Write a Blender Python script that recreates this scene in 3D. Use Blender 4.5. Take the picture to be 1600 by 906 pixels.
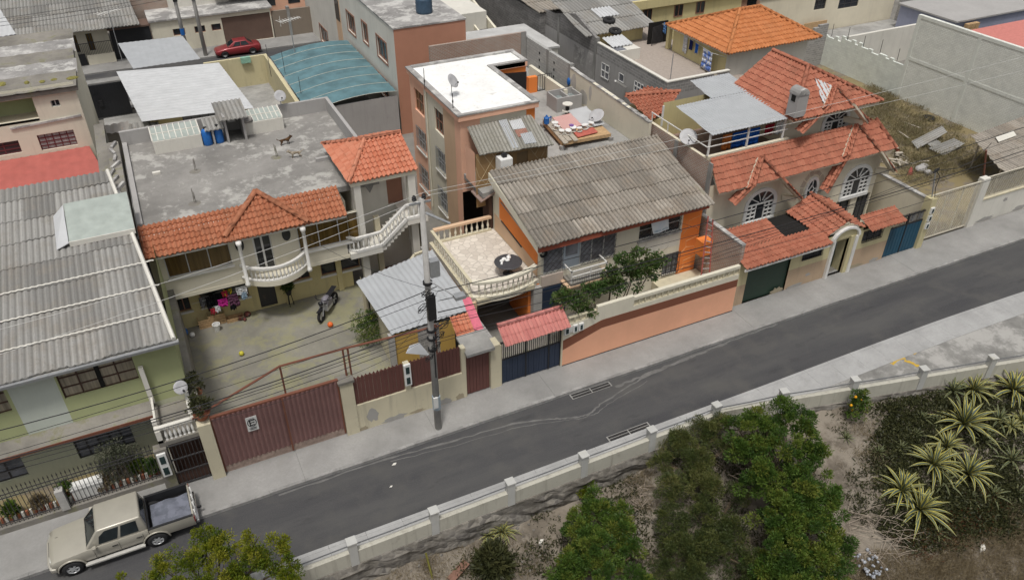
import bpy, bmesh, math, random
from mathutils import Vector, Matrix, Euler
R = math.radians
sc = bpy.context.scene
for o in list(bpy.data.objects): bpy.data.objects.remove(o)
col = sc.collection

# ------------------------------------------------------------------ camera, sky, sun, exposure
CAM = Vector((0, -26.1, 26.0)); PITCH = R(35.3); YAW = R(25.7); FPX = 1240.0
cd = bpy.data.cameras.new('camera'); cam = bpy.data.objects.new('camera', cd); col.objects.link(cam)
cd.sensor_width = 36; cd.lens = 36 * FPX / 1600; cd.clip_end = 2000; cd.clip_start = .5
cam.location = CAM; cam.rotation_euler = (math.pi / 2 - PITCH, 0, -YAW); sc.camera = cam
SUN_EL, SUN_AZ = R(70), R(212)          # azimuth clockwise from +Y
w = bpy.data.worlds.new('World'); sc.world = w; w.use_nodes = True
nt = w.node_tree; bg = nt.nodes['Background']
sky = nt.nodes.new('ShaderNodeTexSky'); sky.sky_type = 'NISHITA'; sky.sun_disc = False
sky.sun_elevation = SUN_EL; sky.sun_rotation = SUN_AZ; sky.air_density = 1.0; sky.dust_density = 6.0; sky.ozone_density = 0.6
hs = nt.nodes.new('ShaderNodeHueSaturation'); hs.inputs['Saturation'].default_value = .22
nt.links.new(sky.outputs[0], hs.inputs['Color']); nt.links.new(hs.outputs[0], bg.inputs[0]); bg.inputs[1].default_value = .084
sl = bpy.data.lights.new('sun', 'SUN'); sun = bpy.data.objects.new('sun', sl); col.objects.link(sun)
sl.energy = 1.7; sl.angle = R(7); sl.color = (1, .96, .9)
sun.rotation_euler = (math.pi / 2 - SUN_EL, 0, math.pi - SUN_AZ)
vs = sc.view_settings; vs.view_transform = 'Standard'; vs.look = 'None'; vs.exposure = .2; vs.gamma = 1; vs.use_curve_mapping = False

# ------------------------------------------------------------------ survey: a photo point on a known world plane
_f = Vector((math.sin(YAW) * math.cos(PITCH), math.cos(YAW) * math.cos(PITCH), -math.sin(PITCH)))
_r = Vector((math.cos(YAW), -math.sin(YAW), 0)); _u = _r.cross(_f)
def at(x, y, X=None, Y=None, Z=None):
    d = _f * FPX + _r * (x - 800) + _u * (453 - y)
    t = (Z - CAM.z) / d.z if Z is not None else (Y - CAM.y) / d.y if Y is not None else (X - CAM.x) / d.x
    return CAM + d * t

# ------------------------------------------------------------------ mesh builder
class MB:
    def __init__(s): s.v = []; s.f = []; s.uv = {}
    def poly(s, pts, uv=None):
        i = len(s.v); s.v += [tuple(p) for p in pts]; s.f.append(list(range(i, i + len(pts))))
        if uv: s.uv[len(s.f) - 1] = uv
        return s
    def mesh(s, vs_, fs):
        i = len(s.v); s.v += [tuple(p) for p in vs_]; s.f += [[i + k for k in f] for f in fs]; return s
    def box(s, x0, x1, y0, y1, z0, z1):
        if x0 > x1: x0, x1 = x1, x0
        if y0 > y1: y0, y1 = y1, y0
        if z0 > z1: z0, z1 = z1, z0
        return s.mesh([(x0,y0,z0),(x1,y0,z0),(x1,y1,z0),(x0,y1,z0),(x0,y0,z1),(x1,y0,z1),(x1,y1,z1),(x0,y1,z1)],
                      [(0,3,2,1),(4,5,6,7),(0,1,5,4),(1,2,6,5),(2,3,7,6),(3,0,4,7)])
    def prism(s, pts, vec):
        n = len(pts); a = [Vector(p) for p in pts]; b = [p + Vector(vec) for p in a]
        nrm = Vector((0,0,0))
        for k in range(n): nrm += a[k].cross(a[(k+1) % n])
        if nrm.dot(Vector(vec)) > 0: a.reverse(); b.reverse()
        return s.mesh(a + b, [list(range(n)), list(range(2*n-1, n-1, -1))] + [[k, k+n, (k+1) % n + n, (k+1) % n] for k in range(n)])
    def beam(s, a, b, w, h=None, up=(0,0,1)):
        a = Vector(a); b = Vector(b); h = h or w; d = (b - a).normalized(); up = Vector(up)
        if abs(d.dot(up)) > .98: up = Vector((0,1,0))
        x = d.cross(up).normalized() * w / 2; y = x.cross(d).normalized() * h / 2
        return s.prism([a - x - y, a + x - y, a + x + y, a - x + y], b - a)
    def tube(s, pts, r, n=6):
        pts = [Vector(p) for p in pts]; m = len(pts); rr = r if isinstance(r, (list, tuple)) else [r] * m
        i0 = len(s.v); nx = None
        for k, p in enumerate(pts):
            d = (pts[min(k+1, m-1)] - pts[max(k-1, 0)]).normalized()
            if nx is None:
                nx = d.cross(Vector((0,0,1)) if abs(d.z) < .9 else Vector((1,0,0))).normalized()
            nx = (nx - d * nx.dot(d)).normalized(); ny = d.cross(nx)
            for j in range(n):
                t = 2 * math.pi * j / n; s.v.append(tuple(p + (nx * math.cos(t) + ny * math.sin(t)) * rr[k]))
        for k in range(m - 1):
            for j in range(n):
                a = i0 + k*n + j; b = i0 + k*n + (j+1) % n; s.f.append([a, b, b + n, a + n])
        s.f.append([i0 + j for j in range(n)][::-1]); s.f.append([i0 + (m-1)*n + j for j in range(n)]); return s
    def lathe(s, prof, c=(0,0,0), n=12, axis='z', caps=True):
        i0 = len(s.v); c = Vector(c)
        for r, h in prof:
            for j in range(n):
                t = 2 * math.pi * j / n; a, b = r * math.cos(t), r * math.sin(t)
                s.v.append(tuple(c + Vector((a, b, h) if axis == 'z' else (a, h, b) if axis == 'y' else (h, a, b))))
        for k in range(len(prof) - 1):
            for j in range(n):
                a = i0 + k*n + j; b = i0 + k*n + (j+1) % n; f = [a, b, b + n, a + n]; s.f.append(f[::-1] if axis == 'y' else f)
        if caps:
            s.f.append([i0 + j for j in range(n)][::-1]); s.f.append([i0 + (len(prof)-1)*n + j for j in range(n)])
        return s
    def ball(s, c, r, n=10, m=6):
        rx, ry, rz = r if isinstance(r, (tuple, list)) else (r, r, r); i0 = len(s.v)
        for k in range(m + 1):
            ph = math.pi * k / m - math.pi / 2
            for j in range(n):
                t = 2 * math.pi * j / n
                s.v.append((c[0] + rx*math.cos(ph)*math.cos(t), c[1] + ry*math.cos(ph)*math.sin(t), c[2] + rz*math.sin(ph)))
        for k in range(m):
            for j in range(n):
                a = i0 + k*n + j; b = i0 + k*n + (j+1) % n; s.f.append([a, b, b + n, a + n])
        return s
    def build(s, name, mat, parent=None, smooth=False, loc=None):
        me = bpy.data.meshes.new(name); me.from_pydata(s.v, [], s.f)
        ul = me.uv_layers.new(name='UVMap').data
        for p in me.polygons:
            cu = s.uv.get(p.index)
            if cu:
                for k, li in enumerate(p.loop_indices): ul[li].uv = cu[k]
            else:
                n = p.normal; ax, ay, az = abs(n.x), abs(n.y), abs(n.z)
                for li in p.loop_indices:
                    c = me.vertices[me.loops[li].vertex_index].co
                    ul[li].uv = (c.x, c.y) if az > .75 else (c.y, c.z) if ax > ay else (c.x, c.z)
        if smooth: me.polygons.foreach_set('use_smooth', [True] * len(me.polygons))
        me.materials.append(mat); return link(name, me, parent, loc)
def link(name, me, parent=None, loc=None):
    o = bpy.data.objects.new(name, me); col.objects.link(o)
    if parent is not None:
        o.parent = parent
        if loc is None: o.matrix_parent_inverse = WORLD[parent.name].inverted() if parent.name in WORLD else Matrix()
        WORLD[o.name] = Matrix()
        if loc is not None: o.location = loc
    elif loc is not None: o.location = loc
    return o
WORLD = {}
def tag(o, label=None, cat=None, group=None, kind=None):
    if label: o['label'] = label
    if cat: o['category'] = cat
    if group: o['group'] = group
    if kind: o['kind'] = kind
    return o
def thing(name, label, cat, loc=(0,0,0), group=None, rz=0, proto=False):
    """Empty at a thing's base; its parts are built in world coordinates (or round the origin for a prototype)."""
    o = bpy.data.objects.new(name, None); col.objects.link(o); o.empty_display_size = .3
    o.location = loc; o.rotation_euler = (0, 0, rz)
    WORLD[o.name] = Matrix() if proto else Matrix.LocRotScale(Vector(loc), Euler((0, 0, rz)), None)
    return tag(o, label, cat, group)
def single(name, mb, mat, label, cat, group=None, smooth=False, origin=None):
    """A thing that is one mesh; its origin goes to its base."""
    vs_ = [Vector(v) for v in mb.v]
    if origin is None:
        origin = Vector(((min(v.x for v in vs_) + max(v.x for v in vs_)) / 2, (min(v.y for v in vs_) + max(v.y for v in vs_)) / 2, min(v.z for v in vs_)))
    o = mb.build(name, mat, None, smooth)
    o.data.transform(Matrix.Translation(-Vector(origin))); o.location = origin; WORLD[o.name] = Matrix.Translation(Vector(origin))
    return tag(o, label, cat, group)
def structure(name, mb, mat, kind='structure', smooth=False):
    return tag(mb.build(name, mat, None, smooth), kind=kind)
def dup(root, loc=None, rz=None, label=None, scale=None, group=None):
    r = root.copy(); col.objects.link(r)
    if loc is not None: r.location = loc
    if rz is not None: r.rotation_euler = (r.rotation_euler.x, r.rotation_euler.y, rz)
    if scale is not None: r.scale = (scale,) * 3 if not isinstance(scale, tuple) else scale
    if label: r['label'] = label
    if group: r['group'] = group
    def rec(o, p):
        for ch in o.children:
            c = ch.copy(); col.objects.link(c); c.parent = p; rec(ch, c)
    rec(root, r); return r

# walls as planes: origin (x, y), direction u; the outside lies to the right of u
class Wall:
    def __init__(s, ox, oy, ux, uy): s.o = Vector((ox, oy, 0)); s.u = Vector((ux, uy, 0)); s.n = Vector((uy, -ux, 0))
    def p(s, u, z, d=0): return s.o + s.u * u + Vector((0, 0, z)) - s.n * d      # d > 0 goes inward
    def px(s, x, y):
        q = at(x, y, Y=s.o.y) if abs(s.u.x) > .5 else at(x, y, X=s.o.x)
        return (q - s.o).dot(s.u), q.z
    def rect(s, tl, br):
        a, b = s.px(*tl), s.px(*br); return (a[0], b[0], b[1], a[1])
def Front(x, y): return Wall(x, y, 1, 0)
def Left(x, y): return Wall(x, y, 0, -1)
def Right(x, y): return Wall(x, y, 0, 1)
def Back(x, y): return Wall(x, y, -1, 0)
def face(mb, W, L, z0, z1, holes=(), dep=.14, u0=0):
    us = sorted({u0, L} | {h[0] for h in holes} | {h[1] for h in holes}); zs = sorted({z0, z1} | {h[2] for h in holes} | {h[3] for h in holes})
    us = [u for u in us if u0 <= u <= L]; zs = [z for z in zs if z0 <= z <= z1]
    for i in range(len(us) - 1):
        for j in range(len(zs) - 1):
            cu, cz = (us[i] + us[i+1]) / 2, (zs[j] + zs[j+1]) / 2
            if any(h[0] < cu < h[1] and h[2] < cz < h[3] for h in holes): continue
            mb.poly([W.p(us[i], zs[j]), W.p(us[i+1], zs[j]), W.p(us[i+1], zs[j+1]), W.p(us[i], zs[j+1])])
    for h in holes:
        a, b, c, d = h
        for (p, q) in (((a, c), (b, c)), ((b, c), (b, d)), ((b, d), (a, d)), ((a, d), (a, c))):
            mb.poly([W.p(*p), W.p(*p, dep), W.p(*q, dep), W.p(*q)])
    return mb
def wbox(mb, W, u0, u1, z0, z1, d0, d1):
    a = W.p(u0, z0, d0); b = W.p(u1, z1, d1)
    return mb.box(a.x, b.x, a.y, b.y, a.z, b.z)
def window(parent, W, h, cols=2, rows=2, fm=None, pm=None, bw=.05, dep=.12, sill=None, grille=None, gm=None, name='window', surround=None, sm=None):
    u0, u1, z0, z1 = h; m = MB()
    for k in range(cols + 1):
        u = u0 + (u1 - u0) * k / cols; e = bw / 2
        wbox(m, W, max(u0, u - e), min(u1, u + e) if k else u0 + bw, z0, z1, dep - .03, dep + .03)
    for k in range(rows + 1):
        z = z0 + (z1 - z0) * k / rows; e = bw / 2
        wbox(m, W, u0, u1, max(z0, z - e), min(z1, z + e) if k else z0 + bw, dep - .027, dep + .027)
    f = m.build(name, fm, parent)
    wbox(MB(), W, u0, u1, z0, z1, dep + .005, dep + .02).build('pane', pm, f)
    if sill: wbox(MB(), W, u0 - .08, u1 + .08, z0 - .1, z0 - .002, -.1, dep - .035).build('sill', sill, f)
    if surround:
        s = MB(); t = surround
        wbox(s, W, u0 - t, u0, z0 - t, z1 + t, -.04, -.003); wbox(s, W, u1, u1 + t, z0 - t, z1 + t, -.04, -.003)
        wbox(s, W, u0, u1, z1, z1 + t, -.038, -.003); wbox(s, W, u0, u1, z0 - t, z0, -.038, -.003); s.build('surround', sm, f)
    if grille:
        g = MB()
        if grille == 'v':
            n = max(3, int((u1 - u0) / .13))
            for k in range(n + 1):
                u = u0 + (u1 - u0) * k / n; g.beam(W.p(u, z0, -.05), W.p(u, z1, -.05), .016)
            for z in (z0 + .02, (z0 + z1) / 2, z1 - .02): g.beam(W.p(u0, z, -.05), W.p(u1, z, -.05), .03)
        else:
            st = .34; L, H = u1 - u0, z1 - z0
            for sgn in (1, -1):
                k = -H
                while k < L:
                    a, b = max(k, 0), min(k + H, L)
                    if b - a > .05:
                        za, zb = (a - k, b - k) if sgn > 0 else (H - (a - k), H - (b - k))
                        g.beam(W.p(u0 + a, z0 + za, -.04), W.p(u0 + b, z0 + zb, -.04), .014)
                    k += st
        g.build('grille', gm, f)
    return f

# sheets with a profile: a planar polygon filled with tiles or corrugations running down the slope
def sheet(poly, down, kind='tile', w=.24, h=.38, amp=.062, thick=.03, rnd=None, gap=0):
    P = [Vector(p) for p in poly]; n = Vector((0, 0, 0))
    for k in range(len(P)): n += (P[k] - P[0]).cross(P[(k+1) % len(P)] - P[0])
    n.normalize()
    if n.z < 0: n = -n
    d = Vector(down); d = (d - n * d.dot(n)).normalized(); a = d.cross(n).normalized(); o = P[0]
    us = [(p - o).dot(a) for p in P]; vs_ = [(p - o).dot(d) for p in P]
    u0, u1, v0, v1 = min(us), max(us), min(vs_), max(vs_)
    bm = bmesh.new(); uvl = bm.loops.layers.uv.new('UVMap'); rng = random.Random(rnd or 7)
    ns = 6 if kind == 'tile' else 4
    nu = max(1, math.ceil((u1 - u0) / w)); rows = max(1, math.ceil((v1 - v0) / h - 1e-6))
    for r in range(rows):
        va = v1 - (r + 1) * h; vb = v1 - r * h; prev = None
        lift = amp * .95 if kind == 'tile' else (.042 if kind == 'fibro' else .0)
        joff = [0] * (nu + 1); slip = 0
        if kind == 'fibro':
            for c in range(nu // 5 + 1):
                q = rng.uniform(-.05, .07)
                for e in range(5):
                    if c * 5 + e <= nu: joff[c * 5 + e] = q
        for i in range(nu * ns + 1):
            t = i / ns; ph = t * 2 * math.pi; u = u0 + t * w
            if kind == 'tile':
                s_ = math.cos(ph); z = amp * (1 if s_ > 0 else .9) * (abs(s_) ** .7) * (1 if s_ > 0 else -1)
            elif kind == 'seam': z = amp if i % ns == 0 else 0
            else: z = amp * math.cos(ph)
            jo = joff[min(int(t), nu)]
            if kind == 'tile':
                if (i + 3) % ns == 0: slip = rng.uniform(-.022, .022) + (rng.random() < .03) * .06
                jo = slip if i > 2 else 0
            top = bm.verts.new(o + a * u + d * (va - .02) + n * (z + thick)); bot = bm.verts.new(o + a * u + d * (vb + jo) + n * (z + thick + lift))
            low = bm.verts.new(o + a * u + d * (vb + jo) + n * (z + thick * .2))
            if prev:
                for q in ((prev[0], top, bot, prev[1]), (prev[1], bot, low, prev[2])):
                    f = bm.faces.new(q[::-1])
                    for L in f.loops:
                        c = L.vert.co - o; L[uvl].uv = ((c.dot(a) - u0) / w + 100.5, r + .5 + .4 * ((va + vb) / 2 - c.dot(d)) / h)
            prev = (top, bot, low)
    cen = sum(P, Vector()) / len(P)
    for k in range(len(P)):
        e = P[(k+1) % len(P)] - P[k]; pn = e.cross(n).normalized()
        if pn.dot(cen - P[k]) > 0: pn = -pn
        if abs(e.normalized().dot(a)) > .99 and pn.dot(d) > 0: continue      # the eave keeps its lips
        g = bm.verts[:] + bm.edges[:] + bm.faces[:]
        bmesh.ops.bisect_plane(bm, geom=g, plane_co=P[k] + pn * .001, plane_no=pn, clear_outer=True)
    return bm
def from_bm(name, bm, mat, parent=None, smooth=True):
    me = bpy.data.meshes.new(name); bm.to_mesh(me); bm.free(); me.materials.append(mat)
    if smooth: me.polygons.foreach_set('use_smooth', [True] * len(me.polygons))
    try: me.set_sharp_from_angle(angle=R(50))
    except Exception: pass
    return link(name, me, parent)
def slab(poly, t):      # flat underside below a roof sheet
    return MB().prism([Vector(p) for p in poly], (0, 0, -t))
def tile_cap(mb, a, b, r=.11, seg=.4):
    a = Vector(a); b = Vector(b); L = (b - a).length; n = max(1, round(L / seg)); d = (b - a) / n; dn = d.normalized()
    x = dn.cross(Vector((0, 0, 1))).normalized(); y = x.cross(dn)
    for k in range(n):
        p, q = a + d * k, a + d * (k + 1) + dn * .04; i = len(mb.v); N = 6
        for (c, rr) in ((p, r), (q, r * .84)):
            for j in range(N + 1):
                t = math.pi * j / N; mb.v.append(tuple(c + x * math.cos(t) * rr + y * math.sin(t) * rr))
        for j in range(N): mb.f.append([i + j, i + j + 1, i + N + 2 + j, i + N + 1 + j])
        mb.f.append([i + j for j in range(N + 1)])
    return mb

# ------------------------------------------------------------------ procedural materials
class NT:
    def __init__(s, name):
        s.m = bpy.data.materials.new(name); s.m.use_nodes = True; s.t = s.m.node_tree; s.b = s.t.nodes['Principled BSDF']
    def n(s, typ, **k):
        q = s.t.nodes.new('ShaderNode' + typ)
        for a, v in k.items():
            if a in q.inputs: q.inputs[a].default_value = v
            else: setattr(q, a, v)
        return q
    def l(s, a, b): s.t.links.new(a, b)
    def pos(s): return s.n('NewGeometry').outputs['Position']
    def mapv(s, v, scale):
        q = s.n('Mapping'); q.inputs['Scale'].default_value = scale; s.l(v, q.inputs['Vector']); return q.outputs[0]
    def noise(s, v, scale, detail=4, rough=.6):
        q = s.n('TexNoise'); q.inputs['Scale'].default_value = scale; q.inputs['Detail'].default_value = detail; q.inputs['Roughness'].default_value = rough
        s.l(v, q.inputs['Vector']); return q.outputs['Fac']
    def ramp(s, f, stops):
        q = s.n('ValToRGB'); e = q.color_ramp.elements
        while len(e) < len(stops): e.new(.5)
        for k, (p, c) in enumerate(stops):
            e[k].position = p; e[k].color = (c, c, c, 1) if isinstance(c, (int, float)) else (*c[:3], 1)
        s.l(f, q.inputs[0]); return q.outputs[0]
    def mix(s, f, a, b, mode='MIX'):
        q = s.n('MixRGB', blend_type=mode)
        for i, v in ((0, f), (1, a), (2, b)):
            if isinstance(v, (int, float)): q.inputs[i].default_value = v if i == 0 else (v, v, v, 1)
            elif isinstance(v, tuple): q.inputs[i].default_value = (*v[:3], 1)
            else: s.l(v, q.inputs[i])
        return q.outputs[0]
    def math(s, op, a, b=0):
        q = s.n('Math', operation=op)
        for i, v in ((0, a), (1, b)):
            if isinstance(v, (int, float)): q.inputs[i].default_value = v
            else: s.l(v, q.inputs[i])
        return q.outputs[0]
    def bump(s, f, strength=.3, dist=.02):
        q = s.n('Bump'); q.inputs['Strength'].default_value = strength; q.inputs['Distance'].default_value = dist
        s.l(f, q.inputs['Height']); s.l(q.outputs[0], s.b.inputs['Normal'])
    def out(s, c, rough=.85, metal=0, spec=.3):
        if isinstance(c, tuple): s.b.inputs['Base Color'].default_value = (*c[:3], 1)
        else: s.l(c, s.b.inputs['Base Color'])
        if isinstance(rough, (int, float)): s.b.inputs['Roughness'].default_value = rough
        else: s.l(rough, s.b.inputs['Roughness'])
        s.b.inputs['Metallic'].default_value = metal; s.b.inputs['Specular IOR Level'].default_value = spec
        return s.m
def sc3(c, k): return tuple(min(1, x * k) for x in c)
def mixc(a, b, t): return tuple(x + (y - x) * t for x, y in zip(a, b))
GREY = (.3, .29, .27)
def plaster(name, c, stain=.35, dirt=(.16, .145, .12), big=.5, bump=.25, rough=.9, streak=.3):
    t = NT(name); p = t.pos()
    a = t.noise(p, big, 6, .65); base = t.mix(t.ramp(a, [(.3, 0), (.75, 1)]), sc3(c, .9), sc3(c, 1.06))
    st = t.noise(t.mapv(p, (3.5, 3.5, .28)), 1.0, 5, .7)
    base = t.mix(t.math('MULTIPLY', t.ramp(st, [(.52, 0), (.8, 1)]), streak), base, dirt)
    bl = t.noise(p, 1.7, 8, .75)
    base = t.mix(t.math('MULTIPLY', t.ramp(bl, [(.58, 0), (.7, 1)]), stain), base, mixc(c, dirt, .6))
    t.bump(t.noise(p, 30, 4), bump, .012); return t.out(base, rough)
def paint(name, c, rough=.5, wear=.25, worn=(.22, .15, .1), metal=0, spec=.4):
    t = NT(name); p = t.pos(); a = t.noise(p, 2.2, 7, .7)
    base = t.mix(t.ramp(t.noise(p, .8, 4), [(.3, 0), (.7, 1)]), sc3(c, .88), sc3(c, 1.08))
    base = t.mix(t.math('MULTIPLY', t.ramp(a, [(.6, 0), (.72, 1)]), wear), base, worn)
    t.bump(t.noise(p, 14, 3), .08, .01); return t.out(base, rough, metal, spec)
def concrete(name, c, patch=None, scale=.45, contrast=.35, fine=9, bump=.3):
    t = NT(name); p = t.pos(); a = t.noise(p, scale, 8, .68); b = t.noise(p, fine, 5, .7)
    base = t.mix(t.ramp(a, [(.35, 0), (.65, 1)]), sc3(c, 1 - contrast), sc3(c, 1 + contrast * .6))
    base = t.mix(t.math('MULTIPLY', t.ramp(b, [(.4, 0), (.75, 1)]), .3), base, sc3(c, .6))
    if patch:
        q = t.noise(p, patch[1], 9, .72); base = t.mix(t.math('MULTIPLY', t.ramp(q, [(patch[2], 0), (patch[2] + .07, 1)]), patch[3]), base, patch[0])
        q = t.noise(t.mapv(p, (1.3, .8, 1)), patch[1] * 3, 6, .7); base = t.mix(t.math('MULTIPLY', t.ramp(q, [(.6, 0), (.66, 1)]), patch[3] * .6), base, patch[0])
    t.bump(b, bump, .02); return t.out(base, .93)
def tiles(name, c, c2, moss=(.12, .09, .06), rough=.8, mossy=.35):
    t = NT(name); uv = t.n('UVMap').outputs[0]; fl = t.n('VectorMath', operation='FLOOR'); t.l(uv, fl.inputs[0])
    wn = t.n('TexWhiteNoise'); t.l(fl.outputs[0], wn.inputs['Vector'])
    base = t.mix(wn.outputs['Value'], c, c2); p = t.pos(); sx = t.n('SeparateXYZ'); t.l(uv, sx.inputs[0])
    lap = t.ramp(t.math('FRACT', sx.outputs[1]), [(.04, 0), (.115, .8), (.21, 0)]); base = t.mix(lap, base, sc3(c, .28))      # shade line under each lap, painted into the tile colour
    base = t.mix(t.math('MULTIPLY', t.ramp(t.noise(p, 1.1, 6, .7), [(.5, 0), (.75, 1)]), mossy), base, moss)
    base = t.mix(t.math('MULTIPLY', t.ramp(t.noise(p, 14, 4, .7), [(.5, 0), (.8, 1)]), .3), base, sc3(c, .55))
    t.bump(t.noise(p, 40, 3), .15, .01); return t.out(base, rough)
def fibro(name, c, dark, warm, streaks=.55, lichen=.5):
    t = NT(name); uv = t.n('UVMap').outputs[0]; fl = t.n('VectorMath', operation='FLOOR')
    t.l(t.mapv(uv, (.2, 1, 1)), fl.inputs[0]); wn = t.n('TexWhiteNoise'); t.l(fl.outputs[0], wn.inputs['Vector'])
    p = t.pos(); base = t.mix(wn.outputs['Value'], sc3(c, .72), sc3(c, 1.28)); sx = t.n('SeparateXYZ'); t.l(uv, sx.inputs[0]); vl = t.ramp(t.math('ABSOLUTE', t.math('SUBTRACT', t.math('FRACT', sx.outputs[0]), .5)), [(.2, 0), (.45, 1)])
    s = t.noise(t.mapv(uv, (1.1, .5, 1)), 1.3, 6, .7); base = t.mix(t.math('MULTIPLY', t.ramp(s, [(.4, 0), (.62, 1)]), streaks), base, dark)
    base = t.mix(t.math('MULTIPLY', t.ramp(t.noise(p, .9, 5), [(.48, 0), (.65, 1)]), .6), base, warm)
    base = t.mix(t.math('MULTIPLY', t.ramp(t.noise(p, 9, 6, .75), [(.52, 0), (.64, 1)]), lichen), base, sc3(dark, .7))
    base = t.mix(t.math('MULTIPLY', t.ramp(t.noise(p, 21, 3, .7), [(.6, 0), (.68, 1)]), .45), base, sc3(c, 1.6))
    base = t.mix(t.math('MULTIPLY', vl, .55), base, sc3(dark, .8))      # troughs darkened in the colour to stand in for corrugation shade
    t.bump(t.noise(p, 35, 4), .3, .012); return t.out(base, .95)
def blocks(name, c, c2, mortar, bw=.4, bh=.2, ms=.018, over=None, overamt=.6):
    t = NT(name); uv = t.n('UVMap').outputs[0]; b = t.n('TexBrick'); t.l(uv, b.inputs['Vector'])
    b.inputs['Scale'].default_value = 1; b.inputs['Brick Width'].default_value = bw; b.inputs['Row Height'].default_value = bh
    b.inputs['Mortar Size'].default_value = ms; b.inputs['Mortar Smooth'].default_value = .3; b.inputs['Bias'].default_value = 0
    b.inputs['Color1'].default_value = (*c, 1); b.inputs['Color2'].default_value = (*c2, 1); b.inputs['Mortar'].default_value = (*mortar, 1)
    p = t.pos(); base = b.outputs['Color']
    base = t.mix(t.math('MULTIPLY', t.ramp(t.noise(p, 1.2, 7, .7), [(.45, 0), (.7, 1)]), .45), base, sc3(c, .6))
    if over:
        base = t.mix(t.math('MULTIPLY', t.ramp(t.noise(t.mapv(p, (.7, .7, 1.6)), .8, 7, .75), [(.36, 1), (.62, 0)]), overamt), base, over)
    h = t.mix(1, b.outputs['Fac'], t.noise(p, 25, 3), 'SUBTRACT'); t.bump(t.math('SUBTRACT', 1, b.outputs['Fac']), .5, .02)
    return t.out(base, .93)
def glass(name, c=(.02, .022, .025), rough=.08, curtain=None):
    t = NT(name)
    if curtain:
        p = t.pos(); f = t.noise(t.mapv(p, (7, 7, .3)), 1, 3); base = t.mix(t.ramp(f, [(.35, 0), (.65, 1)]), sc3(curtain, .55), curtain)
    else:
        p = t.pos(); base = t.mix(t.ramp(t.noise(p, 1.5, 3), [(.35, 0), (.7, 1)]), c, sc3(c, 2.2))
    return t.out(base, rough, 0, .5)
def simple(name, c, rough=.6, var=.15, metal=0, spec=.35, scale=5):
    t = NT(name); p = t.pos(); base = t.mix(t.ramp(t.noise(p, scale, 5), [(.3, 0), (.7, 1)]), sc3(c, 1 - var), sc3(c, 1 + var))
    return t.out(base, rough, metal, spec)
def fabric(name, c, c2=None, scale=6):
    t = NT(name); p = t.pos(); f = t.noise(p, scale, 3); base = t.mix(t.ramp(f, [(.45, 0), (.55, 1)]), c, c2 or sc3(c, .75)); return t.out(base, .95, 0, .1)
def leafmat(name, cols, rough=.55):
    t = NT(name); uv = t.n('UVMap').outputs[0]; sx = t.n('SeparateXYZ'); t.l(uv, sx.inputs[0])
    base = t.ramp(sx.outputs[0], [(k / (len(cols) - 1), c) for k, c in enumerate(cols)])
    m = t.out(base, rough, 0, .3)
    tr = t.n('BsdfTranslucent'); t.l(base, tr.inputs[0]); ms = t.n('MixShader'); ms.inputs[0].default_value = .25
    t.l(t.b.outputs[0], ms.inputs[1]); t.l(tr.outputs[0], ms.inputs[2]); t.l(ms.outputs[0], t.t.nodes['Material Output'].inputs[0]); return m

M = {}
CREAM = (.62, .57, .43)
M['cream'] = plaster('cream_plaster', (.58, .53, .39), .6, streak=.45); M['cream_clean'] = plaster('cream_plaster_clean', (.7, .66, .54), .2, streak=.15)
M['whitewall'] = plaster('white_plaster', (.66, .64, .58), .25, streak=.2); M['offwhite'] = plaster('offwhite_trim', (.68, .66, .6), .2, streak=.12)
M['green_wall'] = plaster('pale_green_plaster', (.40, .43, .23), .15, streak=.1); M['greenish_white'] = plaster('pale_grey_green_plaster', (.52, .56, .50), .12, streak=.08)
M['peach'] = plaster('peach_plaster', (.8, .47, .33), .12, (.35, .22, .15), streak=.15); M['tan'] = plaster('tan_plaster', (.64, .45, .3), .15, (.3, .2, .13), streak=.15)
M['orange'] = plaster('orange_plaster', (.82, .25, .06), .1, (.5, .2, .08), streak=.12)
M['salmonwall'] = plaster('terracotta_wall_paint', (.8, .42, .27), .06, (.5, .26, .16), streak=.05, bump=.1)
M['brownband'] = plaster('brown_band_paint', (.22, .085, .05), .06, (.15, .06, .04), streak=.05, bump=.1)
M['terracotta_end'] = plaster('terracotta_gable_paint', (.48, .24, .16), .15, (.3, .18, .13), streak=.15)
M['beige'] = plaster('beige_plaster', (.47, .35, .24), .45); M['yellow'] = plaster('pale_yellow_plaster', (.62, .54, .29), .2); M['yellow_d'] = plaster('pale_yellow_gatehouse', (.56, .5, .3), .15)
M['ochre'] = plaster('ochre_plaster', (.55, .36, .1), .2); M['palebeige'] = plaster('cream_siding', (.72, .66, .52), .15, streak=.15)
M['brownpattern'] = plaster('brown_hut_plaster', (.3, .19, .09), .3); M['redtrim'] = plaster('red_fascia', (.36, .1, .06), .2, streak=.1)
M['bluewall'] = plaster('blue_grey_plaster', (.3, .32, .42), .15); M['mint'] = blocks('mint_white_blocks', (.74, .78, .72), (.68, .71, .66), (.62, .63, .59), .4, .2, .012)
M['mintbrick'] = blocks('mint_white_brick', (.8, .82, .77), (.72, .74, .69), (.6, .59, .54), .36, .12, .016)
M['block'] = blocks('grey_concrete_blocks', (.33, .32, .31), (.25, .245, .24), (.42, .41, .39)); M['block_dark'] = blocks('weathered_grey_blocks', (.27, .26, .25), (.2, .195, .19), (.34, .33, .32), over=(.12, .115, .11), overamt=.7)
M['brick'] = blocks('red_brick', (.34, .17, .11), (.27, .15, .1), (.42, .4, .36), .26, .095, .022, over=(.4, .37, .33), overamt=.5)
M['stonewall'] = None
M['concrete'] = concrete('cast_concrete', (.3, .295, .28)); M['slabroof'] = concrete('flat_roof_concrete', (.26, .25, .235), ((.46, .45, .42), .55, .52, .7), .3, .3)
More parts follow.
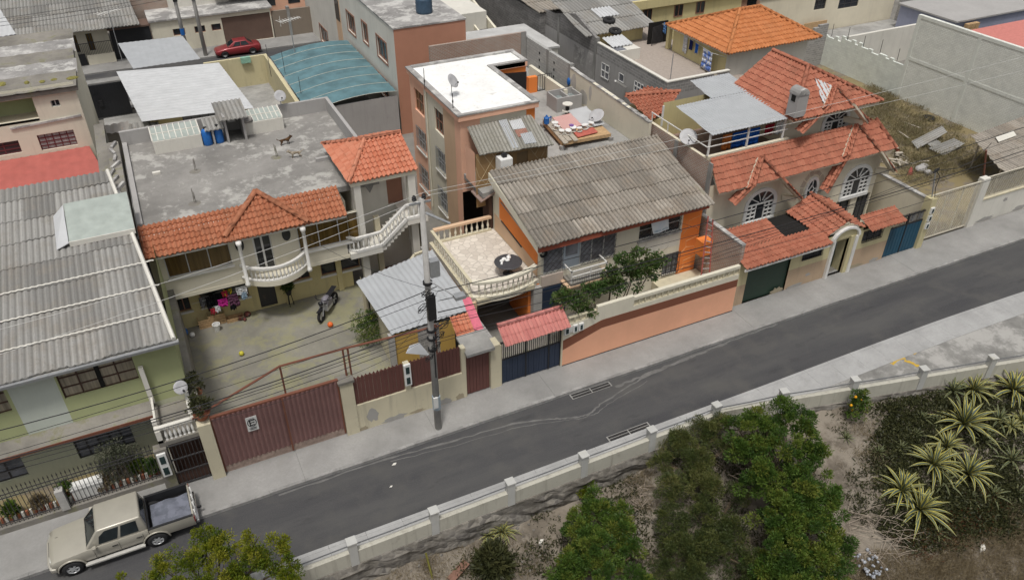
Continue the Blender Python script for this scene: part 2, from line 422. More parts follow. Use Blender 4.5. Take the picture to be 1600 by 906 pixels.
M['whiteroof'] = concrete('white_roof_coating', (.86, .86, .84), ((.5, .48, .45), .9, .6, .6), .8, .1, 6, .15); M['deck'] = concrete('grey_deck', (.34, .335, .32), ((.2, .19, .18), .6, .6, .4))
M['stainroof'] = concrete('stained_roof', (.33, .32, .31), ((.62, .61, .58), .7, .5, .6), .4, .35)
M['yard'] = concrete('mossy_yard_concrete', (.235, .225, .19), ((.30, .29, .13), .5, .49, .4), .35, .25)
M['oldconc'] = concrete('old_mossy_concrete', (.24, .225, .2), ((.16, .16, .07), .9, .55, .6)); M['parapet'] = plaster('grey_parapet_render', (.38, .37, .36), .4, (.2, .19, .18), streak=.4)
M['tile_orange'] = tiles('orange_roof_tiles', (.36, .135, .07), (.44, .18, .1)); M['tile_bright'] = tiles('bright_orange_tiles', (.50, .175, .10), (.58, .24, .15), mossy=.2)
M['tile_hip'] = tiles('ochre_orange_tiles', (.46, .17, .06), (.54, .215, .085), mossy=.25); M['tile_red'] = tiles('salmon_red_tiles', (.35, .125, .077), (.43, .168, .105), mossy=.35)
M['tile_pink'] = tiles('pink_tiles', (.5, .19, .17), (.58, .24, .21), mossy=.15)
M['fibro'] = fibro('fibrocement_weathered', (.36, .325, .28), (.12, .11, .095), (.27, .22, .17), .5, .6); M['fibro_light'] = fibro('fibrocement_grey', (.30, .295, .28), (.17, .165, .155), (.26, .235, .2), .3, .3)
M['metalsheet'] = simple('galvanised_sheet', (.38, .395, .41), .55, .07, .0, .35, 1.2); M['whitesheet'] = simple('white_metal_sheet', (.5, .51, .52), .6, .08, 0, .35, 1.0)
M['redsheet'] = simple('red_metal_sheet', (.42, .12, .1), .55, .12, 0, .35, 1.5); M['teal'] = simple('teal_plastic_sheet', (.10, .19, .215), .5, .3, 0, .4, .9)
M['rust'] = paint('rusty_sheet', (.3, .28, .26), .9, .9, (.26, .11, .04)); M['brownsheet'] = simple('brown_sheet', (.28, .2, .17), .6, .15)
M['clear'] = simple('translucent_sheet', (.36, .4, .37), .35, .12, 0, .5, 2)
M['glass'] = glass('dark_glass'); M['glass_brown'] = glass('amber_tinted_glass', curtain=(.16, .1, .03), rough=.1); M['glass_grey'] = glass('grey_pane', (.12, .125, .14), .2)
M['glass_curtain'] = glass('beige_curtain_pane', curtain=(.36, .31, .23), rough=.15); M['glass_white'] = glass('pale_curtain_pane', curtain=(.4, .42, .42)); M['void'] = simple('dark_interior', (.012, .011, .01), .9)
M['white'] = paint('white_paint', (.72, .71, .68), .5, .15, (.4, .37, .32)); M['white_wood'] = paint('white_frame_paint', (.75, .75, .73), .45, .08, (.5, .48, .45)); M['alu'] = simple('aluminium', (.55, .56, .57), .4, .08, .3)
M['brownframe'] = paint('brown_frame_paint', (.3, .15, .1), .6, .2); M['blackmetal'] = paint('black_metal', (.018, .019, .022), .5, .2, (.06, .045, .04)); M['darkgrille'] = paint('dark_grille', (.05, .048, .05), .6, .3)
M['navygate'] = paint('navy_gate', (.02, .032, .06), .45, .35, (.09, .1, .12)); M['tealgate'] = paint('teal_blue_gate', (.012, .07, .12), .5, .25, (.16, .07, .04)); M['greengate'] = paint('dark_green_gate', (.025, .05, .035), .5, .15)
M['pinkgate'] = paint('faded_maroon_gate', (.2, .108, .1), .65, .35, (.26, .17, .15)); M['maroon'] = paint('maroon_slats', (.125, .05, .042), .6, .2); M['rustframe'] = paint('rusty_red_frame', (.17, .065, .04), .7, .4)
M['browndoor'] = paint('brown_door', (.07, .035, .025), .6, .2); M['garagebrown'] = paint('brown_garage_door', (.14, .09, .07), .6, .2); M['galv'] = simple('galvanised_bar', (.36, .37, .38), .5, .1, .4)
M['polec'] = concrete('pole_concrete', (.42, .41, .39), None, 1, .2); M['cable'] = simple('black_cable', (.02, .02, .022), .6); M['paleline'] = simple('pale_cable', (.5, .5, .48), .6)
M['tyre'] = simple('tyre_rubber', (.022, .022, .023), .85); M['plasticblue'] = simple('blue_plastic', (.02, .13, .42), .4); M['plasticwhite'] = simple('white_plastic', (.75, .75, .73), .4, .05)
M['meter'] = simple('meter_glass', (.03, .05, .05), .2); M['wood'] = simple('crate_wood', (.46, .31, .17), .8, .25, 0, .2, 9); M['woodgrey'] = simple('grey_timber', (.4, .36, .3), .9, .25, 0, .2, 9)
M['pot'] = simple('clay_pot', (.3, .11, .06), .8, .2); M['signwhite'] = simple('sign_white', (.62, .62, .6), .5, .04); M['signblack'] = simple('sign_black', (.015, .015, .016), .5)
M['bark'] = simple('bark', (.12, .09, .06), .95, .3, 0, .2, 12); M['dish'] = simple('dish_grey', (.42, .42, .43), .5, .06); M['dark'] = simple('black_plastic', (.02, .02, .022), .5)

# ------------------------------------------------------------------ ground, road, pavements, hillside
rng = random.Random(11)
def asphalt():
    t = NT('asphalt'); p = t.pos(); a = t.noise(t.mapv(p, (.12, .9, 1)), 1, 6, .6); b = t.noise(p, 22, 4, .7); c = t.noise(p, .5, 6, .65)
    base = t.mix(t.ramp(a, [(.35, 0), (.68, 1)]), (.052, .052, .056), (.082, .081, .08)); base = t.mix(t.math('MULTIPLY', t.ramp(b, [(.45, 0), (.8, 1)]), .35), base, (.13, .128, .122))
    base = t.mix(t.math('MULTIPLY', t.ramp(t.noise(t.mapv(p, (.35, 1.2, 1)), 1.3, 7, .7), [(.58, 0), (.68, 1)]), .5), base, (.04, .04, .042)); base = t.mix(t.math('MULTIPLY', t.ramp(c, [(.5, 0), (.66, 1)]), .5), base, (.1, .097, .09)); t.bump(b, .25, .01); return t.out(base, .9)
M['asphalt'] = asphalt()
M['pavement'] = concrete('pavement_concrete', (.29, .285, .275), ((.27, .265, .25), 1.1, .55, .5), .35, .22, 10, .2); M['kerb'] = concrete('kerb_concrete', (.30, .295, .285), ((.19, .185, .18), 1.6, .5, .6))
M['roughconc'] = concrete('rough_apron_concrete', (.27, .265, .25), ((.40, .39, .37), .6, .5, .6), .6, .4, 5, .5); M['pavement_s'] = concrete('south_pavement_concrete', (.37, .37, .365), ((.28, .28, .27), 1.2, .56, .5), .5, .18)
M['dirt'] = concrete('bare_dirt', (.17, .145, .115), ((.25, .22, .18), .6, .48, .7), .9, .4, 7, .8); M['lotdirt'] = concrete('lot_soil', (.2, .17, .13), ((.25, .2, .09), .5, .46, .7), .4, .35, 4, .6)
M['ground'] = concrete('block_ground', (.22, .21, .19), None, .3, .3)
GB = -.13
g = MB(); g.poly([(-700, -6.05, GB - .02), (700, -6.05, GB - .02), (700, 1100, GB - .02), (-700, 1100, GB - .02)]); structure('ground', g, M['ground'])
def kerb_s(x):
    T = [(-60, -6.0), (-5, -5.38), (2, -5.4), (9.5, -5.46), (16.8, -5.46), (23.2, -5.5), (30, -5.48), (35.5, -5.5), (42, -5.68), (90, -9)]
    for (a, b), (c, d) in zip(T, T[1:]):
        if a <= x <= c: return b + (d - b) * (x - a) / (c - a)
    return T[-1][1]
def barrier_y(x): return -6.3 if x < 20.5 else -6.3 - .23 * (x - 20.5)
KN = -1.85
xs = [-40 + 1.5 * k for k in range(88)]
r_ = MB()
for a, b in zip(xs, xs[1:]): r_.poly([(a, kerb_s(a) - .05, GB), (b, kerb_s(b) - .05, GB), (b, KN + .05, GB), (a, KN + .05, GB)])
structure('road', r_, M['asphalt'])
n_ = MB()
for k in range(0, 84, 4):
    a, b = xs[k], xs[k+4]; n_.box(a, b - .006, KN + .16, .68, -.3, rng.uniform(-.003, .003))
structure('pavement', n_, M['pavement'])
k_ = MB()
for k in range(87):
    a, b = xs[k], xs[k+1]; j = rng.uniform(-.02, .02); k_.box(a, b - .008, KN + j * .5, KN + .158, -.3, .012 + j * .3)
structure('kerb', k_, M['kerb'])
s_ = MB(); s2 = MB(); s3 = MB()
for a, b in zip(xs, xs[1:]):
    ka, kb, ba, bb = kerb_s(a), kerb_s(b), barrier_y(a), barrier_y(b)
    oa, ob = max(ba - .1, ka - 1.45), max(bb - .1, kb - 1.45)
    s_.prism([(a, ka, .0), (b - .01, kb, .0), (b - .01, kb - .16, .0), (a, ka - .16, .0)], (0, 0, -.3))
    s2.prism([(a, ka - .164, -.004), (b - .006, kb - .164, -.004), (b - .006, ob, -.004), (a, oa, -.004)], (0, 0, -.3))
    if oa > ba + .05 or ob > bb + .05: s3.prism([(a, oa - .004, -.02), (b, ob - .004, -.02), (b, min(bb - .1, ob - .01), -.02), (a, min(ba - .1, oa - .01), -.02)], (0, 0, -.3))
structure('kerb', s_, M['pavement_s']); structure('pavement', s2, M['pavement_s']); structure('concrete_apron', s3, M['roughconc'])
def drop(x): return 1.35 if x < 13 else max(.45, 1.35 - .08 * (x - 13))
def hill_z(x, y):
    t = barrier_y(x) - y
    from mathutils import noise as N
    return -drop(x) - .27 * max(t, 0) - .25 * N.noise(Vector((x * .35, y * .35, 2))) - .07 * N.noise(Vector((x * 1.3, y * 1.3, 5))) - (0 if t < 14 else .1 * (t - 14))
h_ = MB(); XS = [-30 + .8 * k for k in range(125)]; TS = [-.12, .25] + [.25 + .45 * k for k in range(1, 34)] + [18, 24, 34, 60, 120]
vs_ = []; fs = []
for x in XS:
    for t in TS:
        y = barrier_y(x) - t; vs_.append((x, y, hill_z(x, y)))
nt_ = len(TS)
for i in range(len(XS) - 1):
    for j in range(nt_ - 1): a = i * nt_ + j; fs.append([a, a + 1, a + nt_ + 1, a + nt_])
h_.mesh(vs_, fs); structure('hillside', h_, M['dirt'], smooth=True)
# patched trench line across the asphalt
M['scar'] = concrete('patched_trench', (.15, .147, .142), None, 2, .25)
def ribbon(pts, wd, z, jit=.05, sub=8, seed=1):
    q = random.Random(seed); P = []
    for a, b in zip(pts, pts[1:]):
        for k in range(sub): t = k / sub; P.append((a[0] + (b[0] - a[0]) * t, a[1] + (b[1] - a[1]) * t))
    P.append(pts[-1]); m = MB(); prev = None
    for i, (x, y) in enumerate(P):
        d = Vector(P[min(i + 1, len(P) - 1)]) - Vector(P[max(i - 1, 0)]); nn = Vector((-d.y, d.x)).normalized(); o = q.uniform(-jit, jit); ww = wd * q.uniform(.5, 1.4) / 2
        a, b = (x + nn.x * (o + ww), y + nn.y * (o + ww), z), (x + nn.x * (o - ww), y + nn.y * (o - ww), z)
        if prev: m.poly([prev[0], prev[1], b, a])
        prev = (a, b)
    return m
cr = [(.8, -1.95), (5.4, -2.0), (8.3, -2.25), (11.4, -2.45), (13.3, -3.0), (14.2, -3.36), (15.0, -3.42), (15.8, -3.06), (18.45, -2.4), (20.8, -2.2), (24.3, -1.95), (27.5, -1.9)]
structure('road_seam', ribbon(cr, .09, GB + .004, .04, 8, 3), M['scar']); structure('road_seam', ribbon([(p[0] + .2, p[1] - .22 - .1 * math.sin(i)) for i, p in enumerate(cr[1:9])], .035, GB + .0045, .03, 8, 5), M['scar'])
structure('road_seam', ribbon([(17, -2.35), (18.5, -2.28), (21, -2.12), (24, -2.0)], .16, GB + .005, .05, 8, 9), M['scar'])
M['ydaub'] = paint('yellow_road_paint', (.5, .33, .05), .8, .5, (.3, .28, .2))
for pts, wd in (((( 30.3, -7.05), (30.8, -6.92), (31.3, -6.95)), .16), (((31.1, -7.1), (31.3, -7.45), (31.35, -7.75)), .2), (((31.9, -6.95), (32.4, -6.85)), .1)):
    structure('painted_mark', ribbon(pts, wd, -.012, .03, 4, 2), M['ydaub'])
# drain grates: dark pit, frame and bars
def grate(x0, y0, L, label):
    t = thing('drain_grate', label, 'drain grate', (x0 + L / 2, y0, GB), 'drain grates in the road')
    MB().box(x0, x0 + L, y0 - .3, y0, GB + .002, GB + .006).build('pit', M['void'], t)
    n = int(L / .07)
    for r0 in (-.28, -.145):
        b = MB()
        for k in range(n):
            x = x0 + L * (k + .5) / n
            if abs(x - x0 - L / 2) > .06: b.box(x - .015, x + .015, y0 + r0, y0 + r0 + .125, GB + .008, GB + .018)
        b.build('bars', M['darkgrille'], t)
    f = MB()
    for yy in (-.33, -.16, 0): f.box(x0 - .06, x0 + L + .06, y0 + yy, y0 + yy + .03, GB + .007, GB + .02)
    for xx in (-.06, L / 2 - .03, L): f.box(x0 + xx, x0 + xx + .06, y0 - .3, y0, GB + .0075, GB + .0195)
    f.build('frame', M['concrete'], t)
grate(14.75, -1.92, 2.1, 'iron drain grate by the house side kerb, opposite the navy gate'); grate(14.9, -5.08, 2.1, 'iron drain grate at the far side kerb beside the low parapet')

# ------------------------------------------------------------------ roadside parapet: low wall, posts, pipe rail, stone retaining wall
def stone():
    t = NT('rubble_stone'); p = t.pos(); v = t.n('TexVoronoi', feature='DISTANCE_TO_EDGE'); v.inputs['Scale'].default_value = 3.2; t.l(t.mapv(p, (1, 1, 1.4)), v.inputs['Vector'])
    v2 = t.n('TexVoronoi'); v2.inputs['Scale'].default_value = 3.2; t.l(t.mapv(p, (1, 1, 1.4)), v2.inputs['Vector'])
    base = t.mix(t.ramp(v2.outputs['Color'], [(.2, 0), (.8, 1)]), (.13, .12, .11), (.26, .24, .21)); base = t.mix(t.ramp(v.outputs['Distance'], [(.0, 1), (.06, 0)]), base, (.2, .19, .17))
    base = t.mix(t.math('MULTIPLY', t.ramp(t.noise(p, 1.1, 6, .7), [(.45, 0), (.6, 1)]), .7), base, (.1, .09, .075)); t.bump(v.outputs['Distance'], .8, .06); return t.out(base, .95)
M['stonewall'] = stone(); M['parapet_cream'] = plaster('parapet_cream', (.47, .455, .39), .75, (.2, .18, .15), 1, streak=.75); M['post'] = plaster('parapet_post', (.47, .47, .45), .5, (.3, .27, .15), 1)
pw = thing('parapet_wall', 'long cream low wall with a dark pipe rail along the road edge above the slope', 'wall', (9, -6.3, 0))
m = MB(); rail = MB(); st = MB(); X0, X1 = -14, 60; x = X0; rr = random.Random(4)
while x < X1:
    x2 = min(x + 1.72, X1) if x < 20.4 else min(x + 2, X1)
    a, b = barrier_y(x), barrier_y(x2)
    m.prism([(x, a + .02, -.6), (x2, b + .02, -.6), (x2, b - .2, -.6), (x, a - .2, -.6)], (0, 0, 1.04)); x = x2
m.build('wall', M['parapet_cream'], pw)
# stone face below, uneven
vs_ = []; fs = []; n = 0; NXX = 150
for i in range(NXX):
    xx = X0 + (X1 - X0) * i / (NXX - 1); d = drop(xx) + .5
    for j in range(8):
        z = -.28 - d * j / 7; vs_.append((xx, barrier_y(xx) - .16 - (.1 if j == 0 else rr.uniform(.08, .26)), z))
for i in range(NXX - 1):
    for j in range(7): a = i * 8 + j; fs.append([a, a + 8, a + 9, a + 1])
for i in range(NXX - 1):
    a = i * 8; k = len(vs_)
    vs_ += [(vs_[a][0], barrier_y(vs_[a][0]) - .1, -.28), (vs_[a+8][0], barrier_y(vs_[a+8][0]) - .1, -.28)]; fs.append([k, k + 1, a + 8, a])
st.mesh(vs_, fs); st.build('stone_base', M['stonewall'], pw)
posts = [-4.3, -.75, 2.75, 6.05, 9.4, 12.85, 16.3, 19.8, 23.2, 26.75, 30.35, 34.05, 37.7, 41.3, 45, 48.6]
for i, x in enumerate(posts):
    y = barrier_y(x) - .09; h = 1.0 + rr.uniform(-.03, .04); q = MB()
    q.box(-.16, .16, -.16, .16, -.62, h - .06).prism([(-.19, -.19, h - .06), (.19, -.19, h - .06), (.19, .19, h - .06), (-.19, .19, h - .06)], (0, 0, .07))
    o = q.build('post', M['post'], pw, loc=(x - 9, y + 6.3, 0)); o.rotation_euler = (rr.uniform(-.02, .02), rr.uniform(-.02, .02), 0 if x < 20.5 else -.226)
    if i: xa = posts[i-1]; rail.tube([(xa, barrier_y(xa) - .06, .72), ((xa + x) / 2, (barrier_y(xa) + barrier_y(x)) / 2 - .06, .7), (x, barrier_y(x) - .06, .73)], .028)
rail.build('pipe_rail', M['galv'] if False else simple('rail_pipe', (.12, .125, .13), .5), pw)

# ------------------------------------------------------------------ pale green house at the left
def V(x, y, z): return Vector((x, y, z))
hA = thing('green_house', 'pale green two storey house under a long grey corrugated roof, behind the pickup', 'house', (-8, 2.6, 0))
WA = Front(-20, 2.6)
wu = WA.rect((83, 580), (218, 592)); wu2 = (10.2, 12.25, wu[2] + .1, wu[3])
wl = WA.rect((110, 682), (213, 692)); wl2 = (9.2, 11.75, wl[2], wl[3] + .05)
strip0, strip1 = 12.38, 14.0
m = MB(); face(m, WA, 18.5, -.2, 2.8, [wl, wl2]); m.build('lower_wall', plaster('faded_green_plaster', (.45, .46, .34), .3), hA); m = MB(); face(m, WA, strip0, 2.8, 5.8, [wu2]); face(m, WA, 18.5, 2.8, 5.8, [wu], u0=strip1)
WAR = Right(-1.5, 2.6); face(m, WAR, 12.3, -.2, 6.0); m.build('wall', M['green_wall'], hA)
face(MB(), WA, strip1, 2.8, 5.8, u0=strip0).build('wall_panel', M['greenish_white'], hA)
for h, c in ((wu, 4), (wu2, 3)): window(hA, WA, h, c, 3, M['browndoor'], M['glass_curtain'], .05)
for h, c in ((wl, 5), (wl2, 4)): window(hA, WA, h, c, 3, M['darkgrille'], M['glass_grey'], .06)
wbox(MB(), WA, wu[0] + 1.33, wu[0] + 1.5, wu[2] + .05, wu[3] - .05, .06, .1).build('shutter_gap', M['void'], hA)
fl, fr, bl, br = V(-20, 2.15, 5.95), V(-1.43, 2.15, 5.95), V(-20, 15.2, 7.8), V(-2.7, 15.2, 7.8)
o = from_bm('roof', sheet([fl, fr, br, bl], (0, -1, -.14), 'fibro', .26, 1.72, .038), M['fibro_light'], hA)
slab([fl + V(0, .08, -.05), fr + V(0, .08, -.05), br + V(0, 0, -.05), bl + V(0, 0, -.05)], .1).build('roof_deck', M['offwhite'], hA)
m = MB()
for k in range(1, 7):
    y = 2.15 + 1.72 * k; z = 5.95 + (y - 2.15) * .1418 + .075
    if k in (1, 2, 3): m.tube([(-20 + .13 * q, y + .015, z + .028 * (q % 2)) for q in range(143)], .035, 4)
m.build('sheet_seam', M['offwhite'], o)
m = MB(); m.tube([(-1.45 - .1 * t, 2.15 + 13 * t / 12.5, 6.03 + 1.84 * t / 12.5) for t in (0, 6, 12.5)], .09, 6); m.build('verge_cap', M['offwhite'], o)
g_ = MB(); g_.prism([(-20, 2.02, 5.8), (-20, 2.0, 5.93), (-20, 2.15, 5.93), (-20, 2.15, 5.8)], (18.7, 0, 0)); gu = g_.build('gutter', M['galv'], hA)
MB().box(-20, -1.3, 2.16, 2.26, 5.78, 5.9).build('fascia', M['offwhite'], hA)
# skylight hump on the roof
zz = lambda y: 5.95 + (y - 2.15) * .1418
a0, a1, y0, y1 = -4.75, -2.0, 9.6, 12.2
sk = MB(); sk.prism([(a0, y0, zz(y0) + .05), (a0, y0, zz(y0) + .25), (a0, y1, zz(y1) + .55), (a0, y1, zz(y1))], (a1 - a0, 0, 0)); s_k = sk.build('skylight', M['clear'], hA)
MB().prism([(a0 - .55, y0 - .1, zz(y0) + .09), (a0 - .006, y0 - .1, zz(y0) + .3), (a0 - .006, y1 - .2, zz(y1) + .6), (a0 - .55, y1 - .2, zz(y1) + .12)], (0, 0, -.03)).build('side_sheet', M['whitesheet'], s_k)
MB().box(a0, a1, y0 - .06, y0 - .01, zz(y0) + .06, zz(y0) + .3).build('frame', M['offwhite'], s_k)
# ledge between the storeys and the balcony above the gate
m = MB(); m.prism([(-10, 2.59, 2.95), (-10, 1.9, 2.72), (-10, 1.9, 2.64), (-10, 2.59, 2.7)], (7, 0, 0)); m.build('canopy_ledge', M['oldconc'], hA)
MB().prism([(-10, 1.88, 2.6), (-10, 1.84, 2.6), (-10, 1.84, 2.74), (-10, 1.88, 2.74)], (7, 0, 0)).build('ledge_edge', M['rustframe'], hA)
bc = MB(); bc.box(-3.05, -1.5, .25, 2.59, 2.35, 2.55).box(-3.05, -2.85, .25, 2.59, 2.55, 2.7).build('balcony_floor', M['oldconc'], hA)
m = MB(); m.box(-3.05, -1.5, .28, .45, 3.2, 3.32); m.box(-3.05, -2.86, .25, .47, 2.55, 3.19)
for yy in (.47, 2.3): m.box(-3.06, -2.88, yy, yy + .2, 3.0, 4.9 if yy > 1 else 3.6)
m.box(-3.0, -2.92, .45, 2.5, 3.2, 3.3); m.box(-1.68, -1.52, .45, 2.55, 2.56, 3.4); m.build('balcony_rail', M['offwhite'], hA)
def baluster_mesh(h, r=.065, n=8):
    return MB().lathe([(r*.95, 0), (r*.95, .06*h), (r*.5, .1*h), (r*.75, .2*h), (r, .36*h), (r*.8, .5*h), (r*.45, .72*h), (r*.42, .86*h), (r*.9, .92*h), (r*.9, h)], n=n)
def balusters(parent, pts, h, mat, r=.065):
    base = Vector(parent.location); o = baluster_mesh(h, r).build('baluster', mat, parent, True, loc=Vector(pts[0]) - base)
    for p in pts[1:]:
        c = o.copy(); col.objects.link(c); c.location = Vector(p) - base
balusters(hA, [(-2.7 + .17 * k, .36, 2.55) for k in range(7)], .65, M['white'])
# front fence of spiked bars on a plinth
fe = thing('spiked_fence', 'dark iron bar fence with spear tips on a low plinth, behind the pickup', 'fence', (-8.5, .75, 0))
MB().box(-18, -3.3, .65, .87, -.2, .28).build('plinth', M['oldconc'], fe)
m = MB(); x = -17.9
while x < -3.4:
    m.beam((x, .76, .2), (x, .76, 2.12), .022); m.prism([(x - .03, .75, 2.1), (x + .03, .75, 2.1), (x, .75, 2.26)], (0, .02, 0)); x += .155
for z in (.42, 1.72, 1.9): m.box(-18, -3.35, .745, .775, z, z + .035)
x = -17.9
while x < -3.4: m.tube([(x + .08 + .05 * math.cos(q), .762, 1.825 + .05 * math.sin(q)) for q in (0, 1.57, 3.14, 4.7, 6.28)], .008, 3); x += .31
m.build('bars', M['darkgrille'], fe)
MB().box(-7.22, -6.92, .6, .92, .28, 1.35).build('post', M['polec'], fe)
gp = thing('house_gateway', 'dark barred brown gate under the small balcony between a grey and a cream pillar', 'gate', (-2.3, .15, 0))
MB().box(-3.32, -2.84, .1, .5, -.2, 2.34).build('pillar', M['oldconc'], gp)
MB().box(-1.5, -.98, -.08, .4, -.2, 3.1).build('pillar', M['cream'], gp)
m = MB()
for k in range(9): m.beam((-2.8 + .15 * k, .2, .1), (-2.8 + .15 * k, .2, 2.3), .022)
for z in (.08, .75, 1.5, 2.28): m.box(-2.83, -1.52, .18, .23, z, z + .05)
m.build('gate_bars', M['darkgrille'], gp); MB().box(-2.83, -1.52, .25, .28, .05, .75).build('kick_panel', M['browndoor'], gp)
MB().box(-2.82, -1.52, .9, .95, 0, 2.3).build('back_panel', M['browndoor'], gp)
def meter_box(name, label, x0, x1, z0, z1, y, n, vertical=True, grp=None):
    t = thing(name, label, 'meter box', ((x0 + x1) / 2, y, z0), grp); MB().box(x0, x1, y - .1, y, z0, z1).build('case', M['plasticwhite'], t)
    for k in range(n):
        if vertical:
            h = (z1 - z0) / n; a = z0 + h * k + h * .18; MB().box(x0 + .07, x1 - .07, y - .125, y - .101, a, a + h * .62).build('meter_window', M['meter'], t)
        else:
            w_ = (x1 - x0) / n; a = x0 + w_ * k + w_ * .15; MB().box(a, a + w_ * .7, y - .125, y - .101, z0 + .08, z1 - .08).build('meter_window', M['meter'], t)
    return t
meter_box('meter_box', 'white electricity meter box on the grey pillar beside the dark barred gate', -3.26, -2.92, .95, 2.2, .1, 2)
o = single('white_box', MB().box(-6.75, -5.6, .98, 1.4, .02, .82).box(-6.79, -5.56, .95, 1.43, .82, .88), M['plasticwhite'], 'white ribbed box standing inside the spiked fence behind the pickup', 'box')

# ------------------------------------------------------------------ white house with balcony, tiled eaves and flat roof
hB = thing('balcony_house', 'cream two storey house with curved balcony, orange tiled eaves and a flat concrete roof', 'house', (3, 10.3, 0))
WB = Front(-1.9, 10.3); WG = Front(-1.9, 11.3); ZF, ZU = 2.75, 2.75
bwl = WB.rect((251, 392), (364, 413)); bwr = WB.rect((462, 352), (563, 373)); bd = WB.rect((392, 369), (428, 398)); bd = (bd[0], bd[1], 2.95, bd[3])
m = MB(); face(m, WB, 9.6, ZU, 5.75, [bwl, bwr, bd], .2)
face(m, Left(-1.9, 22), 11.7, -.2, 6.3); face(m, Right(7.9, 10.3), 12, ZU, 6.0); m.build('wall', M['cream_clean'], hB)
m = MB(); gw = [WG.rect((272, 463), (300, 484)), WG.rect((358, 447), (388, 464)), WG.rect((453, 420), (485, 434)), WG.rect((500, 413), (563, 420))]
gd = WG.rect((400, 442), (434, 470)); gd = (gd[0], gd[1], .05, 2.1)
wl_ = WG.rect((310, 458), (392, 470)); gw[1] = (wl_[0], wl_[1], 1.05, 2.1); gw[3] = (gw[3][0], gw[3][1], 1.15, gw[3][3])
face(m, WG, 9.9, -.2, 2.6, gw + [gd], .15); m.build('wall', M['yellow'], hB)
MB().box(-1.9, 7.95, 10.28, 11.31, 2.55, 2.748).build('floor_slab', M['cream_clean'], hB)
for h in gw: window(hB, WG, h, 2, 1, M['brownframe'], M['glass'], .05, sill=M['white'])
wbox(MB(), WG, gd[0], gd[1], gd[2], gd[3], .1, .14).build('door', M['darkgrille'], hB)
for x in (4.15, 4.0 + 3.1): MB().box(x, x + .3, 11.15, 11.295, -.1, 2.548).build('pilaster', M['yellow'], hB)
window(hB, WB, bwl, 3, 1, M['alu'], M['glass_brown'], .05, sill=M['white']); window(hB, WB, bwr, 3, 1, M['alu'], M['glass_brown'], .05, sill=M['white'])
f = window(hB, WB, bd, 2, 1, M['white_wood'], M['glass'], .1, name='door')
for px_, ct in (((374, 383), 0), ((447, 366), 0)):   # oval windows either side of the door
    u, z = WB.px(*px_); c = WB.p(u, z)
    MB().lathe([(.0, -.03), (.22, -.03), (.22, .0), (.0, .0)], (0, 0, 0), 14, 'y').build('oval_window', M['glass'], hB, loc=c - hB.location).scale = (1, 1, 1.7)
# flat roof, parapets
m = MB(); m.box(-1.9, 10.1, 11.32, 21.6, 6.0, 6.3); m.build('roof', M['slabroof'], hB)
m = MB(); m.box(-1.95, -1.7, 11.4, 21.6, 6.3, 6.52); m.box(-1.95, 10.2, 21.6, 21.8, 5.6, 7.15); m.box(10.0, 10.2, 14.9, 21.6, 6.3, 7.15); m.box(7.6, 10.0, 14.7, 14.9, 6.3, 6.5); m.build('parapet', M['parapet'], hB)
# tiled eave with a little porch gable
e0, e1 = V(-2.0, 9.55, 5.55), V(7.75, 9.55, 5.55); r0, r1 = V(-2.0, 11.3, 6.42), V(7.75, 11.3, 6.42)
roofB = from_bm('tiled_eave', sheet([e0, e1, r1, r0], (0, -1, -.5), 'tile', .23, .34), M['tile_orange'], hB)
slab([e0 + V(.05, .1, -.02), e1 + V(-.05, .1, -.02), r1 + V(-.05, -.3, -.15), r0 + V(.05, -.3, -.15)], .08).build('soffit', M['offwhite'], roofB)
MB().box(-1.98, 7.73, 9.6, 9.68, 5.42, 5.52).build('fascia', M['offwhite'], roofB)
ap, pl, pr_ = at(400, 302, Z=6.78), at(352, 373, Z=5.66), at(482, 349, Z=5.66); apf = V(3.85, 10.3, 6.55)
from_bm('porch_roof', sheet([pl, pr_, ap], (0, -1, -.55), 'tile', .23, .34), M['tile_orange'], hB)
from_bm('porch_roof', sheet([pl, ap, V(pl.x - .1, 10.6, 5.9)], (-1, 0, -.6), 'tile', .23, .34), M['tile_orange'], hB); from_bm('porch_roof', sheet([pr_, V(pr_.x + .1, 10.6, 5.9), ap], (1, 0, -.6), 'tile', .23, .34), M['tile_orange'], hB)
m = MB(); tile_cap(m, ap + V(0, 0, .14), pl + V(0, 0, .14), .15); tile_cap(m, ap + V(0, 0, .14), pr_ + V(0, 0, .14), .15); m.build('hip_cap', M['tile_orange'], hB, True)
for x in (2.25, 5.4): MB().lathe([(.13, 2.95), (.13, 3.1), (.09, 3.15), (.09, 5.3), (.14, 5.4), (.14, 5.55)], (x, 9.35, 0), 10).build('column', M['white'], hB, True)
# curved balcony
N = 20; arc = [V(2.15 + 3.35 * k / N, 10.2 - 1.0 * math.sin(math.pi * k / N) ** .7, 0) for k in range(N + 1)]
fm = MB(); fm.prism([p + V(0, 0, 2.62) for p in arc] , (0, 0, .3)); fm.build('balcony_floor', M['cream_clean'], hB)
for z, hh, nm in ((3.6, .12, 'balcony_rail'), (2.925, .07, 'balcony_plinth')):
    q = MB()
    for a, b in zip(arc, arc[1:]): q.beam(a + V(0, .1, z + hh / 2), b + V(0, .1, z + hh / 2), .17, hh)
    q.build(nm, M['white'], hB)
balusters(hB, [tuple(p + V(0, .1, 3.0)) for p in [V(2.15 + 3.35 * k / 17, 10.2 - 1.0 * math.sin(math.pi * k / 17) ** .7, 0) for k in range(1, 17)]], .6, M['white'], .055)
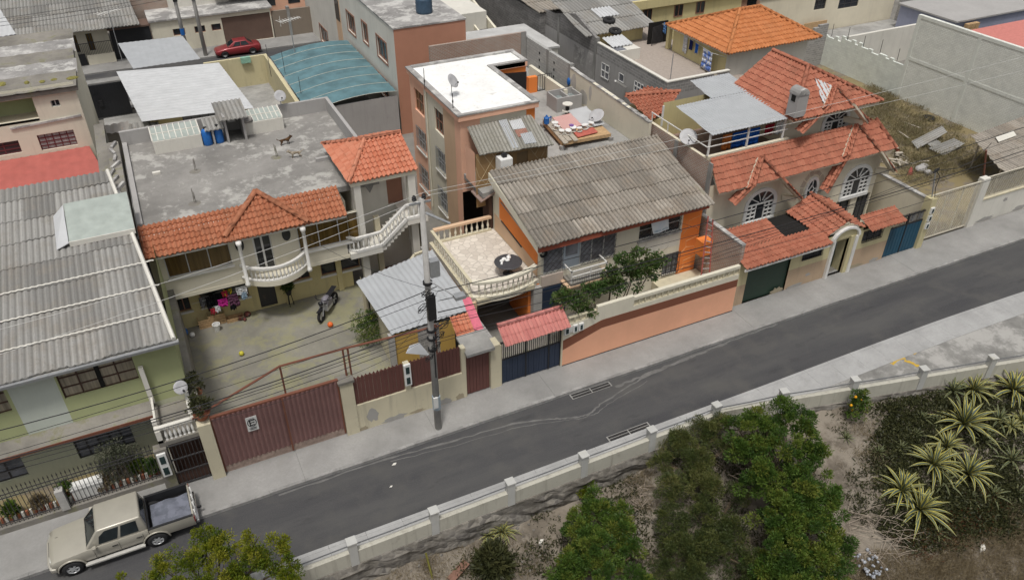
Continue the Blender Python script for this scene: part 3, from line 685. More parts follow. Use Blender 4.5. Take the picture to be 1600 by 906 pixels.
# stair tower
FL, FR, BL = at(545, 288, Z=6.9), at(655, 268, Z=6.9), at(497, 228, Z=6.9); x0, x1, yf, yb = FL.x, FR.x, FL.y, BL.y; ym = (yf + yb) / 2
rl, rr_ = V(x0 + 1.75, ym, 7.95), V(x1, ym, 7.95)
st = thing('stair_tower', 'white covered stair tower with an orange tiled hip roof beside the balcony house', 'stair tower', ((x0 + x1) / 2, (yf + yb) / 2, 0))
for P, d in (([V(x0, yf, 6.9), V(x1, yf, 6.9), rr_, rl], (0, -1, -.5)), ([V(x0, yb, 6.9), V(x0, yf, 6.9), rl], (-1, 0, -.5)), ([V(x1, yb, 6.9), V(x0, yb, 6.9), rl, rr_], (0, 1, -.5))):
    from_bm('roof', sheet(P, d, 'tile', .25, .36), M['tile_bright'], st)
m = MB(); tile_cap(m, rl + V(0, 0, .06), V(x0, yf, 7.0), .13); tile_cap(m, rl + V(0, 0, .06), V(x0, yb, 7.0), .13); tile_cap(m, rl + V(0, 0, .08), rr_ + V(0, 0, .08), .13); m.build('ridge_cap', M['tile_bright'], st, True)
MB().prism([(x0 + .1, yf + .1, 6.86), (x1 - .05, yf + .1, 6.86), (x1 - .05, yb - .1, 6.86), (x0 + .1, yb - .1, 6.86)], (0, 0, -.22)).build('ceiling_slab', M['cream_clean'], st)
MB().box(x0 + .25, x0 + .62, yf + .15, yf + .5, -.2, 6.63).build('column', M['whitewall'], st); MB().box(x1 - .55, x1 - .15, yf + .15, yf + .55, -.2, 6.63).build('column', M['whitewall'], st)
MB().box(x0 + 1.35, x0 + 1.65, yf + .9, yf + 1.2, -.2, 4.1).build('column', M['cream'], st)
uz = 4.15
m = MB(); WT = Front(x0 + .6, yf + 1.9); dr = (1.9, 2.8, uz, uz + 2.05); face(m, WT, x1 - x0 - .8, -.2, 6.64, [dr], .15); m.box(x0 + .3, x0 + .6, yf + 1.0, yb, 2.7, 6.64); m.build('wall', M['offwhite'], st)
wbox(MB(), WT, dr[0], dr[1], dr[2], dr[3], .08, .13).build('door', M['brownframe'], st)
MB().prism([(x0 + .75, yf + 1.0, 6.63), (x0 + 1.9, yf + 1.0, 6.63), (x0 + 1.3, yf + 1.0, 5.6)], (0, .85, 0)).build('haunch', M['concrete'], st)
# lower landing, rising flight and upper landing with balustrade
yq = yf + .1; lx0, lx1, hx = x0 - .45, x0 + 1.35, x1 - .9
ln = MB(); ln.box(lx0, lx1, yq - .35, yq + 1.2, 2.55, 2.9); ln.box(hx, x1 + .3, yq - .35, yq + 2.0, uz - .3, uz)
ns_ = 7
for k in range(ns_):
    xa = lx1 + (hx - lx1) * k / ns_; xb = lx1 + (hx - lx1) * (k + 1) / ns_; z = 2.9 + (uz - 2.9) * (k + 1) / ns_ ; ln.box(xa, xb + .02, yq - .3, yq + 1.0, z - .45, z)
ln.build('stairs', M['offwhite'], st)
pathr = [V(lx0, yq + 1.1, 2.9), V(lx0, yq + .1, 2.9), V(lx0 + .35, yq - .28, 2.9), V(lx1, yq - .28, 2.95), V(hx, yq - .28, uz + .05), V(x1 + .25, yq - .28, uz + .05)]
m = MB()
for a, b in zip(pathr, pathr[1:]): m.beam(a + V(0, 0, .85), b + V(0, 0, .85), .15, .1); m.beam(a + V(0, 0, .04), b + V(0, 0, .04), .17, .16)
m.prism([(lx0 - .05, yq + 1.0, 2.9), (lx0 + .12, yq + 1.0, 2.9), (lx0 + .12, yq + 1.0, 4.1), (lx0 - .05, yq + 1.0, 4.1)], (0, .2, 0)); m.build('handrail', M['white'], st)
pts = []
for a, b in zip(pathr, pathr[1:]):
    n = max(1, round((b - a).length / .27)); pts += [tuple(a + (b - a) * ((k + .5) / n) + V(0, 0, .1)) for k in range(n)]
balusters(st, pts, .7, M['white'], .06)
MB().box(x0 + 1.7, x1 + .4, yq - .4, yq + 2.0, .0, .12).build('terrace_floor', simple('red_brown_floor', (.16, .06, .04), .6, .2), st)
WB2 = Right(x1 + .1, yq); m = MB(); m.box(x1 + .0, x1 + .2, yq - .2, yq + 2.2, 0, uz - .32); m.build('side_wall', M['cream'], st)
m = MB(); m.beam(at(628, 425, Z=1.9), at(648, 398, Z=2.6), .14, .12); m.beam(at(648, 398, Z=2.6), at(668, 390, Z=2.6), .14, .12); m.build('lower_handrail', M['cream'], st)
# roof-top tanks, hutches, dogs' roof clutter
def hutch(P, label, z0=6.3):
    x0, x1, y0, y1 = P; t = thing('wash_trough', label, 'roof trough', ((x0 + x1) / 2, (y0 + y1) / 2, z0), 'glass topped boxes on the flat roof')
    MB().prism([(x0, y0, z0), (x0, y0, z0 + .75), (x0, y1, z0 + .95), (x0, y1, z0)], (x1 - x0, 0, 0)).build('case', M['whitewall'], t)
    n = 8; mm = MB()
    for k in range(n + 1): mm.beam((x0 + (x1 - x0) * k / n, y0 + .05, z0 + .79), (x0 + (x1 - x0) * k / n, y1, z0 + .98), .05)
    mm.beam((x0, (y0 + y1) / 2, z0 + .885), (x1, (y0 + y1) / 2, z0 + .885), .05); fr_ = mm.build('frame', M['offwhite'], t)
    MB().prism([(x0 + .05, y0 + .05, z0 + .76), (x1 - .05, y0 + .05, z0 + .76), (x1 - .05, y1 - .05, z0 + .95), (x0 + .05, y1 - .05, z0 + .95)], (0, 0, .015)).build('pane', M['clear'], fr_); return t
hutch((-.35, 2.25, 19.6, 21.3), 'long white box with a glazed lid standing left of the blue drums')
hutch((4.75, 7.0, 20.0, 21.5), 'white box with a glazed lid standing right of the corrugated hut, tyre at its end')
def drum(p, label):
    t = thing('gas_drum', label, 'drum', p, 'blue drums on the flat roof'); x, y, z = p
    MB().lathe([(.25, 0), (.27, .05), (.27, .8), (.2, .92), (.1, .97)], p, 14).build('body', M['plasticblue'], t, True); MB().lathe([(.1, .97), (.1, 1.07)], p, 10).build('cap', M['dark'], t)
drum((2.55, 19.75, 6.3), 'blue drum standing at the end of the long white box'); drum((3.2, 19.8, 6.3), 'blue drum standing under the small corrugated cover')
hu = thing('boiler_hut', 'narrow roof hut with a corrugated cover sheltering a white water heater', 'hut', (4.05, 20.3, 6.3))
m = MB(); m.box(3.6, 3.72, 19.4, 21.3, 6.3, 7.9); m.box(4.6, 4.72, 19.4, 21.3, 6.3, 7.7); m.box(3.72, 4.6, 21.2, 21.3, 6.3, 7.8); m.box(2.85, 2.95, 19.5, 20.6, 6.3, 7.2); m.build('wall', M['parapet'], hu)
from_bm('roof', sheet([V(3.3, 19.1, 7.75), V(4.95, 19.1, 7.75), V(4.95, 21.4, 8.05), V(3.3, 21.4, 8.05)], (0, -1, -.1), 'fibro', .24, 2.6, .04), M['fibro_light'], hu); from_bm('side_roof', sheet([V(2.5, 19.4, 7.2), V(3.55, 19.4, 7.2), V(3.55, 20.8, 7.45), V(2.5, 20.8, 7.45)], (0, -1, -.1), 'fibro', .24, 2.6, .04), M['fibro_light'], hu)
MB().box(3.95, 4.4, 20.95, 21.19, 6.9, 7.7).build('water_heater', M['plasticwhite'], hu)
def tyre_mesh(R0=.3, r=.11, n=18):
    return MB().lathe([(R0 - r, -r * .8), (R0 - r * .3, -r), (R0 + r * .5, -r * .95), (R0 + r, -r * .5), (R0 + r, r * .5), (R0 + r * .5, r * .95), (R0 - r * .3, r), (R0 - r, r * .8), (R0 - r, -r * .8)], n=n, caps=False)
M['tyre_pale'] = simple('dusty_tyre', (.28, .265, .25), .9)
def tyre(p, label, mat='tyre', rot=(0, 0, 0), R0=.26, r=.1, grp=None):
    o = tyre_mesh(R0, r).build('tyre', M[mat], None, True, loc=p); o.rotation_euler = rot; return tag(o, label, 'tyre', grp)
tyre((4.95, 20.15, 7.22), 'dusty pale tyre lying on the corner of the roof trough', 'tyre_pale', R0=.24)
for i, (px_, lab) in enumerate((((305, 268), 'rebar stubs rising from the middle of the flat roof'), ((432, 246), 'rebar stubs in a pale patch near the dogs'), ((304, 318), 'tall rebar stubs beside the orange tiled eave'))):
    p = at(*px_, Z=6.3); m = MB(); q = random.Random(i)
    for k in range(4): m.tube([p + V(.08 * (k % 2), .1 * (k // 2), 0), p + V(.08 * (k % 2) + q.uniform(-.06, .06), .1 * (k // 2) + q.uniform(-.05, .05), q.uniform(.5, .95))], .012, 4)
    m.ball((p.x, p.y, p.z), (.32, .3, .03)); single('rebar_stub', m, M['oldconc'], lab, 'rebar', 'rebar stubs on the flat roof', origin=p)
single('brick', MB().box(-.75, -.35, 17.0, 17.2, 6.3, 6.42), M['offwhite'], 'single white brick lying on the flat roof', 'brick')
def satellite_dish(name, label, p, rz, tilt=35, r=.42, mat='dish', mast=.7, grp=None):
    t = thing(name, label, 'satellite dish', p, grp, rz, proto=True)
    MB().tube([(0, 0, 0), (0, 0, mast)], .025, 6).build('mast', M['galv'], t)
    d = MB().lathe([(0, .0)] + [(r * k / 5, .18 * r * (k / 5) ** 2) for k in range(1, 6)] + [(r * .97, .18 * r + .012), (r * .5, .18 * r * .25 + .015), (0, .015)], n=20, caps=False)
    o = d.build('dish', M[mat], t, True, loc=(0, -.06, mast + .12)); o.rotation_euler = (R(tilt + 20), 0, 0)
    c, s = math.cos(R(tilt)), math.sin(R(tilt))
    m = MB(); m.tube([(0, -.05, mast - r * .5), (0, -r * 1.0, mast + r * .25)], .014, 4); m.build('arm', M['galv'], t)
    MB().ball((0, -r * 1.05, mast + r * .3), (.05, .07, .05), 8, 5).build('receiver', M['dark'], t, True); return t
satellite_dish('satellite_dish', 'grey satellite dish on the rear parapet of the flat roof', (7.3, 21.7, 7.15), R(10), r=.36, mast=.45)

# ------------------------------------------------------------------ forecourt of the balcony house
structure('yard', MB().box(-1.3, 11.9, .35, 11.35, -.3, .0 + .004), M['yard'])
fw = thing('maroon_wall', 'cream street wall with maroon slatted metal panels behind the utility pole', 'wall', (7.3, 0, 0))
m = MB(); m.box(4.75, 10.2, 0, .22, -.2, 1.55); m.box(4.35, 4.92, -.05, .4, -.2, 3.05); m.box(7.25, 7.5, -.01, .21, 1.55, 3.1); m.box(9.98, 10.2, -.01, .3, 1.55, 3.0); m.build('wall', M['cream'], fw)
MB().box(4.28, 4.99, -.12, .47, 3.05, 3.17).build('pillar_cap', M['oldconc'], fw)
def slats(x0, x1, z0, z1, y, parent, mat, name='slat_panel', w=.17, gap=.012):
    m = MB(); n = round((x1 - x0) / w); q = random.Random(int(x0 * 10))
    for k in range(n):
        a = x0 + (x1 - x0) * k / n; b = x0 + (x1 - x0) * (k + 1) / n - gap; m.box(a, b, y - .015 - .01 * (k % 2), y + .02, z0, z1 + q.uniform(-.03, .03))
        m.prism([(a + .02, y, z1 - .02), (b - .02, y, z1 - .02), ((a + b) / 2, y, z1 + .1)], (0, .012, 0))
    m.box(x0, x1, y + .025, y + .05, z0 + .1, z0 + .16); m.box(x0, x1, y + .025, y + .05, z1 - .3, z1 - .24); return m.build(name, mat, parent)
slats(4.95, 7.23, 1.57, 3.05, .1, fw, M['maroon']); slats(7.53, 9.96, 1.57, 3.05, .1, fw, M['maroon'])
meter_box('meter_box', 'white meter box between the two maroon slatted panels', 7.22, 7.53, 1.9, 3.1, -.012, 2)
gate = thing('sliding_gate', 'wide faded maroon sheet metal gate with a no parking plate', 'gate', (1.6, .05, 0))
m = MB(); n = 26
for k in range(n):
    a = -.95 + 5.28 * k / n; m.prism([(a, .12, .42), (a + .05, .06, .42), (a + .1, .06, .42), (a + 5.28 / n, .12, .42)], (0, 0, 2.75))
m.build('sheet', M['pinkgate'], gate)
m = MB(); m.box(-.96, 4.34, .13, .2, .0, .42)
for k in range(32): m.box(-.94 + 5.28 * k / 32, -.94 + 5.28 * (k + .82) / 32, .105, .135, .16, .38)
m.build('base_strip', simple('gate_base', (.33, .25, .21), .8, .25), gate)
m = MB(); m.box(-.97, 4.34, .08, .22, 3.17, 3.25); m.box(-.97, -.9, .08, .22, .1, 3.17); m.box(1.9, 1.97, .05, .1, .1, 3.17); m.box(4.26, 4.33, .08, .22, .1, 3.17); m.build('frame', M['rustframe'], gate)
sg = thing('parking_sign', 'small white plate with a circled black E hung on the maroon gate', 'sign', (.55, .04, 1.98))
MB().box(.33, .78, .03, .05, 1.95, 2.72).build('plate', M['signwhite'], sg)
m = MB(); m.box(.45, .5, .018, .026, 2.25, 2.56); [m.box(.5, .66, .018, .026, z, z + .045) for z in (2.25, 2.385, 2.515)]; m.build('letter', M['signblack'], sg)
m = MB(); A = [(.555 + .175 * math.cos(q * math.pi / 10), .022, 2.405 + .215 * math.sin(q * math.pi / 10)) for q in range(21)]; m.tube(A, .016, 4); m.build('ring', M['signblack'], sg)
m = MB(); m.box(.4, .71, .02, .026, 2.09, 2.12); m.box(.43, .68, .02, .026, 2.03, 2.055); m.build('caption', M['signblack'], sg)
# rust coloured pipe frame running over the gate
pf = thing('pipe_frame', 'rusty pipe frame carried on uprights above the maroon gate', 'pipe frame', (2, .3, 0))
m = MB(); A = [at(300, 655, Y=.3), at(437, 572, Y=.3), at(535, 545, Y=.3), at(690, 508, Y=.3)]; m.tube(A, .05, 6); m.build('top_pipe', M['rustframe'], pf)
for p in (at(437, 572, Y=.3), at(535, 545, Y=.3), at(543, 545, Y=.3)): MB().tube([(p.x, .3, 3.0), (p.x, .3, p.z)], .045, 6).build('upright', M['rustframe'], pf)
# sheet metal shed in the corner
sh = thing('tin_shed', 'low shed with a pale corrugated metal roof and yellow front behind the maroon panels', 'shed', (9.8, 5.5, 0))
P = [at(612, 523, Z=2.7), at(732, 473, Z=2.6), at(675, 391, Z=3.0), at(556, 440, Z=3.1)]
from_bm('roof', sheet(P, P[0] - P[3], 'corr', .3, 6.5, .03), M['metalsheet'], sh)
x0, x1, y0, y1 = P[0].x + .12, P[1].x - .1, P[0].y + .15, P[2].y - .1
m = MB(); face(m, Left(x0, y1), y1 - y0, 0, 2.6, [(.8, 1.5, .0, 2.0)], .1); m.build('wall', M['cream'], sh)
WS = Front(x0, y0); dh = (2.3, 2.75, .1, 2.3); face(MB(), WS, 1.2, 0, 2.55).build('wall', M['ochre'], sh); face(MB(), WS, 2.3, 0, 2.55, u0=1.2).build('wall', M['block'], sh); face(MB(), WS, x1 - x0, 0, 2.5, [(3.1, 3.7, .2, 1.9)], .1, u0=2.3).build('wall', M['ochre'], sh)
wbox(MB(), WS, 3.1, 3.7, .2, 1.9, .08, .12).build('door', M['void'], sh); wbox(MB(), WS, 1.95, 2.12, .1, 2.5, -.05, -.003).build('door_post', M['rustframe'], sh)
wbox(MB(), Left(x0, y1), .8, 1.5, 0, 2.0, .08, .12).build('side_door', M['void'], sh); wbox(MB(), WS, -.25, .02, 0, 2.6, -.12, .15).build('pier', M['polec'], sh)
c_ = thing('gate_canopy', 'small concrete canopy over the maroon side gate with orange tiles and a pink sheet', 'canopy', (10.8, .4, 2.3))
MB().prism([(10.15, -.3, 2.62), (11.55, -.3, 2.62), (11.55, 1.0, 2.8), (10.15, 1.0, 2.8)], (0, 0, .14)).build('slab', M['concrete'], c_)
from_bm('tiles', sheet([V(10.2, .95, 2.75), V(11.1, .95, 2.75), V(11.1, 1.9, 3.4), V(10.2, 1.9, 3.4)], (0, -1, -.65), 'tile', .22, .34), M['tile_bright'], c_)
MB().prism([(11.1, 1.2, 2.9), (11.6, 1.0, 2.8), (11.5, 2.4, 3.9), (11.1, 2.4, 3.9)], (0, 0, -.02)).build('pink_sheet', simple('pink_sheet', (.62, .14, .2), .6), c_)
sgate = thing('side_gate', 'narrow maroon plank door beside the navy gate', 'gate', (10.85, .1, 0)); slats(10.24, 11.42, .05, 2.45, .12, sgate, M['maroon'], 'door')
single('side_wall', MB().box(11.45, 11.95, -.02, .6, -.2, 2.6), M['cream'], 'narrow cream pier between the maroon door and the navy gate', 'wall')
MBs = MB(); MBs.prism([at(634, 552, Y=1.2), at(672, 555, Y=1.2), at(655, 535, Y=1.6), at(640, 540, Y=1.6)], (0, .03, -.02)); single('bent_sheet', MBs, M['metalsheet'], 'bent scrap of corrugated metal behind the slatted panels', 'metal sheet')
# party wall between houses A and B
single('party_wall', MB().box(-1.5, -1.2, .4, 10.6, -.2, 3.2), M['oldconc'], 'old grey side wall between the green house and the forecourt', 'wall')
single('boundary_wall', MB().box(11.55, 11.85, .62, 9.6, -.2, 2.6), M['block'], 'grey block boundary wall beside the tin shed', 'wall')

# ------------------------------------------------------------------ peach three storey block at the back of the orange house
hP = thing('peach_building', 'narrow peach and cream three storey block with a white coated flat roof', 'building', (17.5, 16, 0))
ZR = 8.75; TLp, FLp, FRp = at(628, 108, Z=ZR), at(715, 183, Z=ZR), at(845, 160, Z=ZR)
N1, N2, N3 = at(765, 103, Z=ZR), at(825, 95, Z=ZR), at(812, 80, Z=ZR)
px0, pyf, pyb, px1 = FLp.x, FLp.y, TLp.y + .2, FRp.x; nx1, ny = N2.x, N2.y
m = MB(); m.box(px0 + .2, px1 - .2, pyf + .2, ny, ZR - .3, ZR - .03); m.box(px0 + .2, nx1 - .2, ny, pyb - .2, ZR - .3, ZR - .03); m.build('roof', M['whiteroof'], hP)
e = MB(); zt = ZR + .05
e.box(px0, px0 + .35, pyf, pyb, ZR - .03, zt); e.box(px0 + .35, px1, pyf, pyf + .25, ZR - .03, zt); e.box(px1 - .3, px1, pyf + .25, ny, ZR - .03, zt); e.box(px1 - .3, nx1, ny, ny + .3, ZR - .03, zt); e.box(px0 + .35, nx1, pyb - .3, pyb, ZR - .03, zt + .03); e.box(nx1 - .3, nx1, ny + .3, pyb - .3, ZR - .03, zt)
e.build('roof_edge', M['stainroof'], hP)
e = MB(); e.box(px0 + .06, px1 - .04, pyf + .04, ny, ZR - .34, ZR - .031); e.box(px0 + .06, nx1 - .04, ny, pyb - .05, ZR - .33, ZR - .031); e.build('cornice', M['peach'], hP)
WL = Left(px0 + .2, pyb - .1); LL = pyb - .1 - (pyf + .2)
def wr(a, b): return WL.rect(a, b)
us = [WL.px(650, 190)[0], WL.px(690, 240)[0], WL.px(716, 275)[0]]
c0, c1, c2 = 2.55, 5.7, 7.45           # peach | cream | tan | peach, measured along the facade
levels = [(6.3, 7.75), (3.75, 5.25), (1.0, 2.6)]
wins = []
for (z0, z1) in levels: wins += [(.75, 2.4, z0, z1, 'a'), (4.2, 5.65, z0, z1, 'b')]
wins += [(7.9, 9.3, 6.5, 7.6, 'c'), (7.8, 10.4, 3.6, 5.0, 'd')]
secs = [(0, c0, 'peach'), (c0, c1, 'cream_clean'), (c1, c2, 'tan'), (c2, 11.4, 'peach')]
YE = pyb - .1
for a, b, mt in secs:
    bb = min(b, LL) if mt != 'peach' or a == 0 else LL
    hs_ = [w_[:4] for w_ in wins if a <= w_[0] < b and w_[1] <= bb + .01]
    face(MB(), WL, bb, -.2, ZR - .32, hs_, .16, u0=a).build('wall', M[mt], hP)
for w_ in wins:
    if w_[1] > LL: continue
    g = 'v' if w_[3] < 5.5 else None
    window(hP, WL, w_[:4], 3, 2, M['brownframe'] if w_[2] > 6 else M['alu'], M['glass'] if w_[4] != 'a' else M['glass_brown'], .05, .14, sill=M['offwhite'] if g else None, grille=g, gm=M['galv'])
WPF = Front(px0 + .2, pyf + .2); lf = px1 - px0 - .4
face(MB(), WPF, 1.2, 4, ZR - .32).build('wall', M['peach'], hP)
m = MB(); face(m, WPF, lf - .55, 4, ZR - .32, u0=1.2); m.build('wall', M['cream_clean'], hP)
m = MB(); face(m, WPF, lf, 4, ZR - .32, u0=lf - .55); face(m, Right(px1 - .2, pyf + .2), .7, 4, ZR - .32); m.build('corner_pilaster', M['orange'], hP)
m = MB(); face(m, Right(px1 - .2, pyf + .2), ny - pyf - .2, 4, ZR - .32, u0=.7); face(m, Front(px1 - .2, ny + .1), nx1 - px1 + .1, 4, ZR - .32); face(m, Right(nx1 - .2, ny + .1), pyb - ny - .2, 4, ZR - .32); face(m, Back(nx1 - .2, pyb - .1), nx1 - px0 - .4, -.2, ZR - .32); m.build('wall', M['orange'], hP)
MB().tube([(px0 + .12, pyb - .1 - 3.1, .5), (px0 + .12, pyb - .1 - 3.1, 8.3)], .05, 6).build('downpipe', M['cream_clean'], hP)
MB().prism([(px1 - .05, ny - .05, 7.1), (nx1 - .3, ny - .35, 7.0), (nx1 - .3, ny - .35, 8.2), (px1 - .05, ny - .02, 8.25)], (.02, -.03, 0)).build('black_sheet', M['dark'], hP)
satellite_dish('satellite_dish', 'grey satellite dish standing on the white coated roof', at(706, 150, Z=ZR - .03), R(40), r=.42, mast=.75)
for i, (p, h, lab) in enumerate(((at(664, 140, Z=zt), 1.25, 'thin iron rod rising from the left edge of the white roof'), (at(708, 172, Z=ZR - .03), .95, 'small aerial rod on the front of the white roof'))):
    single('aerial_rod', MB().tube([p, p + V(0, 0, h)], .022, 5).ball((p.x, p.y, p.z + .5), (.05, .05, .12), 6, 4), M['darkgrille'], lab, 'rod', origin=p)
# lean-to hut in front of the block
lt = thing('lean_to_hut', 'brown patterned lean-to hut under patched corrugated sheets, against the peach block', 'hut', (17, 10.3, 5.2))
a_, b_, c_, d_ = V(px0 + .55, pyf + .1, 8.0), V(px1 - .55, pyf + .1, 8.0), V(px1 - .3, 9.75, 7.25), V(px0 + .35, 9.75, 7.25)
rf = from_bm('roof', sheet([d_, c_, b_, a_], d_ - a_, 'fibro', .2, 3, .028), fibro('hut_sheet', (.3, .29, .26), (.13, .125, .1), (.24, .225, .18), .4, .5), lt)
u_ = (c_ - d_).normalized(); dn = (d_ - a_)
def patch(s, w_, v0, v1, mt, nm, lift): return from_bm(nm, sheet([d_ + u_ * s - dn * (1 - v1) + V(0, 0, lift), d_ + u_ * (s + w_) - dn * (1 - v1) + V(0, 0, lift), d_ + u_ * (s + w_) - dn * (1 - v0) + V(0, 0, lift), d_ + u_ * s - dn * (1 - v0) + V(0, 0, lift)], dn, 'corr', .1, 4, .018), mt, rf)
patch(1.9, .5, .02, 1.02, M['metalsheet'], 'metal_patch', .05); patch(2.5, .75, .1, .42, M['whitesheet'], 'pale_patch', .055); patch(2.55, .7, .45, .7, simple('rust_patch', (.32, .17, .13), .8), 'rusty_patch', .06); patch(2.75, .7, .62, .98, M['metalsheet'], 'metal_patch', .075)
m = MB(); WH = Front(px0 + .2, 9.95); hd = (2.5, 3.2, 5.2, 6.85); face(m, WH, px1 - px0 - .6, 4.0, 7.25, [hd]); face(m, Right(px1 - .4, 9.95), 1.5, 4, 7.4); m.build('wall', M['brownpattern'], lt)
m = MB(); q = random.Random(3)
for s0 in range(9):
    for sg_ in (1, -1):
        u = .05 + s0 * .55; k = [WH.p(min(max(u + sg_ * t * .42 + q.uniform(-.05, .05), .02), px1 - px0 - .65), 5.3 + t * .62, -.006) for t in range(4)]
        k = [p for p in k if p.x < px0 + 2.5 or p.x > px0 + 3.5 or p.z > 7.0]
        if len(k) > 1 and max(abs(k[i+1].x - k[i].x) for i in range(len(k)-1)) < .7: m.tube(k, .012, 3)
m.build('stone_joints', simple('pale_joint', (.5, .4, .25), .9), lt)
wbox(MB(), WH, hd[0], hd[1], hd[2], hd[3], .06, .1).build('door', paint('hut_door', (.22, .15, .08)), lt)
WLh = Left(px0 + .18, 11.3); face(MB(), WLh, 1.35, 5.25, 7.35).build('side_wall', M['peach'], lt)
f_ = thing('refrigerator', 'old white refrigerator standing outside the brown hut', 'refrigerator', (16.75, 9.5, 5.2)); p = at(788, 262, Y=9.5)
MB().box(p.x - .36, p.x + .36, 9.2, 9.85, 5.2, 7.0).build('body', M['plasticwhite'], f_); m = MB(); m.box(p.x - .35, p.x + .35, 9.17, 9.197, 5.25, 6.3); m.build('door', M['plasticwhite'], f_); MB().box(p.x - .35, p.x + .35, 9.17, 9.197, 6.34, 6.97).build('freezer_door', M['plasticwhite'], f_); MB().box(p.x + .22, p.x + .27, 9.13, 9.168, 5.9, 6.25).build('handle', M['alu'], f_)
single('box', MB().box(p.x - .12, p.x + .12, 9.4, 9.65, 7.0, 7.2), M['dark'], 'small dark box on top of the white refrigerator', 'box')
# ------------------------------------------------------------------ roof terrace behind the long roof
DZ = 5.35
tr = thing('roof_terrace', 'bare grey concrete roof terrace between the peach block and the long party wall', 'terrace', (22, 14, 0))
MB().box(px1 - .2, 26.1, 9.3, pyf + 8.5, 4.9, DZ).build('deck', M['deck'], tr); MB().box(px0 + .3, px1 - .2, 9.3, pyf + .15, 4.9, DZ - .15).build('deck', M['deck'], tr); MB().box(nx1 - .2, 26.1, pyf + 8.5, 26, 4.9, DZ).build('deck', M['deck'], tr)
pwall = thing('party_wall', 'long cream rendered party wall at the right of the roof terrace', 'wall', (26.2, 15, 0))
m = MB(); m.prism([(26.12, 9.7, 2), (26.12, 19.2, 2), (26.12, 19.2, 7.35), (26.12, 14, 7.3), (26.12, 9.7, 7.12)], (.22, 0, 0)); m.build('wall', M['cream_clean'], pwall)
m = MB(); q = random.Random(8)
for k in range(19): m.box(26.1, 26.36, 9.7 + .5 * k, 9.7 + .5 * k + .5, 7.1 + .012 * k, 7.19 + .012 * k + q.uniform(-.03, .03))
m.build('coping', M['stainroof'], pwall)
m = MB()
for (y, z, ry, rz_) in ((18.6, 6.6, .35, .7), (17.2, 6.0, .5, .6), (16.4, 6.6, .18, .65), (18.9, 5.8, .3, .4)):
    m.prism([(26.118, y + ry * math.cos(t) * q.uniform(.7, 1.1), z + rz_ * math.sin(t) * q.uniform(.7, 1.1)) for t in [k * .628 for k in range(10)]], (-.004, 0, 0))
m.build('bare_render', plaster('bare_render', (.5, .48, .44), .5), pwall)
bw = thing('block_wall', 'grey concrete block wall with small vent holes at the back of the roof terrace', 'wall', (26.2, 22, 0))
MB().box(26.15, 26.4, 19.2, 26.2, 3, 7.55).build('wall', blocks('pale_grey_blocks', (.46, .46, .44), (.38, .38, .37), (.3, .3, .29)), bw); m = MB()
for y in (21.4, 23.6):
    for z in (5.9, 6.4, 6.9): m.box(26.13, 26.16, y, y + .14, z, z + .16)
m.build('vents', M['void'], bw)
for y in (19.15, 22.3): MB().box(26.1, 26.42, y, y + .28, 3, 7.6).build('column', M['concrete'], bw)
single('low_wall', MB().box(25.2, 25.45, 18.2, 23.5, DZ - .02, DZ + .95), M['cream_clean'], 'low cream parapet in front of the grey block wall', 'wall')
rb = thing('rear_brick_wall', 'red brick wall with a concrete strip behind the white roof', 'wall', (23, 25.9, 0)); MB().box(nx1 - 3.8, 26.13, 25.8, 26.0, 3, 7.9).build('wall', M['brick'], rb); MB().box(26.0 - .3, 26.12, 25.74, 25.797, 3, 7.95).build('column', M['concrete'], rb)
gt = thing('terrace_gate', 'small dark barred gate at the rear of the roof terrace', 'gate', at(850, 140, Z=DZ)); p = at(840, 143, Z=DZ); m = MB()
for k in range(7): m.beam(p + V(.18 * k, 0, 0), p + V(.18 * k, 0, 1.15), .03)
m.beam(p + V(0, 0, .05), p + V(1.1, 0, .05), .04); m.beam(p + V(0, 0, 1.13), p + V(1.1, 0, 1.13), .04); m.build('bars', M['darkgrille'], gt); MB().box(p.x - .75, p.x - .08, p.y - .1, p.y + .25, DZ - .01, DZ + 1.1).build('pillar', M['orange'], gt)
# wash trough, work table with spools
wt = thing('wash_basin', 'grey concrete double wash basin by the cream party wall', 'wash basin', at(893, 172, Z=DZ)); p = at(888, 172, Z=DZ)
m = MB(); x0, x1, y0, y1 = p.x - .95, p.x + .95, p.y - .1, p.y + 1.3
m.box(x0, x1, y0, y0 + .1, DZ, DZ + .95).box(x0, x1, y1 - .1, y1, DZ, DZ + 1.0).box(x0, x0 + .1, y0 + .1, y1 - .1, DZ, DZ + .95).box(x1 - .1, x1, y0 + .1, y1 - .1, DZ, DZ + .95).box(x0 + .95, x0 + 1.05, y0 + .1, y1 - .1, DZ, DZ + .9).box(x0 + .1, x1 - .1, y0 + .1, y1 - .1, DZ, DZ + .45); m.build('basin', M['parapet'], wt)
for a in (x0 + .1, x0 + 1.05): MB().box(a + .01, a + .83, y0 + .11, y1 - .11, DZ + .451, DZ + .6).build('water', glass('grey_water', (.16, .18, .18), .1), wt)
tb = thing('work_table', 'low board table with tiled slab, corrugated sheet and long planks on the roof terrace', 'table', at(905, 200, Z=DZ))
tp = [at(848, 188, Z=DZ + .5), at(878, 222, Z=DZ + .5), at(955, 208, Z=DZ + .5), at(915, 172, Z=DZ + .5)]
MB().prism([q_ - V(0, 0, .05) for q_ in tp], (0, 0, -.2)).build('table_frame', M['wood'], tb)
for q_ in tp: MB().box(q_.x - .12, q_.x + .12, q_.y - .12, q_.y + .12, DZ, DZ + .26).build('leg', M['block'], tb)
m = MB(); a, b, c, d = tp; rq = random.Random(2)
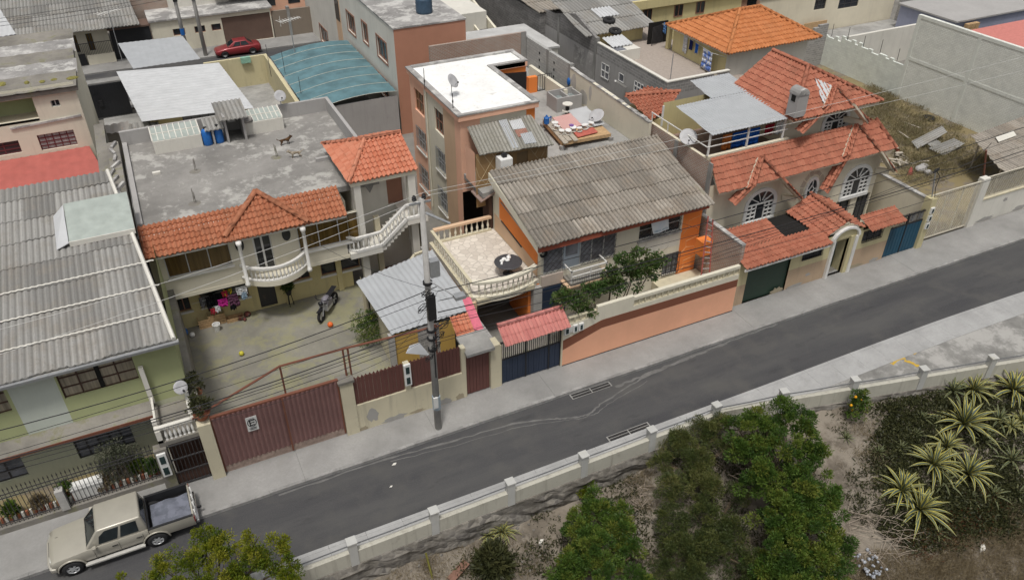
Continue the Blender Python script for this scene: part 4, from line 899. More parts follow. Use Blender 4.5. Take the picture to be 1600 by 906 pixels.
for k in range(9):
    t0, t1 = k / 9, (k + .85) / 9; e0, e1 = a + (b - a) * -.03, b + (b - a) * (.03 + rq.uniform(0, .08)); w_ = (d - a)
    if k < 3: m.prism([e0 + w_ * t0, e0 + w_ * t1, e1 + w_ * t1, e1 + w_ * t0], (0, 0, rq.uniform(.03, .06)))
m.build('planks', M['woodgrey'], tb)
def onT(s, t, z=.02): return a + (b - a) * s + (d - a) * t + V(0, 0, z)
from_bm('corrugated_sheet', sheet([onT(-.1, .62, .05), onT(.75, .62, .05), onT(.75, 1.06, .05), onT(-.1, 1.06, .05)], (0, -1, 0), 'corr', .12, 6, .03), M['whitesheet'], tb)
t_ = NT('pink_tile_slab'); bk = t_.n('TexBrick'); bk.offset = 0; bk.inputs['Scale'].default_value = 1; bk.inputs['Brick Width'].default_value = .12; bk.inputs['Row Height'].default_value = .12; bk.inputs['Mortar Size'].default_value = .014; bk.inputs['Color1'].default_value = (.6, .22, .2, 1); bk.inputs['Color2'].default_value = (.52, .17, .16, 1); bk.inputs['Mortar'].default_value = (.66, .6, .55, 1); t_.l(t_.n('UVMap').outputs[0], bk.inputs['Vector']); t_.l(bk.outputs[0], t_.b.inputs['Base Color'])
MB().prism([onT(.05, .2, .06), onT(.62, .2, .06), onT(.62, .62, .06), onT(.05, .62, .06)], (0, 0, .04)).build('tile_slab', t_.m, tb); MB().prism([onT(.78, .35, .02), onT(1, .35, .02), onT(1, .8, .02), onT(.78, .8, .02)], (0, 0, .03)).build('red_board', simple('red_board', (.45, .12, .09), .7), tb)
def spool_proto():
    t = thing('cable_spool', '', 'spool', (0, 0, 0), 'empty cable spools on the work table', proto=True)
    MB().lathe([(.1, 0), (.1, .26)], n=10).build('core', simple('spool_core', (.5, .42, .34), .8), t)
    for z in (0, .26): MB().lathe([(.22, 0), (.22, .03)], n=14).build('flange', M['plasticwhite'] if z else M['offwhite'], t, loc=(0, 0, z))
    return t
sp = spool_proto(); labs = ['leftmost white spool at the corner of the work table', 'white spool next to the blue jug', 'pale spool beside the tiled slab on the work table', 'white spool at the middle front of the work table', 'spool tilted at the table edge beside the red board', 'white spool near the purple lid', 'spool standing in front of the satellite dish', 'spool on the red board at the right of the work table']
for k, (s, t) in enumerate(((.42, .1), (.55, .06), (.74, .1), (.8, .22), (.74, .36), (.82, .47), (.78, .62), (.72, .76))):
    o = sp if k == 0 else dup(sp, label=labs[k], group='empty cable spools on the work table')
    o['label'] = labs[k]; o.location = onT(s, t, .09); o.rotation_euler = (rq.uniform(-.2, .2), rq.uniform(-.2, .2), k); o.scale = (rq.uniform(.8, 1.05),) * 3
p = at(905, 160, Z=DZ); ts = thing('spool_stack', 'stack of two wide black and cream spools by the wash basin', 'spool stack', at(886, 183, Z=DZ)); p = at(886, 183, Z=DZ)
for z0 in (0, .45):
    MB().lathe([(.13, z0 + .05), (.13, z0 + .42)], p, 10).build('core', M['dark'], ts)
for z0 in (0, .42, .87): MB().lathe([(.34, z0), (.34, z0 + .05)], p, 16).build('flange', M['offwhite'], ts)
p = onT(.2, .0, .05); jg = single('water_jug', MB().lathe([(.16, 0), (.18, .04), (.18, .38), (.08, .46), (.06, .5), (.06, .55)], p, 12).beam(p + V(.15, 0, .3), p + V(.32, 0, .42), .05).beam(p + V(.32, 0, .42), p + V(.3, 0, .12), .05), M['plasticblue'], 'blue plastic water jug on the corner of the work table', 'jug', smooth=False)
single('lid', MB().lathe([(.14, 0), (.15, .07), (.05, .1)], onT(.7, .34, .36), 12), simple('purple_lid', (.2, .1, .32), .5), 'small purple lid on the spools', 'lid')
satellite_dish('satellite_dish', 'grey satellite dish lying against the work table on the terrace', onT(.6, .98, -.1), R(-70), tilt=15, r=.5, mast=.4)
p = at(888, 128, X=26.0); single('blue_bag', MB().ball((26.02, p.y, p.z), (.1, .18, .28), 8, 6), M['plasticblue'], 'small blue bag hung on the corner of the block wall', 'bag')

# ------------------------------------------------------------------ the orange house under the long fibrocement roof
hC = thing('orange_house', 'orange and cream two storey house under a big weathered corrugated roof', 'house', (21, 3.6, 0))
el, er, tl, tr_ = V(15.45, 3.0, 5.22), V(25.95, 3.0, 5.22), V(15.55, 9.1, 6.55), V(26.3, 9.1, 6.55)
rC = from_bm('roof', sheet([el, er, tr_, tl], el - tl, 'fibro', .24, 1.24, .055, rnd=5), M['fibro'], hC)
slab([el + V(.1, .1, -.05), er + V(-.1, .1, -.05), tr_ + V(-.1, 0, -.05), tl + V(.1, 0, -.05)], .1).build('roof_deck', M['cream_clean'], rC)
MB().box(15.5, 25.85, 3.06, 3.16, 4.86, 5.16).build('fascia', M['redtrim'], hC)
m = MB(); m.prism([(15.5, 3.1, 4.75), (15.5, 3.1, 5.2), (15.5, 9.05, 6.52), (15.5, 9.05, 6.05)], (.2, 0, 0)); m.build('barge_board', M['cream_clean'], hC)
WC = Front(15.95, 3.6); WCl = Left(15.95, 9.4)
w1 = WC.rect((850, 402), (872, 425)); gw0, gw1 = .12, WC.px(962, 385)[0]; big = (gw0, gw1, 3.05, 4.68); sm_ = WC.rect((1000, 354), (1062, 362)); sm_ = (sm_[0], sm_[1], 3.55, 4.68)
lowW = WC.rect((1037, 398), (1058, 425)); lowW = (lowW[0], lowW[1], .75, 2.15); orx = WC.px(1062, 380)[0]
LT = 10.0
m = MB(); face(m, WC, orx, 2.6, 4.9, [big, sm_]); face(m, WC, orx, -.2, 2.6, [lowW], u0=1.4); face(m, Right(25.85, 3.6), 5.6, -.2, 5.6); m.build('wall', M['cream_clean'], hC)
face(MB(), WC, 9.92, .5, 4.9, u0=orx).build('wall_panel', M['orange'], hC); m = MB(); face(m, WC, 9.92, -.2, .5, u0=orx); m.build('plinth', M['cream'], hC)
wbox(MB(), WC, sm_[0], sm_[1], 2.6, 3.53, -.012, -.002).build('white_panel', M['whitewall'], hC)
m = MB(); q = random.Random(6)
for k in range(3):
    u = orx + .12; z = .6 + 1.3 * k; m.tube([WC.p(u, z, -.006), WC.p(u + .35, z + .4, -.006), WC.p(u + .3, z + .8, -.006), WC.p(u + 1.1, z + .95, -.006), WC.p(u + 1.5, z + .6, -.006)], .01, 3); m.tube([WC.p(u + .35, z + .4, -.006), WC.p(u + .9, z + .3, -.006), WC.p(u + 1.2, z - .1, -.006)], .01, 3)
m.build('stone_joints', simple('orange_joint', (.75, .5, .25), .9), hC)
# glazed gallery with a door
gl = MB(); Wd = big
f = window(hC, WC, (gw0, gw0 + 1.15, 3.05, 4.68), 1, 1, M['alu'], M['glass_grey'], .06, .1, grille='x', gm=M['darkgrille']); window(hC, WC, (gw0 + 2.15, gw1, 3.05, 4.68), 3, 1, M['alu'], M['glass_grey'], .06, .1, grille='x', gm=M['darkgrille'])
dm = paint('pale_blue_door', (.42, .48, .54), .5, .1); dd = wbox(MB(), WC, gw0 + 1.17, gw0 + 2.13, 3.05, 4.68, .05, .1).build('door', dm, hC); wbox(MB(), WC, gw0 + 1.3, gw0 + 2.0, 3.8, 4.55, .03, .048).build('pane', M['glass_grey'], dd)
MB().box(15.9, 16.1 + gw1, 3.585, 3.598, 3.0, 3.05).build('sill_band', M['offwhite'], hC)
window(hC, WC, sm_, 3, 2, M['alu'], M['glass'], .05, .12, sill=M['stainroof'], grille='x', gm=M['darkgrille']); window(hC, WC, lowW, 3, 3, M['darkgrille'], M['glass_grey'], .04, .12, grille='v', gm=M['darkgrille'])
# left gable wall with the orange panel
m = MB(); m.poly([WCl.p(-.1, 2.6), WCl.p(5.8, 2.6), WCl.p(5.8, 4.95), WCl.p(-.1, 6.2)]); face(m, WCl, 5.8, -.2, 2.6); m.build('side_wall', M['cream_clean'], hC)
A = [at(768, 312, X=15.94), at(828, 398, X=15.94), at(830, 413, X=15.94), at(768, 352, X=15.94)]
A = [V(15.945, 8.6, 5.15), V(15.945, 4.35, 4.5), V(15.945, 4.0, 4.1), V(15.945, 4.0, 3.45), V(15.945, 8.6, 3.85)]
MB().prism(A, (-.02, 0, 0)).build('side_panel', M['orange'], hC); MB().prism([(15.944, 9.3, 2.75), (15.944, 4.0, 2.75), (15.944, 4.0, 3.42), (15.944, 9.3, 3.82)], (-.012, 0, 0)).build('dado', M['tan'], hC)
MB().beam((15.9, 8.3, 3.82), (15.9, 5.8, 3.55), .05).build('ledge_bar', M['darkgrille'], hC); MB().beam((15.88, 8.3, 5.0), (15.88, 5.2, 4.6), .04).build('handrail_bar', M['galv'], hC)
MB().box(15.7, 15.9, 9.45, 10.35, 2.75, 4.75).build('door', M['browndoor'], hC)
m = MB(); P = [(15.1, 10.6, 4.75), (15.1, 9.2, 4.75), (15.95, 9.2, 5.15), (15.95, 10.6, 5.15)]
MB().prism([V(*p) for p in P], (0, 0, -.06)).build('door_canopy', M['brownsheet'], hC)
tyre((15.99, 3.46, 4.45), 'small black tyre ring hung at the corner of the orange house', rot=(R(90), 0, 0), R0=.17, r=.05)
# white balcony box in front of the glazed gallery
bx = MB(); x0, x1 = 17.25, 19.4; yb_ = 2.75
MB().box(x0, x1, yb_, 3.58, 2.5, 2.66).build('balcony_floor', M['oldconc'], hC); bx.box(x0, x1, yb_, yb_ + .06, 3.35, 3.42).box(x0, x0 + .06, yb_, 3.57, 3.35, 3.42).box(x1 - .06, x1, yb_, 3.57, 3.35, 3.42)
for x in (x0, x0 + .05 + (x1 - x0) / 2, x1 - .06): bx.box(x, x + .06, yb_ + .001, yb_ + .059, 2.66, 3.35)
n = 18
for k in range(n): bx.box(x0 + .1 + (x1 - x0 - .2) * k / n, x0 + .12 + (x1 - x0 - .2) * k / n, yb_ + .02, yb_ + .04, 2.66, 3.05)
bx.box(x0, x1, yb_ + .002, yb_ + .058, 3.03, 3.08); bx.build('balcony_rail', M['white'], hC); MB().box(x0 - .2, x0 + 2.6, 2.72, 3.58, 2.4, 2.49).build('balcony_slab', M['tan'], hC)
MB().box(15.95, 17.2, 3.5, 3.597, 2.3, 3.0).build('spandrel', plaster('pinkish_render', (.5, .42, .36), .5), hC)
bn = thing('banner', 'white cloth banner with blue lettering tied to the upper window bars', 'banner', (23, 3.4, 3.7))
b4 = [at(1017, 348, Y=3.36), at(1045, 339, Y=3.36), at(1045, 358, Y=3.3), at(1021, 366, Y=3.3)]
cm = MB(); nu = 10; rows_ = []
for j in range(7):
    row = []
    for k in range(nu + 1):
        s, t = k / nu, j / 6; p = b4[0].lerp(b4[1], s).lerp(b4[3].lerp(b4[2], s), t); p.y += .03 * math.sin(s * 7 + t * 2) - .02; row.append(p)
    rows_.append(row)
for j in range(6):
    for k in range(nu): cm.poly([rows_[j][k], rows_[j+1][k], rows_[j+1][k+1], rows_[j][k+1]])
cm.build('cloth', fabric('banner_cloth', (.66, .7, .73), (.6, .65, .7), 2), bn, True)
# blurred blue lettering (two words) along the lower edge
fc = bpy.data.curves.new('lettering', 'FONT'); fc.body = 'DEPTO. VENTA'; fc.size = .24; fc.align_x = 'CENTER'; fc.extrude = .002; fo = bpy.data.objects.new('lettering', fc); col.objects.link(fo)
dg = bpy.context.evaluated_depsgraph_get(); me = bpy.data.meshes.new_from_object(fo.evaluated_get(dg)); bpy.data.objects.remove(fo)
w_ = max(v.co.x for v in me.vertices) - min(v.co.x for v in me.vertices); a, b = b4[3], b4[2]; ux = (b - a)
for v in me.vertices:
    s = .5 + v.co.x / w_ * .84; tz = .1 + v.co.y / .24 * .2; p = a.lerp(b, s) + (b4[0].lerp(b4[1], s) - a.lerp(b, s)) * tz; p.y += .03 * math.sin(s * 7 + (1 - tz) * 2) - .035; v.co = p
me.materials.append(simple('banner_blue', (.1, .3, .42), .8)); link('lettering', me, bn)
# ------------------------------------------------------------------ entrance terrace over the garage
te = thing('entrance_terrace', 'crazy paved entrance terrace with cream balustrades over the garage opening', 'terrace', (13.8, 6.5, 0))
def crazy():
    t = NT('crazy_paving'); p = t.pos(); v = t.n('TexVoronoi', feature='DISTANCE_TO_EDGE'); v.inputs['Scale'].default_value = 2.7; t.l(p, v.inputs['Vector']); v2 = t.n('TexVoronoi'); v2.inputs['Scale'].default_value = 2.7; t.l(p, v2.inputs['Vector'])
    b = t.mix(t.ramp(v2.outputs['Color'], [(.2, 0), (.8, 1)]), (.54, .49, .43), (.68, .63, .56)); return t.out(t.mix(t.ramp(v.outputs['Distance'], [(.0, 1), (.07, 0)]), b, (.42, .38, .33)), .8)
MB().box(12.05, 15.93, 3.75, 9.55, 2.5, 2.72).build('floor', crazy(), te)
MB().box(12.3, 15.5, 3.42, 3.745, 2.42, 2.73).box(12.05, 12.25, 3.75, 9.5, 2.72, 2.8).build('edge', M['cream'], te)
m = MB(); N = 12; arc = [V(12.2 + 3.55 * k / N, 3.72 - .42 * math.sin(math.pi * k / N) ** .8, 0) for k in range(N + 1)]
m.prism([p + V(0, 0, 2.44) for p in arc], (0, 0, .28))
for p, q_ in zip(arc, arc[1:]): m.beam(p + V(0, .08, 3.62), q_ + V(0, .08, 3.62), .26, .15); m.beam(p + V(0, .08, 2.76), q_ + V(0, .08, 2.76), .22, .09)
m.build('front_rail', M['cream_clean'], te)
balusters(te, [tuple(V(12.2 + 3.55 * k / 12, 3.8 - .42 * math.sin(math.pi * k / 12) ** .8, 2.8)) for k in range(1, 12)], .74, M['cream_clean'], .075)
m = MB(); m.beam((12.3, 9.4, 3.56), (15.75, 9.4, 3.56), .24, .12); m.build('rear_rail', M['tan'], te); MB().beam((12.3, 9.4, 2.77), (15.75, 9.4, 2.77), .22, .1).build('rear_plinth', M['cream'], te); balusters(te, [(12.6 + .33 * k, 9.4, 2.82) for k in range(10)], .68, M['cream_clean'], .075)
MB().beam((12.2, 3.9, 3.55), (12.2, 9.4, 3.55), .16, .1).build('side_rail', M['cream'], te); balusters(te, [(12.2, 4.2 + .36 * k, 2.8) for k in range(14)], .7, M['cream_clean'], .075)
m = MB(); m.box(15.45, 15.94, 3.4, 3.75, -.2, 2.42); m.build('garage_pier', M['polec'], te); MB().box(15.3, 15.94, 3.76, 6, -.2, 2.49).build('garage_wall', M['orange'], te); MB().box(12.05, 12.3, 3.5, 9.5, -.2, 2.49).build('garage_wall', M['tan'], te); MB().box(12.3, 15.3, 9.3, 9.5, -.2, 2.49).build('garage_back', M['concrete'], te)
MB().box(15.95, 17.4, 3.46, 3.59, -.1, 2.25).build('garage_door', M['navygate'], te)
tt = thing('round_table', 'round dark table beside the front balustrade of the crazy paved terrace', 'table', (14.75, 5.0, 2.72)); MB().lathe([(.72, .66), (.74, .7), (.7, .73)], (14.75, 5.0, 2.72), 24).build('tabletop', simple('dark_table', (.055, .055, .06), .6), tt); MB().lathe([(.3, 0), (.06, .06), (.06, .66)], (14.75, 5.0, 2.72), 10).build('pedestal', M['dark'], tt)
q = random.Random(5); m = MB()
for k in range(4): m.ball((14.45 + .14 * k, 5.12 + .08 * math.sin(k * 2.4), 3.5 + .03 * (k % 2)), (.14, .1, .07 + .03 * (k % 2)), 8, 5)
m.beam((14.45, 5.1, 3.5), (14.3, 4.85, 3.47), .1); m.beam((14.8, 5.2, 3.55), (15.0, 5.35, 3.55), .12); single('white_cloth', m, M['plasticwhite'], 'crumpled white cloth lying on the round dark table', 'cloth', smooth=True)
# courtyard ground and step wall on the right
structure('courtyard', MB().box(11.95, 26.1, .3, 3.58, -.3, .006), M['oldconc']); MB0 = MB().box(23.0, 26.0, .9, 3.55, .0, .62); single('courtyard_step', MB0, M['cream'], 'raised cream planter block under the red ladder', 'block')
ld = thing('ladder', 'tall red wooden ladder leaning in the corner of the front courtyard', 'ladder', (24.6, 1.2, .62))
A0, A1 = V(24.55, 1.3, .62), V(25.1, 2.2, 5.0); B0, B1 = V(25.15, 1.25, .62), V(25.45, 2.2, 4.7); lm = paint('faded_red_ladder', (.36, .1, .08), .7, .4)
for s, e in ((A0, A1), (B0, B1)): MB().beam(s, e, .07, .06).build('rail', lm, ld)
for k in range(13): MB().beam(A0.lerp(A1, (k + .8) / 14), B0.lerp(B1, (k + .8) / 14), .04).build('rung', M['alu'], ld)
single('orange_crate', MB().box(25.3, 26.0, 2.5, 3.1, 2.2, 3.1), M['orange'], 'orange painted block beside the top of the ladder', 'block')
# ------------------------------------------------------------------ street wall of the orange house
sw = thing('street_wall', 'cream street wall painted terracotta with a brown sloping band', 'wall', (20.5, 0, 0)); x0, x1 = 15.3, 25.9
topz = 2.85
m = MB(); m.box(x0, x1, 0, .2, -.2, 2.42); m.box(x0, 17.2, 0, .2, 2.42, 2.52); m.box(17.2, 19.3, .0, .2, 2.42, 3.05); m.box(19.3, x1, 0, .2, 2.78, 2.95); m.build('wall', M['cream_clean'], sw)
def lattice(mb, xa, xb, za, zb):
    n = round((xb - xa) / (zb - za)); s = (xb - xa) / n; t = .035
    for k in range(n):
        a = xa + s * k; cx, cz = a + s / 2, (za + zb) / 2
        mb.box(a, a + t, .02, .18, za, zb); mb.box(a + s - t, a + s - .002, .02, .18, za, zb); mb.box(a + t, a + s - t, .021, .179, za, za + t); mb.box(a + t, a + s - t, .021, .179, zb - t, zb)
        mb.beam((a + t, .1, za + t), (a + s - t, .1, zb - t), .14, .05, (0, 1, 0)); mb.beam((a + t, .104, zb - t), (a + s - t, .104, za + t), .13, .05, (0, 1, 0))
m = MB(); lattice(m, 19.3, x1, 2.425, 2.775); lattice(m, x0 + .35, 17.19, 2.525, 2.86); m.build('lattice_blocks', M['cream'], sw)
bz = lambda x: 2.12 if x > 17.5 else 2.12 - (17.5 - x) * .235
m = MB(); m.prism([(x0 + .02, -.004, .05), (x1 - .02, -.004, .05), (x1 - .02, -.004, 1.64), (17.5, -.004, 1.68), (x0 + .02, -.004, 1.03)], (0, -.012, 0)); m.build('terracotta_paint', M['salmonwall'], sw)
m = MB(); m.prism([(x0 + .02, -.004, 1.034), (17.5, -.004, 1.684), (x1 - .02, -.004, 1.644), (x1 - .02, -.004, 2.1), (17.5, -.004, 2.18), (x0 + .02, -.004, 1.62)], (0, -.014, 0)); m.build('brown_band', M['brownband'], sw)
MB().box(x0 + .02, x1, -.03, -.004, -.02, .046).build('base_strip', M['darkgrille'], sw)
for k, (a, b) in enumerate(((15.34, 15.62), (15.82, 16.08), (16.14, 16.4))): meter_box('meter_box', ('left', 'middle', 'right')[k] + ' one of the three electricity meters on the wall beside the navy gate', a, b, 2.0, 2.42, -.003, 1, grp='meters beside the navy gate')
MB().box(15.62, 15.8, -.06, -.003, 2.04, 2.38).build('blank_plate', M['signwhite'], sw)
ng = thing('navy_gate', 'navy metal double gate with barred tops under a pink tiled canopy', 'gate', (13.6, .1, 0))
m = MB(); xs_ = [12.02, 13.35, 14.75, 15.24]
for k in range(22): a = 12.04 + 3.2 * k / 22; m.box(a, a + .135, .08 + .012 * (k % 2), .12, .05, 1.5)
m.build('gate_leaf', M['navygate'], ng); m = MB()
for k in range(30): a = 12.06 + 3.16 * k / 30; m.beam((a, .1, 1.5), (a, .1, 2.55), .028)
for z in (1.48, 2.5): m.box(12.02, 15.25, .07, .13, z, z + .06)
for x in (12.0, 13.3, 14.55, 15.2): m.box(x, x + .07, .06, .14, .03, 2.58)
m.build('gate_bars', M['blackmetal'], ng)
q_ = [V(12.05, -.35, 2.62), V(15.5, -.35, 2.62), V(15.5, .55, 3.2), V(12.05, .55, 3.2)]; cp = thing('gate_canopy', 'pink tiled canopy over the navy gate', 'canopy', (13.8, .1, 2.6))
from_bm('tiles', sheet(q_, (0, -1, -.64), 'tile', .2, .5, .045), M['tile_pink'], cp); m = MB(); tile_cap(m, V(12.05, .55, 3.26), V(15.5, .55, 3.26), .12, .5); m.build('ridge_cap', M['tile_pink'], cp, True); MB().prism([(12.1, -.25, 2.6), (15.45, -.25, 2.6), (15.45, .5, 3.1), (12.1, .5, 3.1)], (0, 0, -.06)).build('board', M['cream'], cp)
MB().box(15.24, 15.3, .0, .3, -.1, 2.5).box(11.95, 12.02, .0, .3, -.1, 2.5).build('jamb', M['cream'], cp)

# ------------------------------------------------------------------ house with arched windows and salmon tiled roofs
hD = thing('dormer_house', 'cream house with arched white windows, red tiled roofs and A shaped gables', 'house', (33, 4.2, 0))
DY = 4.0; WD = Front(26.5, DY); XR = 39.6
low = [(9.6, 11.4, .6, 2.1), (11.9, 13.0, .1, 2.2)]
m = MB(); face(m, WD, XR - 26.5, -.2, 5.6, low, .2); face(m, Right(XR, DY), 7, -.2, 5.8); m.build('wall', M['palebeige'], hD)
for h in low: window(hD, WD, h, 3, 1, M['darkgrille'], M['glass'], .05, .16)
bl_ = blocks('raw_brick', (.38, .2, .14), (.31, .18, .13), (.43, .4, .36), .28, .11, .025, over=(.46, .42, .37), overamt=.4)
m = MB(); face(m, Left(26.5, 12.5), 8.5, -.2, 6.9); m.build('side_wall', bl_, hD)
m = MB()
for y in (11.0, 7.2, 4.05): m.box(26.44, 26.497, y, y + .3, -.2, 6.9)
m.box(26.45, 26.496, 4.4, 12.5, 2.6, 2.85); m.build('concrete_frame', M['concrete'], hD)
el, er = V(26.6, 3.35, 5.4), V(39.75, 3.35, 5.4); tl, tr2 = V(26.75, 4.75, 6.85), V(39.0, 4.75, 6.85)
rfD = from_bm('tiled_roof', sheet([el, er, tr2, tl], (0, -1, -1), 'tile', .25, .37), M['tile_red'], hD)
slab([el + V(0.05, .05, -.05), er + V(-.05, .05, -.05), tr2 + V(-.05, .1, -.15), tl + V(.05, .1, -.15)], .08).build('soffit', M['palebeige'], rfD)
from_bm('tiled_roof', sheet([er, V(40.2, 9, 5.4), V(39.0, 9, 6.85), tr2], (1, 0, -1), 'tile', .25, .37), M['tile_red'], hD)
m = MB(); tile_cap(m, tr2 + V(0, 0, .08), er + V(0, 0, .08), .13); m.build('hip_cap', M['tile_red'], hD, True)
# upper storey
UY = 5.4; UX0, UX1 = 32.4, 38.4; WU = Front(UX0, UY)
m = MB(); face(m, WU, UX1 - UX0, 6.3, 8.35); face(m, Right(UX1, UY), 6.5, 6.0, 8.35); face(m, Left(UX0, 12), 6.6, 6.2, 8.35); m.build('upper_wall', M['palebeige'], hD)
MB().box(26.75, 38.9, 4.76, 12.4, 5.9, 6.2).build('terrace_floor', M['brownsheet'], hD)
MB().box(26.75, 32.4, 4.78, 4.98, 6.2, 6.95).box(26.53, 26.72, 4.985, 10.3, 6.2, 6.93).build('balcony_parapet', M['palebeige'], hD)
EZ, RZ = 8.25, 10.1
eFL, eFR = at(1240, 190, Z=EZ), at(1370, 155, Z=EZ); rF, rB = at(1260, 105, Z=RZ), at(1215, 82, Z=RZ); xl, xr = eFL.x, eFR.x; yf = min(eFL.y, eFR.y); rx = (rF.x + rB.x) / 2
rF = V(rx, rF.y, RZ); rB = V(rx, rB.y + .3, RZ); yb = rB.y + .0
for P, d in (([V(xl, yf, EZ), V(rF.x, rF.y, RZ), V(rB.x, rB.y, RZ), V(xl, yb, EZ)], (-1, 0, -.6)), ([V(xl, yf, EZ), V(xr, yf, EZ), rF], (0, -1, -.6)), ([V(xr, yf, EZ), V(xr, yb, EZ), rB, rF], (1, 0, -.6))):
    from_bm('upper_roof', sheet(P, d, 'tile', .25, .37), M['tile_red'], hD)
m = MB(); up = V(0, 0, .08)
for a, b in ((rF, V(xl, yf, EZ)), (rF, V(xr, yf, EZ)), (rB, rF)): tile_cap(m, a + up, b + up, .13)
m.build('ridge_cap', M['tile_red'], hD, True)
MB().prism([(xl + .1, yf + .1, EZ - .03), (xr - .1, yf + .1, EZ - .03), (xr - .1, yb - .1, EZ - .03), (xl + .1, yb - .1, EZ - .03)], (0, 0, -.12)).build('eave_board', M['palebeige'], hD)
# skylight sheet in the tiles

# chimney
ch = MB(); c = at(1250, 172, Z=8.9); ch.box(c.x - .35, c.x + .35, c.y - .05, c.y + .65, 8.5, 9.75); cm_ = ch.build('chimney', M['parapet'], hD)
MB().prism([(c.x - .38 + .38 * (1 - math.cos(t)), c.y - .08, 9.75 + .36 * math.sin(t)) for t in [k * math.pi / 8 for k in range(9)]], (0, .76, 0)).build('chimney_cowl', M['stainroof'], cm_); MB().box(c.x + .352, c.x + .4, c.y - .05, c.y + .65, 8.6, 9.74).build('soot_face', M['stainroof'], cm_); MB().box(c.x - .37, c.x - .352, c.y + .15, c.y + .45, 9.35, 9.7).build('flue_opening', M['void'], cm_)
# A shaped gables: raised tile bands on the roof slope that run on below the eave as rakes
def hit(x, y, p0, n):
    d = at(x, y, Z=0) - CAM; return CAM + d * ((p0 - CAM).dot(n) / d.dot(n))
def aframe(P, Q, Rr, Lf, Rt, plane, Yf):
    a, b, c = plane; n = (b - a).cross(c - a).normalized(); n = n if n.z > 0 else -n
    P, Q, Rr = hit(*P, a, n), hit(*Q, a, n), hit(*Rr, a, n); Lf, Rt = at(*Lf, Y=Yf), at(*Rt, Y=Yf); up = n * .16; m = MB(); bm_ = MB()
    for E, F, s in ((Q, Lf, -1), (Rr, Rt, 1)):
        o = V(s * .5, 0, 0); ln = E - P
        if s < 0:
            from_bm('gable_tiles', sheet([P + up, E + up, E + o + up * .9 + ln.normalized() * .1, P + o * .7 + up * .9], ln, 'tile', .24, .37), M['tile_red'], hD); bm_.prism([P + o * .7, E + o, E + o + up * .9, P + o * .7 + up * .9], (.04, 0, 0))
        else: bm_.prism([P, E, E + up, P + up], (.07, 0, 0))
        d = F - E; E2 = V(E.x, Yf, E.z)
        from_bm('gable_tiles', sheet([E + up, V(F.x, Yf, F.z) + up * .5, V(F.x, Yf + .6, F.z) + up * .5, V(E.x, E.y + .6, E.z) + up], d, 'tile', .24, .37), M['tile_red'], hD)
        if s > 0: bm_.prism([E2 + V(0, 0, .1), V(F.x, Yf, F.z + .05), V(F.x, Yf, F.z - .08), E2 - V(0, 0, .05)], (0, .45, 0))
        tile_cap(m, P + up, E + up + ln.normalized() * .05, .11); tile_cap(m, E + up, F + up * .5, .1)
        s > 0 and bm_.beam(F + V(-s * .12, .3, -.06), V(F.x - s * .6, DY if Yf < 3.6 else UY, F.z - .14), .22, .3)
    bm_.build('barge_board', M['palebeige'], hD); m.build('gable_cap', M['tile_red'], hD, True)
fp = (V(xl, yf, EZ), V(xr, yf, EZ), rF); fn = (fp[1] - fp[0]).cross(fp[2] - fp[0]).normalized(); q4 = [hit(*k, fp[0], fn) + fn * .07 for k in ((1272, 124), (1301, 137), (1292, 166), (1283, 160))]; from_bm('pale_sheet', sheet(q4, (0, -1, -.4), 'corr', .16, 4, .03), M['whitesheet'], hD)
pl_ = (el, er, tl); aframe((1189, 246), (1176, 291), (1226, 286), (1147, 321), (1252, 312), pl_, 3.1); aframe((1338, 194), (1324, 243), (1372, 236), (1291, 302), (1398, 269), pl_, 3.1); aframe((1304, 136), (1294, 168), (1328, 162), (1252, 210), (1357, 192), (V(xl, yf, EZ), V(xr, yf, EZ), rF), yf - .15)
def arch_window(W, uc, z0, zs, wd, rows=4, name='arched_window'):
    r = wd / 2; t = MB(); arc = [(uc + r * math.cos(a), zs + r * .82 * math.sin(a)) for a in [math.pi * k / 12 for k in range(13)]]
    o_ = [(uc + (r + .22) * math.cos(a), zs + (r * .82 + .22) * math.sin(a)) for a in [math.pi * k / 12 for k in range(13)]]
    ring = MB()
    for k in range(12): ring.prism([W.p(*arc[k], -.003), W.p(*o_[k], -.003), W.p(*o_[k+1], -.003), W.p(*arc[k+1], -.003)], -W.n * -.09)
    for s in (-1, 1): wbox(ring, W, uc + s * r, uc + s * (r + .22), z0, zs, -.093, -.003)
    wbox(ring, W, uc - r - .22, uc + r + .22, z0 - .22, z0 - .001, -.12, -.003); f = ring.build(name, M['white_wood'], hD)
    MB().prism([W.p(u, z, -.004) for u, z in [(uc - r, z0)] + arc[::-1][0:0] + [(uc + r, z0)] + arc], -W.n * -.012).build('pane', M['glass'], f)
    b = MB(); bw = .055
    for k in range(7):
        if k == 3: continue
        u = uc - r + wd * k / 6; wbox(b, W, u - bw / 2, u + bw / 2, z0, zs, -.075, -.02)
    for k in range(rows + 1):
        z = z0 + (zs - z0) * k / rows
        for a, c_ in ((uc - r, uc - r / 3), (uc + r / 3, uc + r)): wbox(b, W, a, c_, z - bw / 2, z + bw / 2, -.073, -.022)
    wbox(b, W, uc - r, uc + r, zs - .04, zs + .04, -.078, -.02)
    for a in (36, 72, 108, 144): b.beam(W.p(uc + .25 * r * math.cos(R(a)), zs + .2 * r * math.sin(R(a)), -.05), W.p(uc + r * math.cos(R(a)), zs + .82 * r * math.sin(R(a)), -.05), .05)
    b.build('glazing_bars', M['white_wood'], f)
for (tl_, br_) in (((1162, 300), (1212, 336)), ((1314, 262), (1362, 297))):
    h = WD.rect(tl_, br_); uc = (h[0] + h[1]) / 2; arch_window(WD, uc, h[2] + .1, h[2] + 1.15, 1.9)
